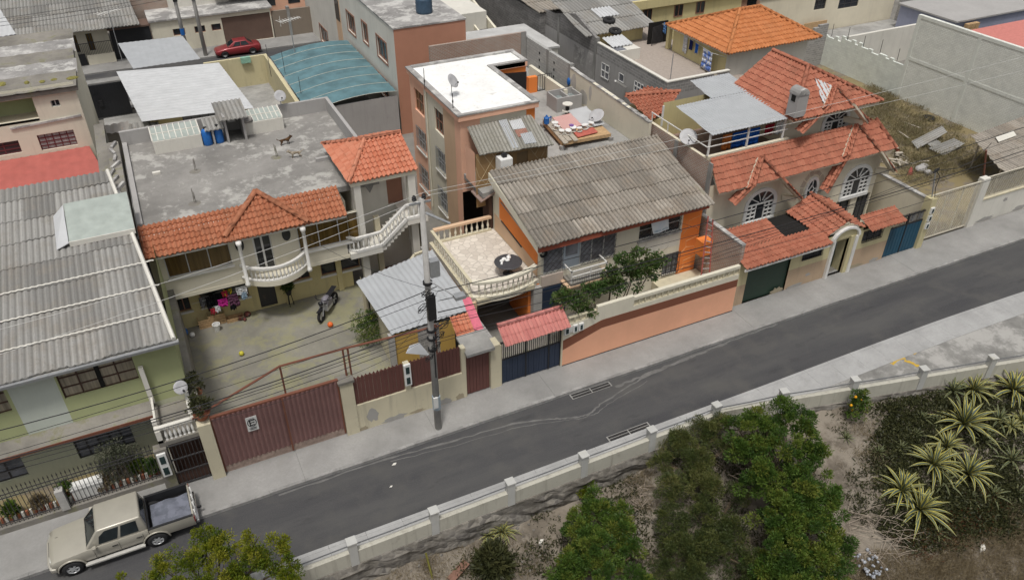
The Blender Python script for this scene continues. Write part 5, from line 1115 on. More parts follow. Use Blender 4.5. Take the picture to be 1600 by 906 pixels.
h = WU.rect((1281, 188), (1325, 203)); arch_window(WU, (h[0] + h[1]) / 2, h[2] + .0, h[2] + .85, 1.7)
# oval window with painted stone ring
u, z = WD.px(1267, 296); f = MB()
def ell(rx, rz, n=24): return [(u + rx * math.cos(2 * math.pi * k / n), z + rz * math.sin(2 * math.pi * k / n)) for k in range(n)]
i_, o_ = ell(.36, .68), ell(.52, .86)
for k in range(24): f.prism([WD.p(*i_[k], -.003), WD.p(*o_[k], -.003), WD.p(*o_[(k+1) % 24], -.003), WD.p(*i_[(k+1) % 24], -.003)], WD.n * .09)
f = f.build('oval_window', M['white_wood'], hD); MB().prism([WD.p(*p, -.004) for p in i_], WD.n * .01).build('pane', M['glass'], f); b = MB()
dm4 = [(u, z + .28), (u + .2, z), (u, z - .28), (u - .2, z)]
for k in range(4): b.beam(WD.p(*dm4[k], -.04), WD.p(*dm4[(k+1) % 4], -.04), .05); b.beam(WD.p(*dm4[k], -.04), WD.p(*((u, z + .68), (u + .36, z), (u, z - .68), (u - .36, z))[k], -.04), .05)
b.build('glazing_bars', M['white_wood'], f)
m = MB(); q = random.Random(9)
for k in range(15):
    a = 2 * math.pi * k / 15; r1 = q.uniform(.62, .72), q.uniform(.95, 1.05); r2 = q.uniform(.85, 1.0), q.uniform(1.2, 1.35); a2 = a + .36
    m.prism([WD.p(u + r1[0] * math.cos(a), z + r1[1] * math.sin(a), -.002), WD.p(u + r2[0] * math.cos(a), z + r2[1] * math.sin(a), -.002), WD.p(u + r2[0] * math.cos(a2), z + r2[1] * math.sin(a2), -.002), WD.p(u + r1[0] * math.cos(a2), z + r1[1] * math.sin(a2), -.002)], WD.n * .015)
m.build('stone_ring', plaster('painted_stones', (.5, .43, .34), .6), hD)
# covered roof terrace: metal sheets on white posts, rail, washing
mr = thing('terrace_shelter', 'light grey metal sheet roof on white posts over the balcony of the dormer house', 'roof shelter', (31, 9, 6.2))
g = lambda x, y, z: at(x, y, Z=z)
c0, c1, c2, c3, c4, c5 = (at(x, y, Z=z) for x, y, z in ((1078, 127, 8.5), (1138, 115, 8.5), (1240, 184, 8.25), (1112, 212, 8.25), (1056, 167, 8.42), (1110, 155, 8.42)))
c6 = c1.lerp(c2, .42); from_bm('roof', sheet([c4, c5, c6, c2, c3], (0, -1, -.04), 'corr', .2, 3.6, .022), M['metalsheet'], mr); from_bm('roof', sheet([c0, c1, c6 + V(0, 0, .03), c5 + V(0, 0, .03)], (0, -1, -.04), 'corr', .2, 4, .022), M['metalsheet'], mr)
for x, y in ((26.75, 4.9), (29.35, 4.87), (31.9, 4.87), (26.75, 9.3)): MB().box(x - .045, x + .045, y - .045, y + .045, 6.95, 8.2).build('post', M['white'], mr)
m = MB(); m.beam((26.62, 4.87, 7.5), (32.2, 4.87, 7.5), .05); m.beam((26.62, 4.9, 7.5), (26.62, 10.2, 7.5), .05)
for y in (6.7, 8.5, 10.1): m.beam((26.62, y, 6.9), (26.62, y, 7.5), .05)
m.build('rail', M['white'], mr)
m = MB(); face(m, Front(26.8, 9.4), 5.6, 6.2, 8.35); m.build('rear_wall', M['yellow'], mr)
satellite_dish('satellite_dish', 'grey satellite dish on the left parapet of the covered balcony', (26.62, 6.6, 6.93), R(-30), tilt=20, r=.5, mast=.35)
def washing(name, label, p, w_, h_, mat, rz=0, cat='washing', grp=None, seed=1, torn=.1):
    m = MB(); q = random.Random(seed); nu = 6; G = []
    for j in range(5):
        row = []
        for k in range(nu + 1):
            s = k / nu - .5; t = j / 4; row.append(V(s * w_ * (1 + torn * .6 * t * q.uniform(-1, 1)), .05 * math.sin(k * 1.7 + seed) * (t + .2), -h_ * t * (1 - torn * q.uniform(0, 1))))
        G.append(row)
    for j in range(4):
        for k in range(nu): m.poly([G[j][k], G[j+1][k], G[j+1][k+1], G[j][k+1]])
    o = m.build(name, mat, None, True, loc=p); o.rotation_euler = (0, 0, rz)
    s = o.modifiers.new('t', 'SOLIDIFY'); s.thickness = .012; return tag(o, label, cat, grp)
blue = fabric('blue_cloth', (.02, .11, .42), (.015, .08, .34), 3); red = fabric('dark_red_cloth', (.25, .015, .03)); wcl = fabric('white_cloth', (.62, .63, .65), (.55, .56, .58), 2); orc = fabric('orange_cloth', (.5, .16, .04))
for x, y, w_, h_, mt, lab in ((1137, 210, .6, 1.0, orc, 'orange cloth hanging beside the blue sheets on the covered balcony'), (1156, 206, .9, 1.0, blue, 'left blue sheet hanging under the metal roof of the balcony'), (1177, 201, 1.05, 1.1, blue, 'wide blue sheet hanging beside the dark red garment'), (1204, 194, .7, .7, red, 'dark red garment drying under the metal roof'), (1220, 190, .5, .8, wcl, 'white cloth drying at the right end of the covered balcony')):
    washing('laundry', lab, at(x, y, Y=5.4), w_, h_, mt, seed=x)
rt = thing('corner_roof', 'small red tiled corner roof above the raw brick wall', 'roof', (28, 11.5, 7))
A_, B_, C_ = at(1020, 148, Z=7.3), at(1085, 155, Z=7.3), at(1050, 187, Z=6.9); from_bm('tiles', sheet([V(26.6, 13.2, 7.4), V(28.3, 13.2, 7.7), V(29.6, 11.6, 7.7), V(28.2, 10.6, 7.3), V(26.6, 10.2, 6.9)], (-.3, -1, -.4), 'tile', .25, .37), M['tile_red'], rt)
m = MB(); tile_cap(m, V(26.7, 13.2, 7.5), V(29.6, 11.6, 7.8), .14); m.build('ridge_cap', M['tile_red'], rt, True); MB().box(26.6, 28.8, 10.4, 13.1, 6.2, 6.85).build('wall', M['yellow'], rt)
# ------------------------------------------------------------------ front range of the dormer house
FY = .3; fr_ = thing('front_range', 'low cream and beige street range with tiled canopy, green garage door and arched entrance', 'gatehouse', (32, FY, 0)); WF = Front(26.0, FY)
gd = WF.rect((1172, 410), (1222, 455)); gd = (gd[0], gd[1] + .1, 0, 2.35); wA = WF.rect((1255, 388), (1284, 395)); wA = (wA[0] + .1, wA[1], 1.75, 2.5); wB_ = WF.rect((1349, 360), (1376, 368)); wB_ = (wB_[0] + .1, wB_[1] + .05, 1.7, 2.45)
en = (6.85, 8.0, 0, 2.35); L_ = 11.3
m = MB(); face(m, WF, L_, 1.32, 2.8, [gd, wA, en, wB_], .15); m.build('wall', M['yellow_d'], fr_)
m = MB(); face(m, WF, L_, -.2, 1.318, [gd, en, (wA[0], wA[1], 1.75, 2.5)], .15); m.build('wall', M['beige'], fr_); face(MB(), Right(26.0 + L_, FY), 1.0, -.2, 2.75).build('wall', M['yellow_d'], fr_)
wbox(MB(), WF, gd[0], gd[1], gd[2], gd[3], .1, .14).build('garage_door', M['greengate'], fr_); wbox(MB(), WF, en[0], en[1], 0, 2.3, .7, .75).build('door', M['greengate'], fr_)
m = MB(); wbox(m, WF, en[1] + .02, en[1] + .45, -.1, 2.5, -.12, .7); m.build('porch_side', M['yellow_d'], fr_); m = MB(); wbox(m, WF, en[0] - .2, en[0] - .02, -.1, 2.5, -.16, -.004); wbox(m, WF, en[1] + .3, en[1] + .52, -.1, 2.5, -.2, -.124)
uc = (en[0] + en[1] + .3) / 2; rr2 = (en[1] - en[0]) / 2 + .3
for k in range(10):
    a, b = math.pi * k / 10, math.pi * (k + 1) / 10
    m.prism([WF.p(uc + rr2 * math.cos(a), 2.5 + rr2 * .7 * math.sin(a), -.004), WF.p(uc + (rr2 + .17) * math.cos(a), 2.5 + (rr2 + .17) * .7 * math.sin(a), -.004), WF.p(uc + (rr2 + .17) * math.cos(b), 2.5 + (rr2 + .17) * .7 * math.sin(b), -.004), WF.p(uc + rr2 * math.cos(b), 2.5 + rr2 * .7 * math.sin(b), -.004)], WF.n * .2)
m.build('entrance_trim', M['white'], fr_)
m = MB(); m.prism([WF.p(uc + rr2 * math.cos(math.pi * k / 10), 2.5 + rr2 * .7 * math.sin(math.pi * k / 10), .0) for k in range(11)], WF.n * .06); m.build('tympanum', M['yellow_d'], fr_)
for h in (wA, wB_): window(fr_, WF, h, 3, 1, M['darkgrille'], M['glass'], .04, .1, grille='v', gm=M['darkgrille'])
MB().box(26.05, 32.0, -.25, -.17, 2.62, 2.74).build('eave_trim', M['white'], fr_)
a0, a1, b1, b0 = V(26.1, -.3, 2.8), V(32.0, -.3, 2.8), V(32.0, 2.7, 3.38), V(26.35, 2.7, 3.38)
hole = [V(29.9, 1.15, 3.08), V(31.7, 1.15, 3.08), V(31.7, 2.7, 3.38), V(29.9, 2.7, 3.38)]
dn = (0, -1, -.19)
for P in ([a0, a1, V(32.0, 1.1, 3.072), V(26.2, 1.1, 3.072)], [V(26.2, 1.1, 3.072), V(29.7, 1.1, 3.072), V(29.7, 2.7, 3.38), b0]): from_bm('canopy_tiles', sheet(P, dn, 'tile', .25, .37), M['tile_red'], fr_)
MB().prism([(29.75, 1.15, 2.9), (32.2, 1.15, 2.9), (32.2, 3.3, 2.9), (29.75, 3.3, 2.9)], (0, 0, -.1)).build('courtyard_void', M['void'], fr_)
gx0, gx1, gxm = 31.9, 35.0, 33.5; gz = 3.55
for P, d in (([V(gx0, .2, 2.8), V(gxm, .2, gz), V(gxm, 3.3, gz + .25), V(gx0, 3.3, 3.1)], (-1, 0, -.45)), ([V(gx1, .2, 2.8), V(gxm, .2, gz), V(gxm, 3.3, gz + .25), V(gx1, 3.3, 3.1)], (1, 0, -.45))): from_bm('canopy_tiles', sheet(P, d, 'tile', .25, .37), M['tile_red'], fr_)
m = MB(); tile_cap(m, V(gxm, .2, gz + .08), V(gxm, 3.3, gz + .33), .13); m.build('ridge_cap', M['tile_red'], fr_, True)
from_bm('canopy_tiles', sheet([V(34.95, -.3, 2.8), V(37.6, -.3, 2.8), V(37.6, .8, 3.25), V(34.95, .8, 3.25)], (0, -1, -.4), 'tile', .25, .37), M['tile_red'], fr_)
MB().box(34.95, 37.45, .3, .62, 2.6, 2.78).build('canopy_beam', M['yellow_d'], fr_)
bg_ = thing('blue_gate', 'teal blue sheet metal gate with open bars along its top', 'gate', (38.7, .35, 0)); m = MB()
for k in range(20): a = 37.38 + 2.62 * k / 20; m.box(a, a + .125, .34 + .012 * (k % 2), .39, .05, 2.0)
m.build('gate_leaf', M['tealgate'], bg_); m = MB()
for k in range(24): a = 37.4 + 2.6 * k / 24; m.beam((a, .37, 2.0), (a, .37, 2.75), .025)
for z in (1.98, 2.6): m.box(37.36, 40.02, .33, .4, z, z + .05)
m.box(38.65, 38.72, .32, .41, .05, 2.7); m.build('gate_bars', M['blackmetal'], bg_); m = MB()
for k in range(9): a = 38.8 + .13 * k; m.box(a, a + .05, .36, .38, 2.1, 2.55)
m.build('scroll_bars', M['galv'], bg_)
gpst = single('gate_pillar', MB().box(40.05, 40.5, .2, .7, -.2, 3.4), M['yellow_d'], 'tall cream pillar between the blue gate and the pale mesh gate', 'pillar')
for k in range(3): meter_box('meter_box', ('upper', 'middle', 'lower')[k] + ' dark meter on the pillar right of the blue gate', 40.15, 40.42, 1.4 + .52 * k, 1.8 + .52 * k, .198, 1, grp='meters on the cream pillar')
dsw = thing('side_wall', 'cream side wall running back from the blue gate, grey coping', 'wall', (40.6, 4, 0)); MB().box(40.52, 40.72, .75, 11, -.2, 3.0).build('wall', M['palebeige'], dsw); MB().box(40.48, 40.76, .73, 11, 3.0, 3.08).build('coping', M['stainroof'], dsw)
byw = thing('brick_side_wall', 'bare brick boundary wall beside the red ladder, next to the tiled street canopy', 'wall', (26.2, 2.2, 0)); MB().box(26.08, 26.3, .35, 3.98, -.2, 3.9).build('wall', bl_, byw); MB().box(26.06, 26.32, .34, 3.99, 3.9, 3.98).build('coping', M['stainroof'], byw)
structure('courtyard', MB().box(26.31, 40.5, .6, 4.0, -.3, .003), M['oldconc'])

# ------------------------------------------------------------------ vacant lot, mesh gate, white block walls
structure('vacant_lot', MB().box(40.76, 58.3, .8, 40, -.3, .002), M['lotdirt'])
LY = .75; mg = thing('mesh_gate', 'wide cream framed wire mesh gate closing the vacant lot', 'gate', (43, LY, 0))
def mesh_panel(mb, x0, x1, z0, z1, y, st=.14, r=.012):
    k = -(z1 - z0)
    while k < x1 - x0:
        for sg_ in (1, -1):
            a, b = max(k, 0), min(k + z1 - z0, x1 - x0)
            if b - a > .02:
                za, zb = (z0 + a - k, z0 + b - k) if sg_ > 0 else (z1 - (a - k), z1 - (b - k)); mb.beam((x0 + a, y, za), (x0 + b, y, zb), r)
        k += st
m = MB(); mesh_panel(m, 40.75, 44.9, .15, 3.2, LY, .15); cmesh = simple('cream_mesh', (.6, .56, .46), .6); m.build('mesh', cmesh, mg)
m = MB()
for x in (40.7, 42.1, 43.5, 44.9): m.box(x, x + .06, LY - .03, LY + .03, .1, 3.25)
m.box(40.7, 44.96, LY - .029, LY + .029, .08, .16); m.box(40.7, 44.96, LY - .031, LY + .031, 3.2, 3.27); m.build('gate_frame', cmesh, mg)
lw = thing('lot_wall', 'white low wall with a mesh screen above and a thick white pier', 'wall', (48, LY, 0))
MB().box(45.0, 45.6, LY - .15, LY + .25, -.2, 3.4).build('pier', M['whitewall'], lw); MB().box(45.6, 62, LY, LY + .2, -.2, 1.7).build('wall', M['whitewall'], lw); MB().box(45.6, 62, LY - .04, LY + .24, 1.7, 1.8).build('coping', M['cream'], lw)
m = MB(); mesh_panel(m, 45.65, 58, 1.82, 3.3, LY + .1, .15); m.box(45.6, 58, LY + .07, LY + .13, 3.28, 3.34); m.build('mesh', cmesh, lw)
big = thing('block_boundary_wall', 'very tall whitewashed block wall beside the vacant lot', 'wall', (58.3, 8, 0)); Wb = Left(58.2, 18.6)
m = MB(); m.box(58.2, 58.5, -14, 18.6, -.3, 7.0); m.build('wall', M['mintbrick'], big); m = MB()
for y in (18.3, 12.6, 7.2, 1.8, -3.6): m.box(58.17, 58.198, y, y + .3, -.3, 7.0)
m.box(58.172, 58.197, -14, 18.3, 3.35, 3.6); m.box(58.174, 58.196, -14, 18.3, 6.75, 7.0); m.build('concrete_frame', plaster('white_frame', (.72, .74, .69), .3), big)
b2 = thing('low_boundary_wall', 'low whitewashed block wall with a ragged top along the back of the lot', 'wall', (58.3, 24, 0)); m = MB(); q = random.Random(2)
for k in range(26): y = 18.62 + .4 * k; m.box(58.2, 58.42, y, y + .4, -.3, 2.75 + .25 * (k // 9 % 2) + q.choice((0, 0, .2, -.1)))
m.build('wall', M['mint'], b2)
m = MB()
for k in range(5): m.tube([(58.3, 19.5 + 1.9 * k, 2.8), (58.32, 19.55 + 1.9 * k, 3.9 + .2 * (k % 2))], .03, 4)
m.build('rebar', M['darkgrille'], b2)
rg = thing('ruined_wall', 'stepped grey block wall behind the orange hipped house', 'wall', (53, 28.5, 0)); m = MB()
for k in range(14): m.box(50.5 + .55 * k, 51.05 + .55 * k, 27.6, 27.85, -.2, 2.2 + q.choice((0, .2, .4)) + (1.4 if k > 10 else 0))
m.build('wall', M['block'], rg)
# litter of the lot
tyre(at(1452, 185, Z=.12), 'black tyre lying in dry grass below the white block wall', rot=(.1, .05, 0), R0=.36, r=.13)
def loose_sheet(name, label, pts, mat, kind='corr', w_=.2, amp=.04, cat='roof sheet', grp='old sheets on the vacant lot'):
    o = from_bm(name, sheet(pts, pts[0] - pts[-1], kind, w_, 9, amp), mat); return tag(o, label, cat, grp)
gs = M['fibro_light']
Z_ = lambda x, y, z=.3: at(x, y, Z=z)
loose_sheet('fibro_sheet', 'long corrugated sheet propped in the dry grass of the lot', [Z_(1424, 222, .3), Z_(1434, 233, .25), Z_(1480, 207, .7), Z_(1472, 197, .8)], gs)
loose_sheet('fibro_sheet', 'broad grey sheet lying flat in the middle of the lot', [Z_(1450, 232, .35), Z_(1475, 244, .2), Z_(1507, 225, .35), Z_(1490, 216, .5)], gs)
loose_sheet('fibro_sheet', 'small broken sheet beside the long corrugated one', [Z_(1448, 225), Z_(1460, 234), Z_(1474, 226), Z_(1462, 218)], M['concrete'])
ls = thing('lot_shelter', 'low shelter of old corrugated sheets behind the mesh screen at the right edge', 'shelter', (54, 5, 0))
P = [at(1553, 240, Z=2.3), at(1640, 270, Z=2.1), at(1640, 180, Z=2.6), at(1542, 225, Z=2.5)]
P = [V(49.6, 2.6, 2.15), V(57.9, 2.2, 2.15), V(57.9, 7.2, 2.6), V(51.6, 6.6, 2.5)]
from_bm('roof', sheet(P, (0, -1, -.1), 'fibro', .26, 1.9, .04), M['fibro'], ls)
for x, y in ((50.2, 2.9), (53, 2.7), (57, 2.7), (52.2, 6.2)): MB().tube([(x, y, -.1), (x, y, 2.2)], .06, 5).build('post', M['woodgrey'], ls)
MB().prism([V(52.5, 5.1, 2.52), V(54.6, 5.3, 2.52), V(55, 5.9, 2.58), V(52.9, 5.7, 2.58)], (0, 0, .03)).build('white_board', M['whitewall'], ls)
m = MB(); q = random.Random(12); p = at(1405, 255, Z=0)
for k in range(24):
    a = V(p.x + q.uniform(-1.2, 1.2), p.y + q.uniform(-.9, .9), q.uniform(.05, .4)); b = a + V(q.uniform(-1, 1), q.uniform(-1, 1), q.uniform(-.1, .15)); m.beam(a, b, q.uniform(.06, .25), .04)
tag(single('rubble_heap', m, M['woodgrey'], 'heap of broken boards beside the corner of the dormer house', 'rubble'), kind=None)
single('tarp_heap', MB().ball((p.x + .3, p.y - 1.6, .2), (.5, .35, .28), 9, 6).ball((p.x + 1.0, p.y - 1.3, .1), (.4, .35, .22), 9, 6).ball((p.x + .5, p.y - 2.1, .1), (.3, .3, .2), 8, 5), M['parapet'], 'pale plastic sacks heaped below the board rubble', 'sacks', smooth=True)
single('red_scrap', MB().prism([(p.x - 1.0, p.y - 1.7, .0), (p.x - .6, p.y - 1.8, 0), (p.x - .7, p.y - 1.65, .5)], (.1, .2, 0)), M['redsheet'], 'red scrap standing beside the pale sacks', 'scrap')
m = MB(); [m.beam(at(*a, Z=.15), at(*b, Z=.25), .14, .03) for a, b in (((1403, 204), (1420, 216)), ((1410, 190), (1438, 200)))]
single('plank', m, M['woodgrey'], 'weathered planks lying in the dry grass', 'plank')
lp = single('thin_post', MB().tube([at(1536, 285, Y=1.2), at(1541, 235, Y=1.2)], .06, 6), M['rustframe'], 'thin dark post standing behind the mesh gate', 'post')

# ------------------------------------------------------------------ neighbours behind: left side
hN = thing('old_house', 'cream old house with a crumbling grey roof and dark red windows, left edge', 'house', (-9, 25.3, 0)); WN = Front(-16, 25.3)
wa = WN.rect((57, 212), (122, 226)); wb = (5.2, 8.55, wa[2] + .1, wa[3] - .1); rec = WN.rect((-60, 188), (58, 176)); rec = (6.0, rec[1], 7.35, 8.6); sm_ = WN.rect((78, 158), (95, 166))
m = MB(); face(m, WN, 12.35, -.2, 9.2, [wa, wb, rec, sm_], .15); face(m, Right(-3.65, 25.3), 12, -.2, 9.0); m.build('wall', M['cream_clean'], hN)
wbox(MB(), WN, rec[0], rec[1], rec[2], rec[3], 1.2, 1.3).build('loggia_wall', M['green_wall'], hN); m = MB(); wbox(m, WN, rec[0], rec[1], 7.2, 7.345, .0, 1.2); wbox(m, WN, rec[1] + .003, rec[1] + .1, 7.2, 8.6, .15, 1.2); m.build('loggia_floor', M['cream'], hN)
rdm = paint('dark_red_frame', (.12, .03, .035), .6, .3)
window(hN, WN, wa, 5, 4, rdm, M['glass_white'], .06); window(hN, WN, wb, 4, 3, rdm, M['glass'], .06); window(hN, WN, sm_, 2, 1, M['alu'], M['glass'], .05)
q = random.Random(14); rfn = M['fibro']
for k in range(5):
    y0, y1 = 25.0 + 2.3 * k, 25.0 + 2.3 * (k + 1) + .3; z0, z1 = 9.0 - .03 * k, 9.0 - .03 * k + .1
    o = from_bm('roof', sheet([V(-17, y0, z0), V(-3.4 + q.uniform(-.15, .1), y0, z0), V(-3.5 + q.uniform(-.1, .15), y1, z1), V(-17, y1, z1)], (0, -1, -.04), 'seam', 1.05, 3, .03), M['stainroof'] if k % 2 else M['oldconc'], hN)
MB().box(-17, -3.5, 25.1, 37.3, 8.7, 8.93).build('roof_deck', M['oldconc'], hN)
m = MB()
for k in range(26): x = q.uniform(-12, -3.6); y = q.uniform(25.2, 27.5); m.ball((x, y, 9.1), (q.uniform(.15, .5), q.uniform(.1, .3), q.uniform(.04, .1)), 6, 4)
tag(m.build('roof_moss', concrete('roof_moss', (.22, .2, .06), None, 2, .4), hN), kind='stuff')
MB().beam(WN.p(8.4, 7.0, -.02), WN.p(12.2, 7.15, -.02), .12).build('ledge', M['stainroof'], hN)
rr_o = thing('red_sheet_roof', 'sloping red metal sheet roof below the old cream house', 'roof', (-9, 22.5, 4)); P = [V(-17, 20.3, 4.6), V(-3.1, 20.3, 4.6), V(-3.9, 25.28, 5.15), V(-17, 25.28, 5.15)]
from_bm('sheet', sheet(P, (0, -1, -.1), 'seam', .5, 8, .03), M['redsheet'], rr_o); MB().box(-17, -3.4, 20.6, 25.2, 0, 4.4).build('wall', M['oldconc'], rr_o)
single('mossy_wall', MB().box(-3.3, -2.75, 11.5, 25, -.2, 6.55).box(-2.7, -2.1, 12, 21, 5.6, 6.9), M['oldconc'], 'old mossy wall between the grey corrugated roof and the flat roof', 'wall')
m = MB(); [m.beam(V(-2.55 + .2 * math.sin(k), 12 + k * .9, 6.95), V(-2.35 + .2 * math.cos(k * 2), 12.6 + k * .9, 7.0), .14) for k in range(10)]; single('rubble', m, M['stainroof'], 'broken blocks lying along the mossy wall', 'rubble')
# yard with the black gate, yellow carport building with white metal roofs
bgt = thing('black_gate', 'tall black sheet gate in the lane beside the old cream house', 'gate', (-3, 43.5, 0)); m = MB(); A = at(120, 132, Y=43.4)
m.box(-5.0, -1.35, 43.3, 43.4, .05, 2.75)
for k in range(15): m.box(-5.0 + .245 * k, -4.97 + .245 * k, 43.27, 43.3, .05, 2.75)
m.build('leaf', M['blackmetal'], bgt); MB().box(-5.2, -1.2, 43.45, 44.4, 2.7, 2.85).build('lintel', M['concrete'], bgt); MB().box(-3.6, -3.3, 43.2, 43.27, 1.0, 1.5).build('lock_plate', M['dark'], bgt)
structure('lane', MB().box(-3.6, 1.5, 22, 43.2, -.3, .002), M['deck'])
rs = thing('rusty_sheet_cover', 'low cover of rusty corrugated sheets in the lane', 'roof sheet', (-1, 27, 3)); P = [at(137, 212, Z=2.5), at(205, 206, Z=2.5), at(200, 190, Z=2.6), at(135, 202, Z=2.6)]
from_bm('sheet', sheet([P[0], P[1], P[2], P[3]], P[0] - P[3], 'corr', .5, 5, .05), M['rust'], rs); from_bm('sheet', sheet([at(200, 208, Z=2.5), at(250, 200, Z=2.5), at(246, 186, Z=2.6), at(202, 194, Z=2.6)], P[0] - P[3], 'corr', .4, 5, .05), M['fibro_light'], rs); MB().box(P[0].x + .3, P[1].x + 1.6, P[0].y + .2, P[2].y - .1, 0, 2.35).build('wall', M['oldconc'], rs)
cpb = thing('carport_building', 'pale yellow building under two broad white metal sheet roofs', 'building', (2.6, 38, 0))
P = [V(-.75, 33.4, 2.95), V(6.95, 32.5, 2.95), V(6.15, 43.3, 3.1), V(-1.7, 44.5, 3.1)]; from_bm('roof', sheet(P, (1, -.12, 0), 'seam', .55, 9, .07), M['whitesheet'], cpb)
P2 = [V(-.45, 44.6, 3.3), V(4.85, 44.3, 3.3), V(4.25, 50.6, 3.5), V(-1.1, 50.9, 3.5)]; from_bm('roof', sheet(P2, (0, -1, 0), 'corr', .45, 9, .015), M['metalsheet'], cpb)
WY = Front(-.2, 34.4); m = MB(); face(m, WY, 7, 0, 2.9, [(2.2, 5.9, .8, 2.6)], .2); face(m, Left(-.2, 44), 9.6, 0, 2.9); m.box(-.2, .3, 34.0, 34.39, 0, 2.9); m.build('wall', M['yellow'], cpb); window(cpb, WY, (2.2, 5.9, .8, 2.6), 6, 3, M['darkgrille'], M['glass_grey'], .05)
structure('concrete_court', MB().box(6.9, 10.0, 32, 44, -.2, .5), M['deck'])
yp = thing('yellow_parapet', 'pale yellow parapet wall with a small green box round the concrete court', 'wall', (9, 44, 0)); MB().box(10.0, 10.25, 22.2, 44.0, -.2, 3.0).box(5.0, 10.25, 44.0, 44.25, -.2, 3.0).build('wall', plaster('yellow_parapet', (.58, .52, .33), .35), yp); p = at(383, 92, Y=44.0); MB().box(p.x - .4, p.x + .4, 43.7, 43.99, 2.6, 3.1).build('green_box', simple('green_box', (.25, .45, .35), .5), yp)
m = MB(); m.box(10.02, 10.23, 22.2, 43.9, 3.0, 3.03)
antm = M['white']
def antenna(label, p, h, rz, s=1.0):
    t = thing('television_antenna', label, 'antenna', p, 'television antennas', rz, proto=True); MB().tube([(0, 0, 0), (0, 0, h)], .035, 5).build('mast', M['galv'], t); m = MB(); m.tube([(-.9 * s, 0, h - .1), (.9 * s, 0, h - .1)], .025, 4)
    for k in range(8): L = (.55 - .035 * k) * s; x = (-.85 + .24 * k) * s; m.tube([(x, -L, h - .1), (x, L, h - .1)], .018, 4)
    m.tube([(-.8 * s, 0, h - .5), (-.8 * s, 0, h + .35)], .02, 4); m.build('elements', antm, t); return t
antenna('tall white antenna above the teal barrel roof', at(462, 92, Z=2.9), 3.4, R(20), 1.1); antenna('white antenna on the red mast beside the white metal roof', at(191, 95, Z=.5), 4.6, R(30), 1.2)
for i, (x, y, h) in enumerate(((424, 120, 2.6), (446, 118, 2.0), (471, 150, 1.5))):
    p = at(x, y, Z=3.0); single('roof_rod', MB().tube([p, p + V(0, 0, h)], .02, 4), M['darkgrille'], ('tall thin rod at the corner of the yellow parapet', 'thin rod on the edge of the teal roof', 'short rod at the near end of the teal roof')[i], 'rod', origin=p)
# teal barrel roof
tl_ = thing('teal_roof', 'teal corrugated plastic barrel roof against the white three storey building', 'roof', (14, 36, 2)); rb = MB(); pts = [(10.35 + 6.8 * k / 14, 2.9 + .8 * math.sin(math.pi * (.08 + .62 * k / 14))) for k in range(15)]; ys = [29.6 + .5 * k for k in range(28)]
i0 = []; vs_ = [(x, y, z + .03 * math.cos(j * math.pi)) for j, y in enumerate(ys) for (x, z) in pts]; fs = [(j*15+k, j*15+k+1, (j+1)*15+k+1, (j+1)*15+k) for j in range(27) for k in range(14)]; rb.mesh(vs_, fs)
ot = rb.build('sheet', M['teal'], tl_, True); sm2 = MB()
for j in range(0, 28, 4): sm2.tube([(x, ys[j], z + .04) for (x, z) in pts], .022, 4)
sm2.build('seam', simple('seam', (.42, .42, .36), .6), ot); MB().box(10.3, 17.2, 29.7, 29.85, 0, 3.2).build('end_wall', M['parapet'], tl_); MB().box(10.28, 10.36, 29.9, 43, 0, 2.9).build('side_wall', M['cream'], tl_)
# white three storey building
hW = thing('white_building', 'white three storey building with brown framed windows and a terracotta end wall', 'building', (20, 37, 0)); WW = Left(17.4, 60); ZT = 8.05
rects = [((541, 17), (556, 55)), ((588, 55), (605, 88)), ((565, 33), (574, 50)), ((499, 38), (514, 72)), ((546, 80), (562, 118)), ((569, 98), (579, 115)), ((589, 112), (607, 150))]
H = []
for a, b in rects:
    h = WW.rect(a, b); z0, z1 = min(h[2], h[3]), max(h[2], h[3]); H.append((min(h[0], h[1]), max(h[0], h[1]), z0, z1))
Hn = []
for k, h in enumerate(H):   # near side of each opening runs lower in the picture
    a, b = rects[k]; t = WW.px(a[0], a[1]); u = WW.px(b[0], b[1]); Hn.append((t[0], u[0], u[1] if u[1] < t[1] else t[1] - 1.4, t[1]))
Hn = [(h[0], h[1], h[3] - (1.6 if h[1] - h[0] > 1.3 else .85), h[3]) for h in Hn]
m = MB(); face(m, WW, 30, -.2, ZT, Hn, .15); m.build('wall', M['whitewall'], hW)
for h in Hn: window(hW, WW, h, 2 if h[1] - h[0] > 1.3 else 1, 1, M['brownframe'], M['glass'], .08, .12, surround=.14, sm=M['brownframe'])
ub = WW.px(533, 40)[0]; wbox(MB(), WW, ub - 1.4, ub + .2, 1.5, 6.6, -.05, -.003).build('ochre_bay', M['tan'], hW); wbox(MB(), WW, ub - 1.3, ub + .1, 4.4, 6.3, -.07, -.052).build('bay_window', M['glass'], hW)
face(MB(), Front(17.4, 30.0), 5.7, -.2, ZT).build('end_wall', M['terracotta_end'], hW); m = MB(); face(m, Right(23.1, 30.0), 14, -.2, ZT); m.build('wall', M['whitewall'], hW)
MB().box(17.35, 23.15, 29.95, 52, ZT, ZT + .12).build('roof', M['stainroof'], hW); MB().box(17.3, 18.6, 46, 60, 8.4, 9.1).build('corner_parapet', M['whitewall'], hW)
wt_ = thing('water_tank', 'dark ribbed water tank on the roof of the white building', 'water tank', at(663, 18, Z=ZT + .12)); p = at(663, 20, Z=ZT + .12); pr2 = [(.62, 0)] + [(.66 - .04 * (k % 2), .12 * k) for k in range(1, 10)] + [(.5, 1.2), (.25, 1.3), (.2, 1.38)]
MB().lathe(pr2, p, 16).build('tank', simple('tank_blue', (.05, .09, .14), .5), wt_, True); MB().lathe([(.22, 1.38), (.22, 1.44)], p, 10).build('lid', M['dark'], wt_)
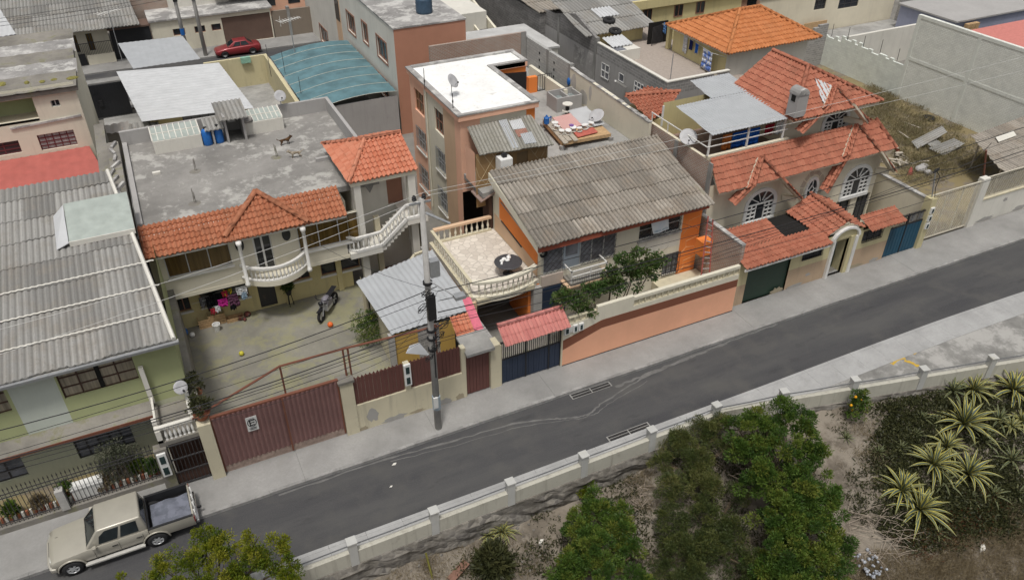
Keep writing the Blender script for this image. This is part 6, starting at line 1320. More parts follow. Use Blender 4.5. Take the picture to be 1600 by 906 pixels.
an = thing('low_annex', 'low white annex with a pale flat roof beside the terracotta end wall', 'building', (26, 30, 0)); MB().box(23.12, 29.6, 27.2, 33.2, -.2, 5.85).build('wall', M['whitewall'], an); MB().box(23.05, 29.7, 27.1, 33.3, 5.85, 6.0).build('roof', concrete('pale_roof', (.5, .5, .49), None, .5, .2), an)
sb = thing('stair_block', 'concrete roof with an outside stair parapet behind the white building', 'building', (28, 44, 0)); MB().box(23.4, 27.5, 36, 50, -.2, 6.6).build('wall', M['whitewall'], sb); m = MB(); m.prism([(27.6, 33.5, 4.2), (27.6, 33.5, 5.3), (27.6, 46, 8.3), (27.6, 46, 7.2)], (.2, 0, 0)); m.prism([(26.3, 33.5, 4.2), (26.3, 33.5, 5.0), (26.3, 46, 8.0), (26.3, 46, 7.2)], (.15, 0, 0)); m.build('stair_parapet', M['cream_clean'], sb); m = MB()
for k in range(14): m.box(26.45, 27.6, 33.6 + .8 * k, 34.5 + .8 * k, 4.3 + .21 * k, 4.5 + .21 * k)
m.build('stairs', M['concrete'], sb)
satellite_dish('satellite_dish', 'white satellite dish above the small balcony of the green house', at(284, 616, Y=1.6), R(25), r=.29, mast=.3)

# ------------------------------------------------------------------ neighbours behind: centre and right
hE = thing('block_house', 'grey concrete block house with a walled roof terrace behind the party wall', 'house', (34, 22, 0))
E0 = 30.9; m = MB(); face(m, Left(E0, 36), 21.3, -.2, 6.2); face(m, Front(E0, 14.7), 5.2, -.2, 6.2); m.build('wall', M['parapet'], hE)
m = MB(); m.box(E0, E0 + .2, 14.7, 23.6, 6.2, 7.05).box(E0 + .2, 36.0, 14.7, 14.9, 6.2, 7.05); m.build('terrace_wall', M['block'], hE); MB().box(E0 - .03, E0 + .23, 14.67, 23.6, 7.05, 7.13).box(E0 + .23, 36.0, 14.67, 14.93, 7.05, 7.13).build('coping', M['offwhite'], hE)
MB().box(E0 + .2, 38, 14.9, 30, 5.9, 6.18).build('terrace_floor', simple('terrace_tiles', (.36, .31, .27), .7, .12), hE)
WEl = Left(E0, 36); m = MB(); m.prism([(E0, 24, 6.2), (E0, 24, 7.4), (E0, 27, 8.3), (E0, 30.5, 7.4), (E0, 34, 7.2), (E0, 36, 7.2), (E0, 36, 6.2)], (.22, 0, 0)); m.build('gable_wall', M['block_dark'], hE)
for y in (29.4, 23.7): MB().box(E0 - .04, E0 + .26, y, y + .3, -.2, 7.4).build('column', M['concrete'], hE)
wbox(MB(), WEl, 9.0, 12.3, 2, 6.0, -.02, -.003).build('dark_render', M['stainroof'], hE)
window(hE, WEl, (17.6, 18.8, 4.6, 6.0), 3, 4, M['white_wood'], M['glass_grey'], .08, -.02); window(hE, WEl, (13.2, 14.3, 4.8, 5.9), 2, 2, M['white_wood'], M['glass_grey'], .08, -.02); window(hE, WEl, (15.6, 16.3, 5.3, 5.9), 1, 1, M['white_wood'], M['glass_grey'], .06, -.02)
MB().beam((E0 - .1, 19.3, 5.2), (E0 - 1.6, 18.4, 6.2), .12).build('white_brace', M['white'], hE)
hut = thing('terrace_hut', 'yellow hut with a corrugated roof and two tyres on the block house terrace', 'hut', (34, 26, 6.2)); WHt = Front(E0 + .25, 25.2)
m = MB(); face(m, WHt, 4.8, 6.2, 7.35); m.build('wall', M['yellow'], hut); P = [V(30.3, 24.6, 7.35), V(36.6, 24.4, 7.35), V(37.2, 31.5, 8.5), V(30.8, 31.5, 8.5)]
from_bm('roof', sheet(P, (0, -1, -.16), 'fibro', .3, 2, .045), M['fibro_light'], hut)
zr = lambda y: 7.35 + (y - 24.5) * .163
for i, (a, b) in enumerate((((930, 20), (948, 30)), ((950, 50), (985, 45)))):
    p = at(*a, Z=8.0); from_bm('patch', sheet([V(p.x, p.y - .8, zr(p.y - .8) + .07), V(p.x + 1.7, p.y - .8, zr(p.y - .8) + .07), V(p.x + 1.7, p.y + .8, zr(p.y + .8) + .07), V(p.x, p.y + .8, zr(p.y + .8) + .07)], (0, -1, -.16), 'fibro', .3, 2, .045), M['whitesheet'], hut)
for (x, y), lab in (((952, 27), 'upper of the two tyres weighing down the hut roof'), ((962, 38), 'lower of the two tyres weighing down the hut roof')):
    p = at(x, y, Z=8.0); tyre((p.x, p.y, zr(p.y) + .17), lab, rot=(.16, 0, 0), R0=.36, r=.13, grp='tyres on the hut roof')
ht = thing('terrace_basin', 'white concrete basin against the yellow hut on the terrace', 'basin', (33, 23.5, 6.2)); p = at(985, 92, Z=6.2); MB().box(p.x - 1.5, p.x + .6, p.y - .3, p.y + .9, 6.18, 7.0).build('basin', M['offwhite'], ht); MB().box(p.x - 1.4, p.x - .5, p.y - .2, p.y + .8, 7.0, 7.01).build('water', M['glass_grey'], ht)
tg = thing('terrace_door', 'dark barred door between the yellow hut and the yellow column', 'door', (37, 26, 6.2)); m = MB(); p0, p1 = at(1018, 72, Z=6.2), at(1034, 66, Z=6.2)
for k in range(9): q_ = p0.lerp(p1, k / 8); m.beam(q_, q_ + V(0, 0, 1.4), .04)
m.build('bars', M['darkgrille'], tg); MB().box(p0.x - .1, p1.x + .4, p0.y + .4, p0.y + .5, 6.2, 7.8).build('dark_opening', M['void'], tg)
# hipped orange roof house
hO = thing('hip_roof_house', 'white house with a bright orange tiled hipped roof behind the dormer house', 'house', (40.5, 19, 0)); EZ = 8.0
a = V(36.0, 15.2, EZ); b = V(44.3, 15.2, EZ); c = V(44.3, 22.4, EZ); d = V(36.0, 22.4, EZ); r0, r1 = at(1155, 18, Z=9.5), at(1222, 14, Z=9.5); r0, r1 = V(39.6, 18.8, 9.6), V(41.4, 18.8, 9.6)
for P, dn in (([a, b, r1, r0], (0, -1, -.5)), ([d, a, r0], (-1, 0, -.5)), ([b, c, r1], (1, 0, -.5)), ([c, d, r0, r1], (0, 1, -.5))): from_bm('roof', sheet(P, dn, 'tile', .26, .42), M['tile_hip'], hO)
m = MB(); u8 = V(0, 0, .08)
for s, e in ((r0, a), (r0, d), (r1, b), (r0, r1)): tile_cap(m, s + u8, e + u8, .13)
m.build('ridge_cap', M['tile_hip'], hO, True); MB().prism([(36.2, 15.4, 7.95), (44.1, 15.4, 7.95), (44.1, 22.2, 7.95), (36.2, 22.2, 7.95)], (0, 0, -.12)).build('eave_board', M['offwhite'], hO)
face(MB(), Front(36.5, 15.8), 7.2, -.2, 7.85).build('wall', M['whitewall'], hO); face(MB(), Left(36.5, 22), 6.2, 5.9, 7.85).build('wall', M['yellow'], hO); face(MB(), Right(43.7, 15.8), 6.3, -.2, 7.85).build('wall', M['whitewall'], hO)
MB().box(36.3, 36.6, 22.3, 22.6, 6.2, 7.84).build('column', M['yellow'], hO); MB().lathe([(.9, 5.0), (.9, 5.35), (.4, 5.45)], (44.2, 16.2, 0), 14).build('rounded_corner', M['whitewall'], hO)
# washing on the terrace
lc = thing('washing_line', 'thin washing line on a metal pole across the block house terrace', 'washing line', at(1047, 125, Z=6.2)); pA, pB = at(1045, 40, Z=7.7), at(1112, 83, Z=7.7); MB().tube([at(1035, 38, Z=7.8), pA, pB, at(1135, 90, Z=7.7)], .015, 4).build('line', M['paleline'], lc); p = at(1047, 127, Z=6.2); MB().tube([p, p + V(0, 0, 1.9)], .03, 5).build('pole', M['galv'], lc)
bfab = fabric('blue_print_cloth', (.6, .62, .66), (.12, .2, .5), 2.6); navy = fabric('navy_cloth', (.02, .03, .12)); lb = fabric('light_blue_cloth', (.12, .25, .5))
for t, w_, h_, mt, lab in ((-.1, .6, .8, lb, 'light blue garment at the far end of the washing line'), (.2, .9, 1.35, wcl, 'long white garment on the terrace washing line'), (.42, .55, 1.25, wcl, 'white sheet beside the navy garment on the line'), (.55, .45, .75, navy, 'navy garment on the terrace washing line'), (.68, .5, .75, blue, 'bright blue garment beside the printed sheet'), (.92, 1.2, 1.45, bfab, 'white sheet with blue pattern at the near end of the line')):
    p = pA.lerp(pB, t); washing('laundry', lab, p, w_, h_, mt, rz=math.atan2(pB.y - pA.y, pB.x - pA.x), seed=int(t * 40) + 50)
# yellow edged flat roofs and junk farther back
hY = thing('yellow_band_building', 'flat roofed building with a yellow fascia and loose sheets on its roof', 'building', (44, 33, 0)); MB().box(37.5, 50, 30.5, 42, -.2, 7.2).build('wall', M['yellow'], hY); MB().box(37.3, 50.2, 30.2, 30.48, 6.75, 7.45).build('fascia', M['yellow'], hY); MB().box(37.3, 50.2, 30.48, 42, 7.2, 7.3).build('roof', M['stainroof'], hY)
m = MB(); q = random.Random(21)
for k in range(14): x, y = q.uniform(38, 49), q.uniform(31, 38); m.beam((x, y, 7.35 + .05 * k / 14), (x + q.uniform(-2, 2), y + q.uniform(-1, 1), 7.45 + .05 * k / 14), q.uniform(.1, 1.3), .03)
m.build('loose_sheets', M['whitesheet'], hY); [window(hY, Front(37.5, 30.5), (x, x + .9, 5.6, 6.6), 2, 1, M['brownframe'], M['glass'], .06, -.02) for x in (2.0, 5.2, 7.5)]
MB().box(30.4, 37.0, 31.8, 46, -.2, 7.1).build('annexe_wall', M['block_dark'], hY); from_bm('annexe_roof', sheet([V(30.2, 31.7, 7.2), V(37.3, 31.7, 7.2), V(37.3, 41, 7.7), V(30.2, 41, 7.7)], (0, -1, -.05), 'fibro', .3, 2.4, .045), M['fibro'], hY)
hR = thing('cream_back_house', 'cream house with barred windows behind the grey flat yard at the top right', 'house', (63, 33, 0)); WR_ = Front(54, 32.5); wn = [WR_.rect((1274, 3), (1289, 14)), WR_.rect((1312, 0), (1340, 10))]
wn = [(a_[0], a_[1], max(2.2, a_[2]), a_[2] + 1.3 if a_[2] > 2.2 else 3.6) for a_ in wn]
m = MB(); face(m, WR_, 18, -.2, 5.2, wn, .15); m.build('wall', M['palebeige'], hR); [window(hR, WR_, w_, 3, 3, M['darkgrille'], M['glass'], .06) for w_ in wn]; MB().box(53.8, 72.2, 32.4, 40, 5.2, 5.4).build('roof', M['stainroof'], hR)
wbox(MB(), WR_, 5.7, 8.6, .6, 2.4, -.5, -.42).build('plywood_board', M['wood'], hR)
hS = thing('roof_yard', 'grey flat roof yard behind the low whitewashed boundary wall', 'roof', (63, 28, 0)); MB().box(58.5, 72, 25.6, 32.4, -.2, 1.2).build('slab', M['deck'], hS); MB().box(58.6, 70, 25.3, 25.58, -.2, 3.2).build('white_wall', M['whitewall'], hS); MB().box(64, 64.6, 28, 28.5, 1.2, 1.5).build('block', M['offwhite'], hS)
hT = thing('block_back_wall', 'grey concrete block wall at the top right behind the white boundary wall', 'wall', (77, 32, 0)); MB().box(72.2, 82, 31.8, 32.1, -.2, 4.6).build('wall', M['block'], hT)
hBl = thing('blue_house', 'blue grey house with a stack of crates behind the tall white wall', 'house', (84, 25, 0)); MB().box(70, 95, 23.5, 30, -.2, 3.5).build('wall', M['bluewall'], hBl); MB().box(69.8, 95.2, 23.3, 30.2, 3.5, 3.65).build('roof', M['parapet'], hBl)
m = MB(); p = at(1516, 38, Y=23.2); [m.box(p.x - .8 + .55 * (k % 3), p.x - .3 + .55 * (k % 3), 22.8, 23.2, p.z - .6 + .4 * (k // 3), p.z - .25 + .4 * (k // 3)) for k in range(6)]; m.build('crates', M['wood'], hBl)
pk = thing('pink_roof_house', 'house with a flat salmon pink roof at the right edge', 'house', (77, 18, 0)); MB().box(66.5, 95, 8, 19.9, -.2, 3.9).build('wall', M['whitewall'], pk); from_bm('roof', sheet([V(66.3, 7.8, 4.0), V(95, 7.8, 4.0), V(95, 20, 4.1), V(66.3, 20, 4.1)], (-1, 0, 0), 'seam', .5, 40, .02), simple('pink_roof', (.55, .2, .17), .6, .1), pk); MB().prism([(66.1, 7.8, 4.1), (66.35, 7.8, 4.1), (66.35, 20.2, 4.2), (66.1, 20.2, 4.2)], (0, 0, .1)).build('edge_strip', M['metalsheet'], pk)
# ------------------------------------------------------------------ back street and its far side
structure('road', MB().box(-60, 120, 46.2, 54.9, GB - .2, GB), M['asphalt']); structure('pavement', MB().box(-60, 120, 54.9, 57.99, -.3, .0), M['pavement']); structure('pavement', MB().box(-60, 120, 44.6, 46.2, -.3, .0), M['pavement'])
FYY = 58.0; hf = thing('grey_roof_house', 'cream far house with railings under a wide grey corrugated roof, across the back street', 'house', (-4, 60, 0)); WF_ = Front(-14, FYY)
m = MB(); hw = [WF_.rect((108, 50), (122, 68)), WF_.rect((130, 45), (146, 64))]; hw = [(a_[0], a_[1], 1.1, 2.7) for a_ in hw]; face(m, WF_, 12.2, -.2, 3.0, hw, .2); m.build('wall', M['cream_clean'], hf); [window(hf, WF_, h, 2, 2, M['darkgrille'], M['glass_brown'], .06) for h in hw]
from_bm('roof', sheet([V(-9, 56.3, 3.4), V(1.1, 56.6, 3.4), V(.6, 66, 4.9), V(-11, 66, 4.9)], (0, -1, -.16), 'fibro', .3, 2.2, .05), M['fibro_light'], hf)
m = MB(); [m.beam((-6.3 + .14 * k, 57.4, .9 if k > 14 else .0), (-6.3 + .14 * k, 57.4, 2.0), .03) for k in range(32)]; m.beam((-6.4, 57.4, 2.0), (-1.7, 57.4, 2.0), .05); m.build('railing', M['darkgrille'], hf); MB().box(-4.1, -1.7, 57.3, 57.5, -.1, .9).build('low_wall', M['cream_clean'], hf); MB().box(-5.9, -4.2, 57.35, 57.38, .05, 1.1).build('black_gate', M['blackmetal'], hf)
bf = thing('black_garage_gate', 'wide black garage gate across the back street', 'gate', (0, 58, 0)); MB().box(-1.65, 1.9, 57.9, 58.1, 0, 2.75).build('leaf', M['blackmetal'], bf); MB().box(-1.8, 2.0, 57.8, 60, 2.75, 2.9).build('canopy', M['garagebrown'], bf)
bh = thing('brick_gable_house', 'bare red brick gable behind the black garage gate', 'house', (2, 66, 0)); MB().prism([(.6, 62, 0), (.6, 62, 5.2), (2.6, 62, 6.4), (4.6, 62, 5.2), (4.6, 62, 0)], (0, 8, 0)).build('wall', M['brick'], bh)
cf = thing('cream_garage_house', 'cream house with three small windows and a brown garage door across the back street', 'house', (8, 60, 0)); W8 = Front(2.0, FYY); ws = [(1.9, 3.0, 1.45, 2.1), (3.9, 4.9, 1.45, 2.1), (5.5, 6.4, 1.45, 2.1)]; gg = (6.55, 11.3, 0, 2.6)
m = MB(); face(m, W8, 11.4, -.2, 3.0, ws + [gg], .15); m.build('wall', M['cream_clean'], cf); [window(cf, W8, h, 1, 1, M['brownframe'], M['glass'], .06) for h in ws]; wbox(MB(), W8, gg[0], gg[1], 0, 2.6, .1, .14).build('garage_door', M['garagebrown'], cf); MB().box(1.9, 13.6, 57.8, 62, 3.0, 3.15).build('roof', M['stainroof'], cf); MB().box(4.2, 10, 61.5, 68, 3.15, 6.0).build('upper_wall', M['whitewall'], cf); from_bm('upper_roof', sheet([V(8.5, 60, 4.2), V(14, 60, 4.2), V(14, 66, 4.9), V(8.5, 66, 4.9)], (0, -1, -.1), 'corr', .4, 9, .03), M['metalsheet'], cf)
lo = thing('leftmost_roof', 'white sheet roof behind railings at the top left corner', 'roof', (-13, 60, 0)); from_bm('sheet', sheet([V(-16, 56, 3.6), V(-9.1, 57, 3.6), V(-10.5, 64, 4.6), V(-20, 64, 4.6)], (0, -1, -.1), 'corr', .4, 12, .03), M['whitesheet'], lo); MB().box(-20, -9.4, 58.5, 70, 0, 3.4).build('wall', M['bluewall'], lo)
wl2 = thing('garden_wall', 'brown plastered wall with posts along the far side of the back street', 'wall', (20, 58, 0)); MB().box(13.5, 32, 58.0, 58.3, -.1, 2.6).build('wall', plaster('brown_wall', (.24, .2, .16), .4), wl2); [MB().box(x, x + .3, 57.9, 58.35, -.1, 2.9).build('post', M['concrete'], wl2) for x in (15, 18, 21, 24)]
# loose far houses so that the block does not end at the frame
q = random.Random(33); cols = ['cream', 'whitewall', 'peach', 'parapet', 'palebeige', 'block', 'yellow']; labs = ['grey roofed', 'flat roofed']
adj = ['with a rust brown roof', 'with a pale sheet roof', 'with a stained concrete roof', 'with a grey corrugated roof']
spots = [(-14, 70, 10, 9, 4), (1, 72, 9, 8, 5), (13, 66, 9, 9, 3.4), (24, 64, 9, 9, 5.5), (36, 62, 10, 8, 3.4), (48, 60, 10, 9, 5.2), (60, 58.5, 11, 9, 3.5), (74, 46, 11, 10, 4), (88, 36, 12, 9, 4), (53, 42, 11, 6, 3.2), (66, 42, 10, 6, 3.5), (-6, 82, 12, 10, 4), (10, 82, 12, 10, 3.4), (26, 80, 12, 10, 4), (42, 76, 12, 10, 4), (58, 74, 13, 10, 4), (-28, 30, 9, 12, 7), (-30, 62, 12, 12, 4)]
for k, (x, y, w_, d_, h_) in enumerate(spots):
    t = thing('far_house', 'distant house beyond the back street ' + adj[k % 4], 'house', (x + w_ / 2, y, 0), 'distant houses beyond the back street'); MB().box(x, x + w_, y, y + d_, -.3, h_).build('wall', M[cols[k % 7]], t)
    mt = [M['rust'], M['whitesheet'], M['stainroof'], M['fibro_light']][k % 4]
    if k % 4 == 2: MB().box(x - .1, x + w_ + .1, y - .1, y + d_ + .1, h_, h_ + .2).build('roof', mt, t)
    else: from_bm('roof', sheet([V(x - .4, y - .5, h_ + .1), V(x + w_ + .4, y - .5, h_ + .1), V(x + w_ + .4, y + d_, h_ + 1), V(x - .4, y + d_, h_ + 1)], (0, -1, -.1), 'fibro', .35, 2.4, .05), mt, t)
    m = MB()
    for j in range(3): u = x + w_ * (.12 + .3 * j); m.box(u, u + 1.3, y - .03, y - .003, 1.0, 2.3)
    m.build('windows', M['glass'], t)

# ------------------------------------------------------------------ utility pole, cables
PY = -1.33; base = at(685, 668, Z=0); PX = base.x; ptop = at(674, 306, Y=PY)
up_ = thing('utility_pole', 'tall grey concrete utility pole with coiled cables and boxes on the pavement', 'utility pole', (PX, PY, 0))
MB().tube([(PX, PY, -.2), (PX, PY, ptop.z)], [.165, .105], 10).build('pole', M['polec'], up_, True)
zp = lambda y: at(680, y, Y=PY).z
for dx in (-.28, .1): MB().lathe([(.07, 0), (.1, .05), (.06, .1), (.09, .14), (.03, .22)], (PX + dx, PY, ptop.z - .05), 8).build('insulator', M['dark'], up_)
MB().beam((PX - .5, PY - .05, ptop.z - .15), (PX + .35, PY - .05, ptop.z - .15), .07).build('cross_arm', M['galv'], up_); MB().tube([(PX + .1, PY - .1, ptop.z - .6), (PX + .9, PY - .5, ptop.z - 1.05)], .05, 6).build('lamp_arm', M['galv'], up_)
MB().box(PX + .12, PX + .5, PY - .16, PY + .16, zp(430), zp(405)).build('terminal_box', M['galv'], up_); MB().box(PX - .16, PX + .18, PY - .32, PY - .15, zp(492), zp(455)).build('junction_box', M['dark'], up_)
q = random.Random(4)
for k, y in enumerate((448, 455, 470, 505, 520, 535, 550)):
    m = MB(); c = V(PX + q.uniform(-.4, .5), PY - .2, zp(y)); r = q.uniform(.14, .3)
    for j in range(3): m.tube([c + V(r * math.cos(a) * (1 + .08 * j), -.03 * j + .05 * math.sin(2 * a), r * .8 * math.sin(a + j)) for a in [t * .5 for t in range(14)]], .014, 4)
    m.build('cable_coil', M['cable'], up_)
for z0 in (zp(545), zp(528), zp(515), zp(440)): MB().lathe([(.2, 0), (.2, .1)], (PX, PY, z0), 10).build('clamp_band', M['dark'], up_)
sk = MB(); sk.tube([(PX + .0, PY - .2, zp(585)), (PX + .02, PY - .2, zp(520))], .03, 6); sk.build('riser_tube', M['dark'], up_)
MB().lathe([(.192, 0), (.192, .75)], (PX, PY, zp(638) ), 10).build('painted_band', paint('blue_band', (.32, .38, .42), .7, .5, (.3, .29, .28)), up_); MB().box(PX - .2, PX - .0, PY - .25, PY - .17, zp(632), zp(616)).build('poster', M['signwhite'], up_)
fl = thing('floodlight', 'small floodlight on a bracket reaching right from the utility pole', 'floodlight', (PX + .9, PY, zp(470))); e = V(PX + 1.0, PY - .3, zp(463)); MB().tube([(PX + .1, PY - .1, zp(436)), e], .03, 5).build('arm', M['alu'], fl); MB().box(e.x - .05, e.x + .4, e.y - .25, e.y + .1, e.z - .1, e.z + .05).build('lamp', M['galv'], fl)
def cable(a, b, sag, r=.022, label='', mat='cable', grp='overhead cables', n=12):
    r *= .62
    a = Vector(a); b = Vector(b); P = [a.lerp(b, k / n) - V(0, 0, sag * 4 * (k / n) * (1 - k / n)) for k in range(n + 1)]
    o = single('overhead_cable', MB().tube(P, r, 5), M[mat], label, 'cable', grp, origin=a); return o
def atY(x, y): return at(x, y, Y=PY)
L0 = 'black overhead cable strung from the utility pole towards the left edge'; R0_ = 'black overhead cable strung from the utility pole towards the right edge'
cable(atY(664, 300), atY(-60, 530), .3, .014, 'pale thin high wire running left from the pole top', 'paleline', 'pale high wires left of the pole'); cable(atY(674, 304), atY(-60, 572), .3, .014, 'pale thin high wire running left from the pole top', 'paleline', 'pale high wires left of the pole')
cable(atY(664, 300), atY(1700, 62), .3, .014, 'pale thin high wire running right from the pole top', 'paleline', 'pale high wires right of the pole'); cable(atY(674, 304), atY(1700, 85), .3, .014, 'pale thin high wire running right from the pole top', 'paleline', 'pale high wires right of the pole')
for (y0, x1, y1, s, r) in ((448, -40, 682, .45, .03), (462, -40, 700, .3, .018), (500, -40, 728, .5, .034), (508, -40, 733, .45, .022), (515, -40, 742, .35, .018), (490, -40, 722, .25, .016), (522, -40, 750, .4, .02)): cable(atY(682, y0), atY(x1, y1), s, r, L0, grp='cables left of the pole')
for (y0, x1, y1, s, r) in ((455, 1680, 172, .5, .03), (470, 1680, 186, .5, .018), (488, 1680, 208, .6, .036), (497, 1680, 214, .5, .02), (508, 1680, 236, .75, .02), (530, 1460, 268, .5, .018), (535, 1460, 270, .6, .016)): cable(atY(684, y0), atY(x1, y1), s, r, R0_, grp='cables right of the pole')
for a, b, s, lab in ((atY(684, 455), V(5.2, 9.4, 5.3), .4, 'thin drop wire from the pole to the balcony house'), (atY(684, 455), at(620, 545, Y=2.6), .25, 'thin drop wire from the pole to the tin shed'), (atY(684, 500), V(14.9, 3.3, 2.5), .35, 'thin drop wire from the pole to the garage under the crazy paved terrace'), (atY(684, 470), V(16.0, 3.4, 4.2), .4, 'thin drop wire from the pole to the corner of the orange house'), (atY(684, 520), V(-1.3, .1, 3.1), .5, 'drop wire from the pole to the cream pillar by the maroon gate'), (V(23.9, 3.4, 4.4), atY(1200, 372), .25, 'thin wire from the banner window towards the dormer house'), (atY(1460, 268), V(38.5, 3.8, 3.9), .2, 'thin wire from the service mast to the dormer house')): cable(a, b, s, .013, lab)
sm_ = thing('service_mast', 'thin service mast with a knot of cables behind the cream pillar of the blue gate', 'mast', (40.3, .6, 0)); p = at(1462, 266, Y=.45); MB().tube([(40.3, .45, 3.3), (p.x, .45, p.z)], .04, 5).build('mast', M['galv'], sm_)
m = MB()
for k in range(5): m.tube([(p.x + .22 * math.cos(a + k), .4, p.z + .14 * math.sin(a * 1.3 + k)) for a in [t * .6 for t in range(10)]], .018, 4)
m.tube([(p.x, .4, p.z), (p.x + .5, .4, p.z - .5), (p.x + .45, .4, p.z - 1.2), (40.6, .3, 2.6)], .025, 4); m.tube([(p.x, .4, p.z), (p.x + 1.5, .2, p.z - .1), (p.x + 2.6, 0, p.z + .3), (p.x + 3.0, -.3, p.z + 1.4)], .022, 4); m.build('cable_knot', M['cable'], sm_)
for (x, y, zt, lab) in ((6.2, 55.4, 9.5, 'back street concrete pole in front of the brown garage door'), (4.6, 55.5, 9.3, 'slimmer back street pole with a blue band beside the other pole')):
    t = thing('utility_pole', lab, 'utility pole', (x, y, 0)); MB().tube([(x, y, -.2), (x, y, zt)], [.2, .13], 8).build('pole', M['polec'], t, True); MB().box(x - .2, x + .2, y - .25, y - .1, 5.3, 6.0).build('junction_box', M['dark'], t)
    if x < 5: MB().lathe([(.2, 0), (.2, .6)], (x, y, 2.2), 8).build('blue_band', M['plasticblue'], t)
for k, (z, dz, yy) in enumerate(((6.6, 1.2, 55.4), (6.2, 1.0, 55.3), (5.8, .9, 55.4))): cable((-20, yy, z - dz + .3), (6.2, yy, z), .5, .03, 'cable sagging along the back street left of its poles', grp='cables left of the back street poles'); cable((6.2, yy, z), (45, yy - 2, z + .2), .7, .03, 'cable sagging along the back street right of its poles', grp='cables right of the back street poles')

# ------------------------------------------------------------------ champagne pickup, red car, motorcycle
def bevel(o, w_=.04, seg=3):
    b = o.modifiers.new('bevel', 'BEVEL'); b.width = w_; b.segments = seg; b.limit_method = 'ANGLE'; b.angle_limit = R(25); o.data.polygons.foreach_set('use_smooth', [True] * len(o.data.polygons)); return o
def carpaint(name, c):
    t = NT(name); p = t.pos(); base = t.mix(t.ramp(t.noise(p, 1.5, 5), [(.35, 0), (.7, 1)]), sc3(c, .93), sc3(c, 1.05)); m = t.out(base, .38, .25, .5); t.b.inputs['Coat Weight'].default_value = .35; t.b.inputs['Coat Roughness'].default_value = .15; return m
def loft(secs, close=True):      # secs: list of (x, [(y, z) half outline bottom -> top centre]); mirrored
    m = MB(); rings = []
    for x, h in secs: rings.append([(x, y, z) for y, z in h] + [(x, -y, z) for y, z in reversed(h) if y > 1e-4])
    n = len(rings[0]); m.v = [p for r in rings for p in r]
    for k in range(len(rings) - 1):
        for j in range(n): a = k * n + j; b = k * n + (j + 1) % n; m.f.append([a, a + n, b + n, b])
    m.f.append(list(range(n))); m.f.append([(len(rings) - 1) * n + j for j in range(n)][::-1]); return m
def wheel_parts(parent, x, y, z, r, wd, rimmat, side):
    s = 1 if side > 0 else -1; T = MB().lathe([(r * .6, -wd / 2), (r * .92, -wd / 2), (r, -wd * .34), (r, wd * .34), (r * .92, wd / 2), (r * .6, wd / 2)], (0, 0, 0), 22, 'y', caps=False)
    o = T.build('wheel', M['tyre'], parent, True, loc=(x, y, z))
    rim = MB().lathe([(r * .6, s * wd * .45), (r * .58, s * wd * .36), (r * .5, s * wd * .3)], (0, 0, 0), 22, 'y', caps=False); rim.lathe([(r * .16, s * wd * .3), (r * .16, s * wd * .4), (.01, s * wd * .41)], (0, 0, 0), 10, 'y', caps=False)
    for k in range(6): a = k * math.pi / 3; rim.beam((r * .1 * math.cos(a), s * wd * .36, r * .1 * math.sin(a)), (r * .57 * math.cos(a), s * wd * .36, r * .57 * math.sin(a)), r * .2, .03, (0, 1, 0))
    ro = rim.build('rim', rimmat, o); ro.matrix_parent_inverse = Matrix(); hb = MB().lathe([(r * .6, s * wd * .2), (.01, s * wd * .2)], (0, 0, 0), 18, 'y', caps=False).build('brake_disc', M['dark'], o); hb.matrix_parent_inverse = Matrix(); return o
pk = thing('pickup_truck', 'champagne double cab pickup parked half on the pavement beside the spiked fence', 'pickup', (-5.32, -1.58, -.06), proto=True); pk.rotation_euler = (R(4.6), 0, 0)
cp_ = carpaint('champagne_paint', (.40, .378, .32)); gls = glass('car_glass', (.012, .016, .018), .05); chrome = simple('chrome', (.6, .6, .6), .2, .05, .9); trim = M['dark']
def half(w_, zb, zt, crown=.05): return [(w_ * .9, zb), (w_ * .985, zb + .1), (w_, (zb + zt) / 2 + .02), (w_ * .985, zt - .09), (w_ * .93, zt), (w_ * .55, zt + crown * .8), (0, zt + crown)]
secs = [(-2.27, half(.72, .52, .80, .03)), (-2.2, half(.80, .45, .87, .04)), (-2.05, half(.845, .42, .93)), (-1.6, half(.86, .42, .98)), (-1.2, half(.865, .42, 1.02)), (-.92, half(.865, .42, 1.05, .04)), (-.4, half(.865, .42, 1.06, .02)), (.3, half(.865, .42, 1.06, .02)), (1.2, half(.865, .42, 1.06, .02))]
body = loft(secs).build('body', cp_, pk, True); body.data.set_sharp_from_angle(angle=R(40))
# cab
B = [(-.98, .80, 1.06), (.88, .80, 1.06)]; T_ = [(-.33, .64, 1.66), (.10, .655, 1.70), (.66, .64, 1.68)]
cab = MB(); cv = [(-.98, -.79, 1.05), (1.22, -.79, 1.05), (1.22, .79, 1.05), (-.98, .79, 1.05), (-.42, -.66, 1.77), (1.1, -.66, 1.79), (1.1, .66, 1.79), (-.42, .66, 1.77)]
cab.mesh(cv, [(0, 3, 2, 1), (4, 5, 6, 7), (0, 1, 5, 4), (1, 2, 6, 5), (2, 3, 7, 6), (3, 0, 4, 7)]); bevel(cab.build('cab', cp_, pk), .06, 3)
def onface(a, b, c, d, off, pts):       # bilinear patch on a face, pushed outward
    a, b, c, d = map(Vector, (a, b, c, d)); n = (b - a).cross(d - a).normalized(); out = []
    for s, t in pts: p = a.lerp(b, s).lerp(d.lerp(c, s), t); out.append(p + n * off)
    return out, n
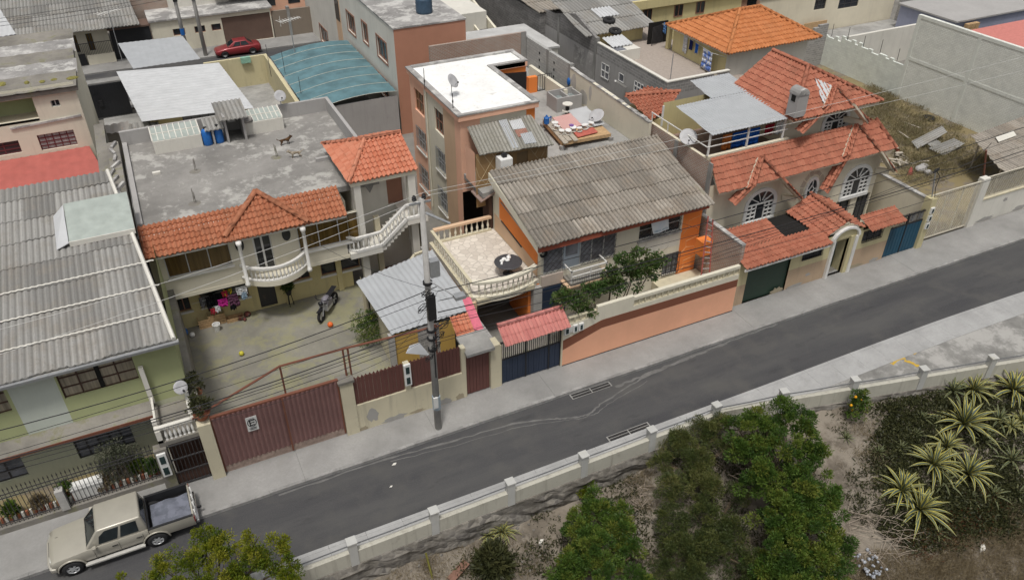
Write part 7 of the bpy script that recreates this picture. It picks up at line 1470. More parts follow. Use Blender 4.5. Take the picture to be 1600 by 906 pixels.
for nm, q4, ptsl in (('windscreen', (cv[3], cv[0], cv[4], cv[7]), [[(.07, .1), (.93, .1), (.93, .9), (.07, .9)]]), ('rear_window', (cv[1], cv[2], cv[6], cv[5]), [[(.12, .22), (.88, .22), (.88, .86), (.12, .86)]]), ('side_window', (cv[0], cv[1], cv[5], cv[4]), [[(.19, .14), (.5, .14), (.5, .86), (.2, .86), (.13, .6)], [(.55, .14), (.86, .14), (.88, .86), (.55, .86)]]), ('side_window', (cv[2], cv[3], cv[7], cv[6]), [[(.14, .14), (.45, .14), (.45, .86), (.12, .86)], [(.5, .14), (.81, .14), (.87, .6), (.8, .86), (.5, .86)]])):
    for pts in ptsl:
        P, n = onface(*q4, .002, pts); MB().prism(P, n * .008).build(nm, gls, pk)
m = MB(); P, n = onface(cv[3], cv[0], cv[4], cv[7], .012, [(.1, .12), (.55, .2)]); m.tube(P, .012, 4); P, n = onface(cv[3], cv[0], cv[4], cv[7], .012, [(.5, .12), (.88, .22)]); m.tube(P, .012, 4); m.build('wiper', trim, pk)
for s in (-1, 1):
    d = MB()
    for x in (-.72, .15, 1.0): d.box(x - .006, x + .006, s * .868, s * .872, .5, 1.02)
    d.box(-.72, 1.0, s * .868, s * .871, .5, .512); d.build('door_seams', trim, pk)
    for x in (.0, .86): MB().box(x - .1, x + .1, s * .87, s * .885, .88, .92).build('door_handle', trim, pk)
    MB().prism([(-.72, s * .84, 1.06), (-.6, s * .84, 1.06), (-.6, s * 1.03, 1.1), (-.7, s * 1.03, 1.1)], (0, 0, .15)).build('mirror', cp_, pk)
    MB().box(-1.15, .95, s * .845, s * .99, .36, .43).build('running_board', simple('running_board', (.45, .44, .41), .5), pk)
    for x in (-1.6, 1.4):
        MB().prism([(x + .46 * math.cos(a), s * .868, .37 + .46 * math.sin(a)) for a in [math.pi * k / 14 for k in range(15)]], (0, s * .006, 0)).build('wheel_arch', M['void'], pk)
        fm = MB(); fm.tube([(x + .48 * math.cos(a), s * .875, .37 + .48 * math.sin(a)) for a in [math.pi * k / 14 for k in range(15)]], .035, 5); fm.build('fender_flare', cp_, pk, True); wheel_parts(pk, x, s * .8, .37, .37, .24, M['alu'], s)
    MB().box(-2.24, -2.05, s * .5 - .15, s * .5 + .15, .70, .86).build('headlight', glass('headlamp', (.35, .36, .35), .05), pk); MB().box(2.86, 2.9, s * .78 - .08, s * .78 + .08, .7, 1.0).build('tail_light', simple('tail_red', (.25, .02, .02), .3), pk)
# bed
bd = MB(); bd.box(1.22, 2.86, -.8, .8, .5, .58); bd.build('bed_floor', trim, pk); bw_ = MB()
for s in (-1, 1): bevel(MB().prism([(1.22, s * .865, .5), (2.88, s * .865, .5), (2.88, s * .855, 1.07), (1.22, s * .855, 1.07)], (0, -s * .085, 0)).build('bed_side', cp_, pk), .02, 2)
MB().box(1.22, 1.27, -.77, .77, .58, 1.06).build('bed_front', trim, pk); bevel(MB().box(2.82, 2.89, -.77, .77, .55, 1.05).build('tailgate', cp_, pk), .015, 2)
ln_ = MB(); ln_.box(1.28, 2.81, -.775, -.765, .58, 1.075).box(1.28, 2.81, .765, .775, .58, 1.075).box(1.27, 2.86, -.86, -.76, 1.073, 1.09).box(1.27, 2.86, .76, .86, 1.073, 1.09).box(1.225, 1.268, -.86, .86, 1.063, 1.1); ln_.build('bed_liner', trim, pk)
bevel(MB().box(2.9, 3.02, -.75, .75, .42, .58).build('rear_bumper', chrome, pk), .03, 2); MB().box(3.0, 3.18, -.04, .04, .4, .46).build('tow_hitch', trim, pk); bevel(MB().prism([(-2.31, -.82, .4), (-2.4, -.5, .4), (-2.4, .5, .4), (-2.31, .82, .4), (-2.1, .86, .4), (-2.1, -.86, .4)], (0, 0, .22)).build('front_bumper', simple('bumper_champagne', (.42, .4, .35), .4, .05, .3), pk), .03, 2)
MB().box(-2.285, -2.25, -.33, .33, .66, .82).build('grille', trim, pk); MB().box(-2.0, -1.9, .3, .31, .995, 1.0).build('washer_nozzle', trim, pk); MB().box(2.9, 2.91, -.28, .28, .72, .86).build('number_plate', M['signwhite'], pk)
m = MB(); q = random.Random(6)
for k in range(4): m.beam((2.92, -.7 + .38 * k, .63), (2.92, -.5 + .38 * k, 1.02), .07, .04)
m.build('white_straps', M['plasticwhite'], pk)
tm = MB(); G = []
for i in range(13):
    row = []
    for j in range(11):
        x = 1.36 + 1.42 * i / 12; y = -.74 + 1.4 * j / 10; z = .74 + .08 * math.sin(i * .9 + j * .35) * (1 if j < 9 else .4) + .05 * math.sin(j * 1.7) + q.uniform(-.015, .015); row.append(len(tm.v)); tm.v.append((x, y, z))
    G.append(row)
for i in range(12):
    for j in range(10): tm.f.append([G[i][j], G[i+1][j], G[i+1][j+1], G[i][j+1]])
RM = Matrix.LocRotScale(Vector((-5.32, -1.58, -.06)), Euler((R(4.6), 0, 0)), None); tm.v = [tuple(RM @ Vector(v)) for v in tm.v]
tp_ = single('tarpaulin', tm, fabric('grey_tarp', (.17, .18, .22), (.13, .14, .17), 3), 'creased blue grey tarpaulin spread in the bed of the pickup', 'tarpaulin', smooth=True)
# red car in the back street
rc = thing('red_car', 'red saloon car parked at the far kerb of the back street', 'car', (9.2, 55.0, GB), proto=True); rp = carpaint('red_paint', (.26, .03, .035))
s2 = [(-2.15, half(.7, .35, .6, .04)), (-1.95, half(.8, .25, .7, .05)), (-1.0, half(.84, .22, .86, .05)), (0, half(.85, .22, .9, .03)), (1.2, half(.84, .22, .92, .03)), (1.95, half(.8, .26, .88, .04)), (2.15, half(.72, .35, .8, .03))]
loft(s2).build('body', rp, rc, True); cc = [(-1.0, -.74, .88), (1.55, -.74, .9), (1.55, .74, .9), (-1.0, .74, .88), (-.25, -.58, 1.38), (.85, -.58, 1.4), (.85, .58, 1.4), (-.25, .58, 1.38)]
bevel(MB().mesh(cc, [(0, 3, 2, 1), (4, 5, 6, 7), (0, 1, 5, 4), (1, 2, 6, 5), (2, 3, 7, 6), (3, 0, 4, 7)]).build('cab', rp, rc), .06, 3)
for nm, q4, ptsl in (('windscreen', (cc[3], cc[0], cc[4], cc[7]), [[(.08, .1), (.92, .1), (.92, .9), (.08, .9)]]), ('rear_window', (cc[1], cc[2], cc[6], cc[5]), [[(.1, .15), (.9, .15), (.9, .85), (.1, .85)]]), ('side_window', (cc[0], cc[1], cc[5], cc[4]), [[(.18, .14), (.48, .14), (.48, .86), (.15, .86)], [(.52, .14), (.84, .14), (.9, .86), (.52, .86)]])):
    for pts in ptsl: P, n = onface(*q4, .002, pts); MB().prism(P, n * .008).build(nm, gls, rc)
for s in (-1, 1):
    for x in (-1.35, 1.3): wheel_parts(rc, x, s * .76, .31, .31, .2, M['alu'], s); MB().prism([(x + .37 * math.cos(a), s * .85, .31 + .37 * math.sin(a)) for a in [math.pi * k / 10 for k in range(11)]], (0, s * .006, 0)).build('wheel_arch', M['void'], rc)
    MB().box(-2.12, -2.0, s * .5 - .14, s * .5 + .14, .52, .64).build('headlight', glass('red_car_lamp', (.3, .3, .3)), rc)
# motorcycle
A, B_ = at(503, 503, Z=.0), at(524, 474, Z=.0); mid = (A + B_) / 2; mo = thing('motorcycle', 'black and grey motorcycle parked in the forecourt beside an orange ball', 'motorcycle', (mid.x, mid.y, .004), rz=math.atan2(A.y - B_.y, A.x - B_.x), proto=True); mo.scale = (1.2, 1.2, 1.2)
dk = simple('bike_black', (.02, .02, .024), .35); gy = simple('bike_grey', (.2, .19, .22), .4)
for x in (-.68, .68):
    o = MB().lathe([(.22, -.05), (.28, -.065), (.31, -.03), (.31, .03), (.28, .065), (.22, .05), (.22, -.05)], (0, 0, 0), 20, 'y', caps=False).build('wheel', M['tyre'], mo, True, loc=(x, 0, .31)); rm = MB()
    for k in range(5): a = k * 1.2566; rm.beam((0, 0, 0), (.22 * math.cos(a), 0, .22 * math.sin(a)), .04)
    r2 = rm.build('rim', M['alu'], o); r2.matrix_parent_inverse = Matrix()
MB().ball((.12, 0, .82), (.3, .17, .16), 12, 8).build('fuel_tank', gy, mo, True); MB().prism([(-.1, -.12, .78), (-.75, -.1, .9), (-.78, -.07, .96), (-.1, -.12, .86)], (0, .23, 0)).build('seat', dk, mo); MB().box(-.25, .3, -.15, .15, .32, .66).build('engine', M['alu'], mo); MB().tube([(.2, 0, .6), (-.35, 0, .5), (-.68, 0, .35)], .045, 6).build('frame', dk, mo)
m = MB(); [m.tube([(.68, s * .09, .31), (.45, s * .08, .92)], .028, 6) for s in (-1, 1)]; m.build('fork', M['galv'], mo); MB().tube([(.35, -.36, 1.04), (.45, -.2, 1.0), (.45, .2, 1.0), (.35, .36, 1.04)], .02, 6).build('handlebar', dk, mo); MB().ball((.58, 0, .9), (.1, .12, .12), 8, 6).build('headlight', dk, mo, True)
MB().prism([(.45, -.08, .62), (.95, -.07, .64), (.95, .07, .64), (.45, .08, .62)], (0, 0, .03)).build('mudguard', dk, mo); MB().tube([(.1, -.17, .35), (-.4, -.2, .32), (-.85, -.2, .45)], .05, 7).build('exhaust', M['galv'], mo); MB().prism([(-.6, -.07, .8), (-.95, -.06, .78), (-.95, .06, .78), (-.6, .07, .8)], (0, 0, .05)).build('tail', gy, mo)
for s in (-1, 1): MB().box(-.2, .25, s * .14, s * .17, .5, .76).build('side_fairing', gy, mo); MB().tube([(.4, s * .25, 1.02), (.34, s * .32, 1.18)], .012, 4).build('mirror', dk, mo)
p = at(516, 507, Z=.14); single('ball', MB().ball((p.x, p.y, .15), .15, 14, 10), simple('orange_ball', (.7, .14, .03), .5), 'orange ball beside the wheel of the motorcycle', 'ball', smooth=True)

# ------------------------------------------------------------------ forecourt things, laundry, dogs, small litter
wlc = thing('laundry_line', 'pale washing line along the front of the ground floor under the balcony', 'washing line', (1.5, 10.9, 2.3)); MB().tube([at(300, 475, Y=10.7), at(345, 462, Y=10.7), at(392, 448, Y=10.7)], .012, 4).build('line', M['paleline'], wlc)
fb = {'black': fabric('black_cloth', (.012, .012, .015)), 'pink': fabric('magenta_cloth', (.5, .03, .26)), 'yellow': fabric('yellow_black_cloth', (.7, .55, .03), (.05, .05, .03), 9), 'grey': fabric('grey_cloth', (.14, .14, .15)), 'plum': fabric('plum_cloth', (.12, .05, .09)), 'blue': fabric('pale_blue_cloth', (.3, .4, .5)), 'red': fabric('red_cloth', (.4, .04, .06)), 'white': wcl}
for i, (x, y, w_, h_, k, lab) in enumerate(((318, 464, .5, .7, 'grey', 'grey garment at the left of the yard washing'), (331, 462, .7, .95, 'black', 'black garment hanging above the wooden crates'), (341, 458, .55, .8, 'black', 'black shirt beside the red one on the yard line'), (333, 482, .3, .4, 'red', 'red garment low on the yard line'), (339, 478, .26, .5, 'white', 'white garment between the red and the magenta one'), (347, 467, .5, .6, 'pink', 'magenta top on the yard line'), (355, 452, .42, .35, 'yellow', 'yellow and black shirt on the yard line'), (350, 455, .3, .4, 'red', 'small red garment beside the yellow shirt'), (363, 460, .5, .85, 'plum', 'plum garment right of the magenta top'), (364, 477, .3, .35, 'black', 'small dark garment hanging lowest on the yard line'), (376, 448, .55, .6, 'white', 'white garment at the right end of the yard line'), (380, 457, .3, .5, 'blue', 'pale blue garment below the white one at the right end'))):
    p = at(x, y, Y=10.7 - .03 * i); washing('laundry', lab, p, w_, h_, fb[k], seed=i + 3, torn=.35)
def crate(name, label, x, y, z, w_, d_, h_):
    t = thing(name, label, 'crate', (x, y, z), 'wooden crates below the washing'); n = 4
    for s in (0, 1):
        m = MB()
        for k in range(n): m.box(x - w_/2, x + w_/2, y - d_/2 + s * (d_ - .02), y - d_/2 + .02 + s * (d_ - .02), z + h_ * k / n, z + h_ * (k + .78) / n)
        m.build('side', M['wood'], t); m = MB()
        for k in range(n): m.box(x - w_/2 - .02 + s * (w_ + .02), x - w_/2 + s * (w_ + .02), y - d_/2, y + d_/2, z + h_ * k / n, z + h_ * (k + .78) / n)
        m.build('end', M['wood'], t)
    MB().box(x - w_/2 + .03, x + w_/2 - .03, y - d_/2 + .03, y + d_/2 - .03, z + .01, z + .04).build('base', M['wood'], t)
    return t
p = at(325, 513, Z=0); crate('wooden_crate', 'left wooden crate with dark clothes hanging into it', p.x, p.y + .3, .005, .75, .5, .55); p = at(342, 508, Z=0); crate('wooden_crate', 'right wooden crate behind the white bucket', p.x, p.y + .3, .005, .8, .5, .68); p = at(366, 503, Z=0); crate('wooden_crate', 'low wooden tray beside the white bucket', p.x + .1, p.y + .2, .005, .85, .4, .22)
p = at(340, 516, Z=0); bk_ = single('bucket', MB().lathe([(.13, 0), (.19, .38), (.21, .38), (.21, .42), (.17, .42), (.12, .03), (.0, .03)], (p.x, p.y, .005), 14), M['plasticwhite'], 'white bucket standing in front of the wooden crates', 'bucket')
p = at(378, 500, Z=0); single('shoe_pile', MB().ball((p.x, p.y + .1, .1), (.25, .2, .12), 8, 5).ball((p.x + .35, p.y + .25, .12), (.2, .2, .14), 8, 5).ball((p.x + .15, p.y - .1, .07), (.1, .14, .08), 8, 5), fabric('shoe_pile', (.08, .06, .05), (.12, .04, .035)), 'heap of dark bags and a red shoe beside the crates', 'bags', smooth=True)
p = at(300, 520, Z=0); single('blue_sack', MB().ball((p.x - .4, p.y - .1, .25), (.25, .3, .3), 8, 6).box(p.x - .9, p.x - .65, p.y, p.y + .3, 0, .5), M['plasticblue'], 'blue bundle in the back corner of the forecourt', 'bundle', smooth=True); single('ball', MB().ball((p.x, p.y - .35, .13), .14, 10, 8), M['plasticwhite'], 'white round tub beside the blue bundle', 'tub', smooth=True)
p = at(302, 510, Z=0); single('guitar_case', MB().prism([(p.x - .12, p.y + .2, .02), (p.x + .12, p.y + .2, .02), (p.x + .1, p.y + .28, .45), (p.x + .04, p.y + .33, .9), (p.x - .04, p.y + .33, .9), (p.x - .1, p.y + .28, .45)], (0, .08, .02)), M['dark'], 'dark broom like object leaning on the wall beside the crates', 'broom')
p = at(378, 555, Z=0); single('ball', MB().ball((p.x, p.y, .13), .13, 12, 8), simple('yellow_ball', (.55, .5, .05), .5), 'yellow ball lying on the mossy concrete forecourt', 'ball', smooth=True)
# dogs: one continuous skinned body each
def dog(label, p, rz, c1, scale=1.0, pose=0):
    me = bpy.data.meshes.new('dog'); J = {'pel': (-.22, 0, .36), 'ch': (.18, 0, .37), 'mid': (-.02, 0, .375), 'nk': (.31, 0, .46), 'hd': (.40, 0, .54), 'mz': (.52, 0, .51), 't1': (-.33, 0, .42), 't2': (-.45, 0, .5), 't3': (-.5, 0, .6)}
    rad = {'pel': .085, 'ch': .105, 'mid': .085, 'nk': .07, 'hd': .07, 'mz': .032, 't1': .03, 't2': .022, 't3': .015}; E = [('pel', 'mid'), ('mid', 'ch'), ('ch', 'nk'), ('nk', 'hd'), ('hd', 'mz'), ('pel', 't1'), ('t1', 't2'), ('t2', 't3')]
    for s, tg in ((-1, 'r'), (1, 'l')):
        o = .03 * s * (1 if pose else -1)
        J['fs' + tg] = (.19, .075 * s, .3); J['fk' + tg] = (.19 + o, .075 * s, .17); J['ff' + tg] = (.2 + o, .075 * s, .02); J['ft' + tg] = (.24 + o, .075 * s, .012); J['hk' + tg] = (-.17 - o, .075 * s, .24); J['hh' + tg] = (-.28 - o, .075 * s, .13); J['hf' + tg] = (-.26 - o, .075 * s, .02); J['ht' + tg] = (-.22 - o, .075 * s, .012)
        J['e1' + tg] = (.385, .05 * s, .6); J['e2' + tg] = (.36, .075 * s, .645)
        rad.update({'fs' + tg: .045, 'fk' + tg: .026, 'ff' + tg: .02, 'ft' + tg: .018, 'hk' + tg: .05, 'hh' + tg: .024, 'hf' + tg: .02, 'ht' + tg: .018, 'e1' + tg: .025, 'e2' + tg: .012})
        E += [('ch', 'fs' + tg), ('fs' + tg, 'fk' + tg), ('fk' + tg, 'ff' + tg), ('ff' + tg, 'ft' + tg), ('pel', 'hk' + tg), ('hk' + tg, 'hh' + tg), ('hh' + tg, 'hf' + tg), ('hf' + tg, 'ht' + tg), ('hd', 'e1' + tg), ('e1' + tg, 'e2' + tg)]
    ks = list(J); me.from_pydata([J[k] for k in ks], [(ks.index(a), ks.index(b)) for a, b in E], []); o = bpy.data.objects.new('dog', me); col.objects.link(o)
    sk_ = o.modifiers.new('skin', 'SKIN'); lay = me.skin_vertices[0].data
    for i, k in enumerate(ks): lay[i].radius = (rad[k], rad[k])
    lay[0].use_root = True; sk_.use_smooth_shade = True; sb_ = o.modifiers.new('sub', 'SUBSURF'); sb_.levels = 1; sb_.render_levels = 1
    dgr = bpy.context.evaluated_depsgraph_get(); m2 = bpy.data.meshes.new_from_object(o.evaluated_get(dgr)); bpy.data.objects.remove(o); m2.materials.clear(); m2.materials.append(c1)
    o = bpy.data.objects.new('dog', m2); col.objects.link(o); o.location = p; o.rotation_euler = (0, 0, rz); o.scale = (scale, scale, scale * .82); return tag(o, label, 'dog', 'dogs on the flat roof')
dog('black and tan dog standing on the flat roof near the rebar stubs', at(446, 226, Z=6.3), R(8), fabric('black_dog_fur', (.015, .013, .012), (.09, .05, .025), 3.2), .95)
dog('pale cream dog with a dark face on the flat roof', at(463, 246, Z=6.3), R(175), fabric('cream_dog_fur', (.34, .3, .24), (.22, .18, .13), 3), .95, 1)
# litter on the road
for x, y, s, lab in ((616, 725, .12, 'white paper scrap on the asphalt near the pavement'), (611, 760, .08, 'small white scrap in the middle of the road')):
    p = at(x, y, Z=GB); single('paper_scrap', MB().prism([(p.x - s, p.y - s * .3, GB + .006), (p.x + s * .3, p.y - s * .5, GB + .006), (p.x + s, p.y + s * .3, GB + .006), (p.x, p.y + s * .5, GB + .006)], (0, 0, .02)), M['offwhite'], lab, 'litter')

# ------------------------------------------------------------------ vegetation
import numpy as np
def leaves_mesh(name, C, D, L, W, U, mat, fold=.0):
    """C centres, D directions, L lengths, W widths, U uv.x values -> diamond leaves."""
    n = len(C); D = D / (np.linalg.norm(D, axis=1, keepdims=True) + 1e-9); rr = np.random.RandomState(n).normal(size=(n, 3)); S = np.cross(D, rr); S /= (np.linalg.norm(S, axis=1, keepdims=True) + 1e-9)
    v = np.empty((n, 4, 3)); v[:, 0] = C; v[:, 1] = C + D * (L * .5)[:, None] + S * (W * .5)[:, None]; v[:, 2] = C + D * L[:, None]; v[:, 3] = C + D * (L * .5)[:, None] - S * (W * .5)[:, None]
    me = bpy.data.meshes.new(name); me.vertices.add(n * 4); me.vertices.foreach_set('co', v.reshape(-1)); me.loops.add(n * 4); me.loops.foreach_set('vertex_index', np.arange(n * 4, dtype=np.int32)); me.polygons.add(n); me.polygons.foreach_set('loop_start', np.arange(0, n * 4, 4, dtype=np.int32)); me.polygons.foreach_set('loop_total', np.full(n, 4, dtype=np.int32))
    uv = me.uv_layers.new(name='UVMap'); u = np.empty((n, 4, 2)); u[:, :, 0] = U[:, None]; u[:, :, 1] = .5; uv.data.foreach_set('uv', u.reshape(-1)); me.update(calc_edges=True); me.materials.append(mat); return me
def crown(blobs, tufts, per, leaf, wid, tr_, mat, seed, low=-.55, inner=.55):
    """Leaves in round tufts pushed in and out of the lobes' surfaces."""
    r = np.random.RandomState(seed); vol = np.array([b[1][0] * b[1][1] + b[1][1] * b[1][2] + b[1][0] * b[1][2] for b in blobs]); pick = r.choice(len(blobs), tufts, p=vol / vol.sum())
    d = r.normal(size=(tufts, 3)); d /= np.linalg.norm(d, axis=1, keepdims=True); d[:, 2] = np.where(d[:, 2] < low, -d[:, 2], d[:, 2])
    cen = np.array([tuple(b[0]) for b in blobs])[pick]; rad = np.array([b[1] for b in blobs])[pick]; tc = cen + d * rad * r.uniform(inner, 1.22, tufts)[:, None]; base = r.rand(tufts) ** 1.2; ts = r.uniform(.6, 1.45, tufts)
    n = tufts * per; t = np.repeat(np.arange(tufts), per); o = r.normal(size=(n, 3)); o /= np.linalg.norm(o, axis=1, keepdims=True); q = r.rand(n) ** .45; off = o * (q * ts[t] * tr_)[:, None]; off[:, 2] *= .8
    D = o * .8 + d[t] * .35 + r.normal(size=(n, 3)) * .3; D[:, 2] += .2
    return leaves_mesh('crown', tc[t] + off, D, leaf * r.uniform(.6, 1.3, n), wid * r.uniform(.7, 1.2, n), np.clip(base[t] * .75 + q * .12 + r.rand(n) * .18, 0, 1), mat)
def B(x, y, Y, rx, ry=None, rz=None):       # a crown lobe: photo point on plane Y, radii in metres
    return (at(x, y, Y=Y), (rx, ry or rx, rz or rx))
def tree(name, label, base, blobs, mat, tufts, per, leaf, wid, tr_, seed, cat='tree', trunk=.16, grp=None, low=-.55):
    t = thing(name, label, cat, base, grp); q = random.Random(seed); base = Vector(base); m = MB(); top = sum((Vector(b[0]) for b in blobs), Vector()) / len(blobs); fork = base.lerp(top, .45)
    m.tube([base - V(0, 0, .3), base.lerp(fork, .5) + V(.05, .03, 0), fork], [trunk, trunk * .85, trunk * .7], 8)
    for b in blobs:
        e = Vector(b[0]); mid_ = fork.lerp(e, .5) + V(q.uniform(-.15, .15), q.uniform(-.15, .15), .1); m.tube([fork, mid_, e], [trunk * .5, trunk * .32, trunk * .1], 6)
        for k in range(3): f = e + V(q.uniform(-.6, .6) * b[1][0], q.uniform(-.6, .6) * b[1][1], q.uniform(0, .6) * b[1][2]); m.tube([mid_, mid_.lerp(f, .6), f], [trunk * .2, trunk * .12, trunk * .04], 4)
    m.build('trunk', M['bark'], t, True); me = crown(blobs, tufts, per, leaf, wid, tr_, mat, seed, low); link('crown', me, t); return t
def hp(x, y):
    z = -1.5
    for k in range(12): p = at(x, y, Z=z); z = hill_z(p.x, p.y)
    return V(p.x, p.y, z)
lf_green = leafmat('leaf_mid_green', [(.02, .045, .009), (.05, .1, .016), (.09, .145, .022), (.17, .18, .03)]); lf_yel = leafmat('leaf_yellow_green', [(.03, .06, .006), (.09, .13, .008), (.18, .2, .012), (.26, .25, .03)])
lf_olive = leafmat('leaf_olive', [(.032, .05, .014), (.07, .09, .024), (.115, .125, .035), (.17, .16, .06)]); lf_dark = leafmat('leaf_dark', [(.022, .026, .01), (.045, .05, .018), (.08, .08, .03)]); lf_vine = leafmat('leaf_vine', [(.02, .05, .01), (.045, .095, .02), (.08, .13, .03), (.14, .15, .07)]); lf_dry = leafmat('leaf_dry', [(.15, .115, .065), (.22, .175, .105), (.3, .25, .16)])
def BH(x, y, h, r, ry=None, rz=None):      # lobe on the ray through a photo point, h metres above the slope
    z = -1.0
    for k in range(14): p = at(x, y, Z=z); z = hill_z(p.x, min(p.y, barrier_y(p.x) - .2)) + h
    return (at(x, y, Z=z), (r, ry or r, rz or r))
tree('yellow_green_tree', 'bright yellow green feathery tree in front of the pickup at the lower left', BH(330, 1010, 0, 1)[0], [BH(x, y, h, r) for x, y, h, r in ((290, 856, 4.2, .32), (318, 835, 4.4, .3), (345, 848, 4.3, .32), (404, 838, 4.4, .38), (428, 858, 4.2, .42), (300, 885, 4.0, .45), (350, 880, 4.0, .5), (395, 885, 4.0, .5), (440, 890, 3.9, .45), (255, 890, 4.1, .36), (225, 897, 4.2, .26), (370, 915, 3.8, .6), (300, 920, 3.8, .6), (450, 915, 3.7, .5), (195, 905, 4.1, .2), (328, 862, 4.2, .35), (375, 862, 4.2, .3))], lf_yel, 150, 170, 0.1, 0.038, 0.2, 3, trunk=.1)
tree('round_green_tree', 'rounded bright green tree in front of the parapet at the bottom centre', BH(945, 930, 0, 1)[0], [BH(x, y, h, r) for x, y, h, r in ((935, 800, 1.6, .6), (905, 812, 1.5, .5), (968, 806, 1.5, .5), (905, 835, 1.6, .6), (962, 832, 1.7, .65), (930, 862, 1.9, .8), (890, 880, 1.7, .55), (985, 870, 1.7, .6), (940, 905, 1.8, .9), (995, 905, 1.5, .5), (880, 910, 1.5, .45), (925, 778, 1.4, .3))], lf_green, 210, 190, 0.12, 0.042, 0.21, 5)
tree('yellow_shoot_bush', 'small yellow green bush growing against the stone base above the round tree', hp(917, 775), [BH(917, 758, .5, .26), BH(912, 768, .3, .22)], lf_yel, 26, 80, .1, .04, .12, 6, 'bush', .03)
tree('tall_green_tree', 'tall dark green tree with a yellowish left edge, right of the olive bushes', BH(1250, 830, 0, 1)[0], [BH(x, y, h, r) for x, y, h, r in ((1215, 642, 2.6, .6), (1180, 668, 2.5, .75), (1245, 668, 2.6, .8), (1160, 700, 2.3, .6), (1215, 710, 2.6, .95), (1270, 720, 2.2, .7), (1190, 755, 2.3, .85), (1245, 765, 2.5, .95), (1285, 790, 2.0, .8), (1215, 810, 2.3, .95), (1270, 830, 2.2, .95), (1305, 860, 1.7, .7), (1225, 865, 2.1, 1.0), (1280, 895, 1.9, .95), (1195, 895, 1.6, .7), (1240, 915, 1.9, .9), (1150, 665, 2.0, .45))], lf_green, 430, 200, 0.13, 0.046, 0.24, 7, trunk=.18)
tree('olive_bush', 'wide dull olive bush overhanging the parapet left of the tall green tree', BH(1080, 770, 0, 1)[0], [BH(x, y, h, r) for x, y, h, r in ((1095, 672, 1.4, .55), (1060, 695, 1.3, .6), (1125, 668, 1.4, .5), (1035, 725, 1.1, .45), (1085, 725, 1.4, .75), (1050, 765, 1.2, .6), (1100, 765, 1.4, .7), (1140, 700, 1.3, .45))], lf_olive, 260, 150, .1, .028, .22, 9, 'bush', .07)
tree('olive_bush', 'lower dark olive bush between the round tree and the tall green tree', BH(1090, 850, 0, 1)[0], [BH(x, y, h, r) for x, y, h, r in ((1050, 815, 1.1, .6), (1100, 810, 1.3, .65), (1140, 830, 1.2, .6), (1060, 860, 1.2, .7), (1115, 865, 1.4, .8), (1160, 880, 1.2, .6), (1080, 905, 1.2, .75), (1030, 890, .9, .45), (1150, 770, 1.0, .45))], leafmat('leaf_dark_olive', [(.028, .042, .013), (.06, .08, .022), (.11, .12, .032)]), 300, 150, .1, .03, .22, 10, 'bush', .07)
# dry twigs
tw = MB(); q = random.Random(8)
for k in range(90):
    p = hp(q.uniform(1120, 1180), q.uniform(690, 760)) + V(0, 0, q.uniform(.6, 1.5)); d = V(q.uniform(-1, 1), q.uniform(-1, 1), q.uniform(-.3, .6)).normalized() * q.uniform(.4, 1.1); tw.tube([p, p + d * .5 + V(0, 0, .08), p + d], [.014, .01, .005], 3)
tag(single('dead_brush', tw, simple('dry_twig', (.22, .18, .14), .9), 'tangle of bare grey twigs between the olive bush and the tall tree', 'brush'), kind='stuff')
tw = MB()
for k in range(70):
    p = hp(q.uniform(1320, 1400), q.uniform(800, 880)) + V(0, 0, .15); d = V(q.uniform(-.3, 1), q.uniform(-1, .5), q.uniform(-.1, .35)).normalized() * q.uniform(.5, 1.6); tw.tube([p, p + d * .5 + V(0, 0, .1), p + d], [.014, .01, .005], 3)
for k in range(50):
    p = hp(q.uniform(985, 1010), q.uniform(760, 800)) + V(0, 0, .1); d = V(q.uniform(-1, 1), q.uniform(-1, 1), q.uniform(0, .4)).normalized() * q.uniform(.2, .6); tw.tube([p, p + d], [.014, .006], 3)
tag(single('fallen_branches', tw, simple('pale_twig', (.3, .25, .2), .9), 'pale fallen branches and pruned twigs scattered on the slope', 'branches'), kind='stuff')
# vine over the street wall
vt = thing('vine', 'leafy green climber spilling over the street wall of the orange house', 'climber', (18.5, .6, 2))
vb = [B(885, 472, .7, .55, .5, .5), B(905, 478, .5, .5, .4, .45), B(925, 460, .8, .6, .5, .5), B(955, 452, .8, .6, .5, .5), B(985, 440, .9, .65, .5, .55), B(1010, 425, 1.0, .6, .5, .55), B(1025, 408, 1.1, .4, .4, .4), B(1000, 402, 1.1, .4), B(975, 415, 1.0, .45), B(918, 488, .3, .25, .2, .3), B(955, 430, 1.0, .35)]
m = MB()
for b in vb: e = Vector(b[0]); m.tube([(18.2 + (e.x - 18.2) * .3, .75, 0), (18.2 + (e.x - 18.2) * .5, .8, 1.8), e, e + V(.15, .05, .55)], [.05, .035, .02, .006], 5); [m.tube([e, e + V(.25 * math.cos(k * 1.9 + e.x), -.1, .3 + .12 * (k % 3)), e + V(.55 * math.cos(k * 1.9 + e.x), -.15, .45 + .2 * (k % 3))], [.014, .009, .004], 3) for k in range(5)]
m.build('stem', M['bark'], vt, True); link('leaves', crown(vb, 190, 44, .15, .09, .2, lf_vine, 12, -.4), vt)
def bush(name, label, p, r, mat, tufts, seed, cat='plant', leaf=.12, wid=.045, grp=None, h=None):
    return tree(name, label, p, [(Vector(p) + V(0, 0, (h or r) * .9), (r, r, h or r))], mat, tufts, 30, leaf, wid, r * .22, seed, cat, .025, grp)
bush('shrub', 'green feathery shrub beside the side wall of the tin shed', at(582, 535, Z=0), .75, lf_green, 110, 20, 'shrub', h=1.0); bush('shrub', 'grey green shrub growing behind the spiked fence', V(-4.9, 1.5, .0), .75, leafmat('leaf_greygreen', [(.05, .06, .04), (.1, .11, .07), (.15, .15, .11)]), 120, 21, 'shrub', h=1.05)
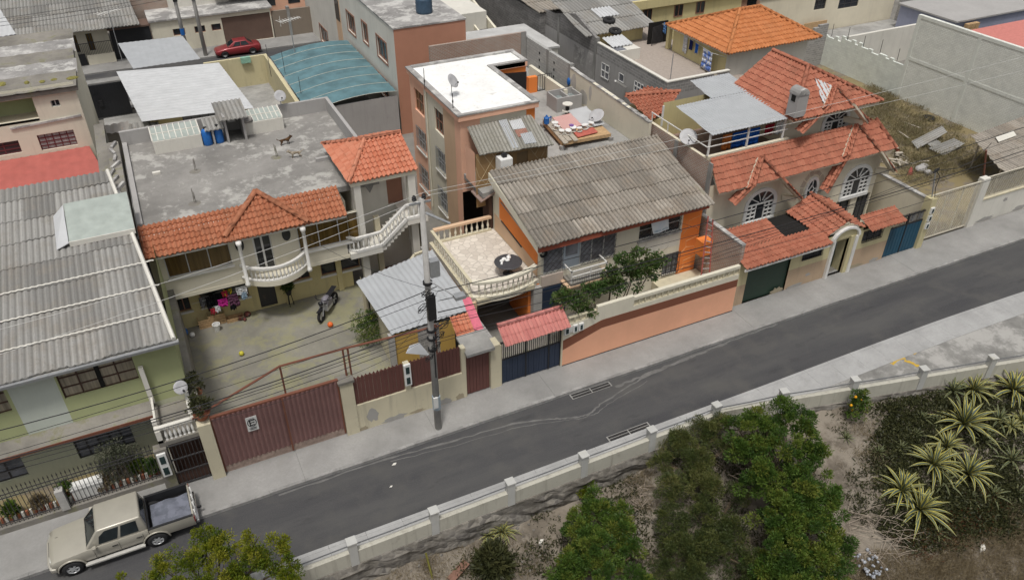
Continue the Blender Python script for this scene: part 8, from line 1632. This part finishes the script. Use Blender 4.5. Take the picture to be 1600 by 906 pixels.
def potted(label, p, r, hpot, mat, seed, grp=None, stand=0):
    t = thing('potted_plant', label, 'potted plant', p, grp); x, y, z = p
    if stand:
        for k in range(3): a = k * 2.1; MB().beam((x + .16 * math.cos(a), y + .16 * math.sin(a), z), (x + .1 * math.cos(a), y + .1 * math.sin(a), z + stand), .04).build('leg', M['dark'], t)
        z += stand
    MB().lathe([(r * .55, 0), (r * .8, hpot), (r * .9, hpot), (r * .9, hpot + .04), (r * .7, hpot + .04)], (x, y, z), 12).build('pot', M['pot'] if not stand else M['dark'], t); link('foliage', crown([(V(x, y, z + hpot + r * 1.0), (r, r, r * 1.1))], 40, 26, .14, .05, r * .25, mat, seed), t); return t
potted('potted plant on a dark stand against the yellow ground floor wall', at(455, 477, Z=0), .24, .3, lf_vine, 31, None, .75); potted('dark potted plant on top of the wall above the maroon gate', V(-1.2, .35, 3.15), .38, .25, lf_dark, 32); potted('large leafy pot plant on the ledge beside the small balcony', V(-1.35, 2.4, 2.55), .4, .3, lf_dark, 33)
gp_ = 'pot plants behind the spiked fence'
for i, (x, y, r, mt, lab) in enumerate(((-7.0, 1.3, .3, lf_green, 'green pot plant behind the grey fence post'), (-5.6, 1.2, .24, lf_dry, 'withered pot plant behind the white box'), (-4.2, 1.5, .3, lf_green, 'bushy pot plant right of the grey green shrub'), (-3.65, 1.2, .26, lf_vine, 'pot plant next to the meter pillar'), (-8.0, 1.2, .26, lf_dry, 'reddish pot plant in the fenced strip'), (-9.0, 1.25, .25, lf_green, 'leftmost green pot plant in the fenced strip'))): potted(lab, V(x, y, .0), r, .32, mt, 40 + i, gp_)
bt = thing('brick_edging', 'row of upright pale and red bricks edging the strip behind the spiked fence', 'edging', (-6.5, 1.05, 0))
a_, b_ = MB(), MB(); q = random.Random(3)
for k in range(44):
    x = -10 + .145 * k; mm = a_ if k % 2 else b_; mm.prism([(x, 1.0, 0), (x + .1, 1.0, 0), (x + .13, 1.0, .5), (x + .03, 1.0, .5)], (0, .1, 0))
a_.build('pale_bricks', M['offwhite'], bt); b_.build('red_bricks', M['pot'], bt); structure('planting_strip', MB().box(-18, -3.3, .88, 2.6, -.3, .003), M['lotdirt'])
# variegated agaves
def agave_proto(seed, n=36, L0=1.0, stiff=1.0):
    q = random.Random(seed); m = MB()
    for k in range(n):
        f = k / n; az = k * 2.39996 + q.uniform(-.2, .2); el = R(12 + 68 * (f ** 1.2)) + q.uniform(-.12, .12); L = L0 * (1 - .35 * f) * q.uniform(.85, 1.1); W = L0 * .105 * q.uniform(.85, 1.1); dr = q.uniform(.25, .6) * (1 - f) * stiff
        dx, dy = math.cos(az), math.sin(az); sx, sy = -dy, dx; prev = None; segs = 7
        for s in range(segs + 1):
            t = s / segs; h = L * t; e2 = el - dr * t * t; x = dx * h * math.cos(e2); y = dy * h * math.cos(e2); z = .04 + h * math.sin(e2); wv = W * (.55 + .9 * t * (1 - t) * 1.8) * (1 - t ** 4) * .5 + .003
            row = [(x + sx * wv * c, y + sy * wv * c, z + abs(c) * wv * .35) for c in (-1, -.5, 0, .5, 1)]
            if prev:
                for j in range(4): m.poly([prev[j], prev[j+1], row[j+1], row[j]], uv=[(j / 4, t), ((j + 1) / 4, t), ((j + 1) / 4, t), (j / 4, t)])
            prev = row
    return m
def agavemat(name, mid, edge, edge2):
    t = NT(name); uv = t.n('UVMap').outputs[0]; sx = t.n('SeparateXYZ'); t.l(uv, sx.inputs[0]); d = t.math('ABSOLUTE', t.math('SUBTRACT', sx.outputs[0], .5)); p = t.pos(); e = t.mix(t.ramp(t.noise(p, 2.5, 3), [(.35, 0), (.7, 1)]), edge, edge2)
    return t.out(t.mix(t.ramp(d, [(.24, 0), (.32, 1)]), mid, e), .55)
ag = agavemat('variegated_leaf', (.075, .1, .08), (.46, .40, .09), (.32, .31, .08)); agd = agavemat('dull_variegated_leaf', (.07, .09, .06), (.24, .23, .09), (.16, .18, .06))
P1 = agave_proto(1).build('agave', ag, None, True); P2 = agave_proto(2, 30, 1.0, 1.4).build('agave', ag, None, True); P3 = agave_proto(5, 22, 1.0, .6).build('agave', agd, None, True)
big_l = 'large agave with yellow edged striped leaves on the slope beside the right parapet'; sml = 'small dull striped agave growing among the large agaves'
ags = [(1505, 665, 1.75, 0), (1582, 612, 1.6, 1), (1408, 768, 1.45, 1), (1436, 798, 1.5, 0), (1458, 728, 1.45, 0), (1512, 742, 1.5, 1), (1478, 700, 1.2, 1), (1520, 612, 1.2, 0), (1488, 612, 1.0, 2), (1560, 658, .9, 2), (1440, 655, .6, 2), (1462, 662, .6, 2), (1408, 702, .55, 2), (1372, 708, .5, 2), (1322, 685, .45, 2), (1550, 775, .8, 2), (1588, 775, .7, 2), (1580, 720, .9, 2), (1515, 780, .55, 2), (1465, 835, .55, 2), (1430, 680, .5, 2), (1535, 690, .9, 2), (1595, 660, .9, 1), (1475, 755, .8, 2)]
used = set()
for i, (x, y, s, k) in enumerate(ags):
    p = hp(x, y); src = (P1, P2, P3)[k]; o = src if k not in used else dup(src); used.add(k); o.location = p + V(0, 0, .02); o.rotation_euler = (0, 0, i * 1.3); o.scale = (s * 1.08,) * 3; isb = s > 1.1; tag(o, big_l if isb else sml, 'agave', 'large striped agaves' if isb else 'small dull agaves')
for (x, y, s, lab) in ((785, 832, .85, 'larger of two yellow edged agaves on bare dirt below the left parapet'), (763, 838, .6, 'smaller of two yellow edged agaves on bare dirt below the left parapet')): o = dup(P1, hp(x, y) + V(0, 0, .02), x, lab, s); o['category'] = 'agave'; o['group'] = 'agaves below the left parapet'
yc = dup(P2, hp(1578, 672) + V(0, 0, .2), 1, 'single yellow green agave at the right edge of the frame', .75); yc['category'] = 'agave'; del yc['group']
fb_ = bush('flowering_shrub', 'tall thin shrub with yellow orange flowers against the right parapet post', hp(1335, 652), .42, lf_green, 70, 51, 'shrub', h=.8)
m = MB(); q = random.Random(4)
for (x, y) in ((1337, 620), (1330, 633), (1345, 625), (1332, 640)): m.ball(tuple(at(x, y, Y=-8.6)), .07, 6, 4)
m.build('flowers', simple('orange_flower', (.75, .35, .01), .6), fb_)
# ground cover, dry grass (nobody could count it)
def scatter(name, label, regions, per, leaf, wid, mat, seed, kindz, up_=.6, cat='plants', spread=.16):
    r = np.random.RandomState(seed); C = []; D = []
    for (x, y, rx, ry, n) in regions:
        for k in range(n):
            a = r.rand() * 6.283; rho = r.rand() ** .5; px_, py_ = x + rx * rho * math.cos(a), y + ry * rho * math.sin(a)
            if kindz == 'hill':
                p = hp(px_, py_)
                if p.y > barrier_y(p.x) - .35: continue
            else: p = at(px_, py_, Z=.0)
            for j in range(per): C.append((p.x + r.normal() * spread, p.y + r.normal() * spread, p.z + r.rand() * spread * .6)); D.append((r.normal(), r.normal(), abs(r.normal()) * up_ + up_))
    C = np.array(C); D = np.array(D); n = len(C); me = leaves_mesh(name, C, D, leaf * r.uniform(.5, 1.4, n), wid * r.uniform(.6, 1.2, n), r.rand(n), mat); o = link(name, me); return tag(o, label, cat, kind='stuff')
scatter('ground_cover', 'dark green and brown low plants between the agaves', [(1490, 700, 120, 100, 620), (1430, 640, 60, 45, 180), (1545, 780, 65, 60, 260), (1460, 810, 80, 50, 260), (1395, 720, 40, 60, 160), (1560, 640, 60, 50, 160), (1570, 800, 40, 40, 120), (1400, 800, 30, 40, 60)], 26, .17, .07, lf_dark, 61, 'hill', .3, spread=.22)
scatter('reddish_cover', 'red brown low plants below the agaves', [(1500, 820, 50, 30, 50), (1530, 790, 40, 40, 50), (1440, 840, 40, 30, 40)], 24, .14, .05, leafmat('leaf_rust', [(.06, .025, .012), (.12, .05, .02), (.09, .07, .03)]), 62, 'hill', .3, spread=.2)
scatter('dry_grass', 'dry straw coloured grass on the lower right of the slope', [(1560, 880, 110, 50, 620), (1400, 895, 90, 30, 300), (1590, 820, 30, 40, 100), (985, 740, 30, 14, 40), (1010, 770, 20, 30, 25), (760, 870, 110, 45, 60), (650, 890, 60, 20, 40), (1350, 720, 40, 60, 40), (1180, 880, 160, 40, 120)], 26, .26, .016, lf_dry, 63, 'hill', .7, spread=.16)
scatter('slope_weeds', 'low green weeds scattered over the dirt slope', [(770, 880, 30, 30, 45), (730, 890, 20, 18, 20), (1345, 770, 25, 50, 40), (1360, 640, 30, 20, 14), (900, 830, 40, 30, 14), (1310, 660, 15, 20, 8), (1180, 800, 120, 120, 300), (1090, 720, 60, 40, 80), (960, 760, 40, 25, 40), (860, 870, 60, 30, 60), (1000, 850, 40, 60, 80), (1180, 700, 30, 60, 60), (830, 800, 40, 15, 14)], 22, .16, .05, lf_dark, 64, 'hill', .4, spread=.16)
scatter('lot_grass', 'dry yellow green grass covering the vacant lot', [(1400, 190, 55, 40, 330), (1450, 225, 55, 40, 260), (1500, 250, 50, 25, 140), (1370, 160, 25, 25, 120), (1440, 270, 40, 20, 90)], 24, .34, .03, leafmat('lot_grass_leaf', [(.14, .115, .06), (.22, .185, .1), (.28, .235, .14), (.15, .15, .06)]), 65, 'flat', .7, spread=.3)
bush('thistle', 'dark spiky thistle clump on the dirt at the lower centre', hp(770, 885), .6, lf_dark, 60, 71, 'plant', .3, .09, h=.4)
# litter on the slope
for x, y, s, lab in ((845, 847, .13, 'white carton lying on the bare dirt left of the round tree'), (1533, 858, .22, 'long white scrap in the dry grass at the lower right'), (742, 876, .08, 'white rag among the dark weeds'), (575, 885, .2, 'pale blue rag against the stone base')):
    p = hp(x, y); single('litter', MB().prism([(p.x - s, p.y - s * .4, p.z + .02), (p.x + s * .4, p.y - s * .5, p.z), (p.x + s, p.y + s * .3, p.z + .03), (p.x, p.y + s * .5, p.z + .05)], (.02, .01, s * .5)), M['offwhite'] if 'blue' not in lab else fabric('blue_rag', (.35, .42, .48)), lab, 'litter')
p = hp(1358, 885); m = MB(); [m.ball((p.x + q.uniform(-.5, .5), p.y + q.uniform(-.6, .6), p.z + .1 + q.uniform(0, .2)), q.uniform(.04, .09), 7, 5) for k in range(40)]; tag(single('rubbish_heap', m, fabric('rubbish', (.42, .44, .48), (.25, .27, .3), 8), 'heap of pale rubbish at the foot of the tall green tree', 'rubbish', smooth=True), kind='stuff')
p = hp(677, 905); single('stake', MB().tube([p - V(0, 0, .2), p + V(-.05, .5, 1.1)], .045, 5), simple('mossy_stake', (.16, .15, .03), .9), 'mossy yellow stake standing on the slope below the parapet', 'stake'); p = hp(715, 895); single('board', MB().beam(p + V(-.4, -.2, .05), p + V(.5, .25, .12), .35, .05), simple('red_brown_board', (.2, .11, .08), .9), 'red brown board lying on the dirt beside the weeds', 'board')
q = random.Random(77); m = MB(); sb_me = []
for k in range(90):
    x, y = q.uniform(620, 1060), q.uniform(800, 900); p = hp(x, y); r = q.uniform(.03, .1)
    if p.y < barrier_y(p.x) - .3: m.ball((p.x, p.y, p.z + r * .2), (r, r * q.uniform(.6, 1), r * .6), 6, 4)
tag(single('stones', m, M['stonewall'], 'loose grey stones scattered on the dirt slope', 'stones'), kind='stuff')

# patches of damp and missing render on the street walls
def blotch(W, u, z, ru, rz, mat, parent, seed, d=-.004):
    q = random.Random(seed); n = 16; MB().prism([W.p(u + ru * math.cos(k * 6.283 / n) * q.uniform(.55, 1.1), max(.01, z + rz * math.sin(k * 6.283 / n) * q.uniform(.5, 1.1)), d) for k in range(n)], W.n * .004).build('stain_patch', mat, parent)
gr_, dp_ = plaster('patch_grey', (.36, .35, .33), .5), plaster('damp_patch', (.36, .31, .22), .6)
WS0 = Front(0, 0)
for k, (u, z, ru, rz, mt) in enumerate(((5.6, .75, .28, .5, gr_), (6.6, .12, .7, .22, gr_), (7.7, .1, .4, .14, dp_), (9.0, .16, .5, .22, gr_), (5.1, .1, .3, .16, dp_), (9.8, .1, .25, .3, dp_))): blotch(WS0, u, z, ru, rz, mt, fw, k)
for k, (u, z, ru, rz, mt) in enumerate(((3.2, .1, .5, .3, dp_), (4.6, .08, .7, .16, gr_), (9.2, .1, .6, .18, dp_), (10.6, .12, .4, .2, gr_), (5.4, .6, .2, .12, gr_))): blotch(WF, u, z, ru, rz, mt, fr_, k + 20)
for k, (u, z, ru, rz) in enumerate(((1.3, .1, .9, .2), (4.5, .12, .7, .25), (8.4, .1, 1.0, .2), (2.6, 1.2, .25, .16))): blotch(Front(45.0, LY), u + .6, z, ru, rz, gr_, lw, k + 40)
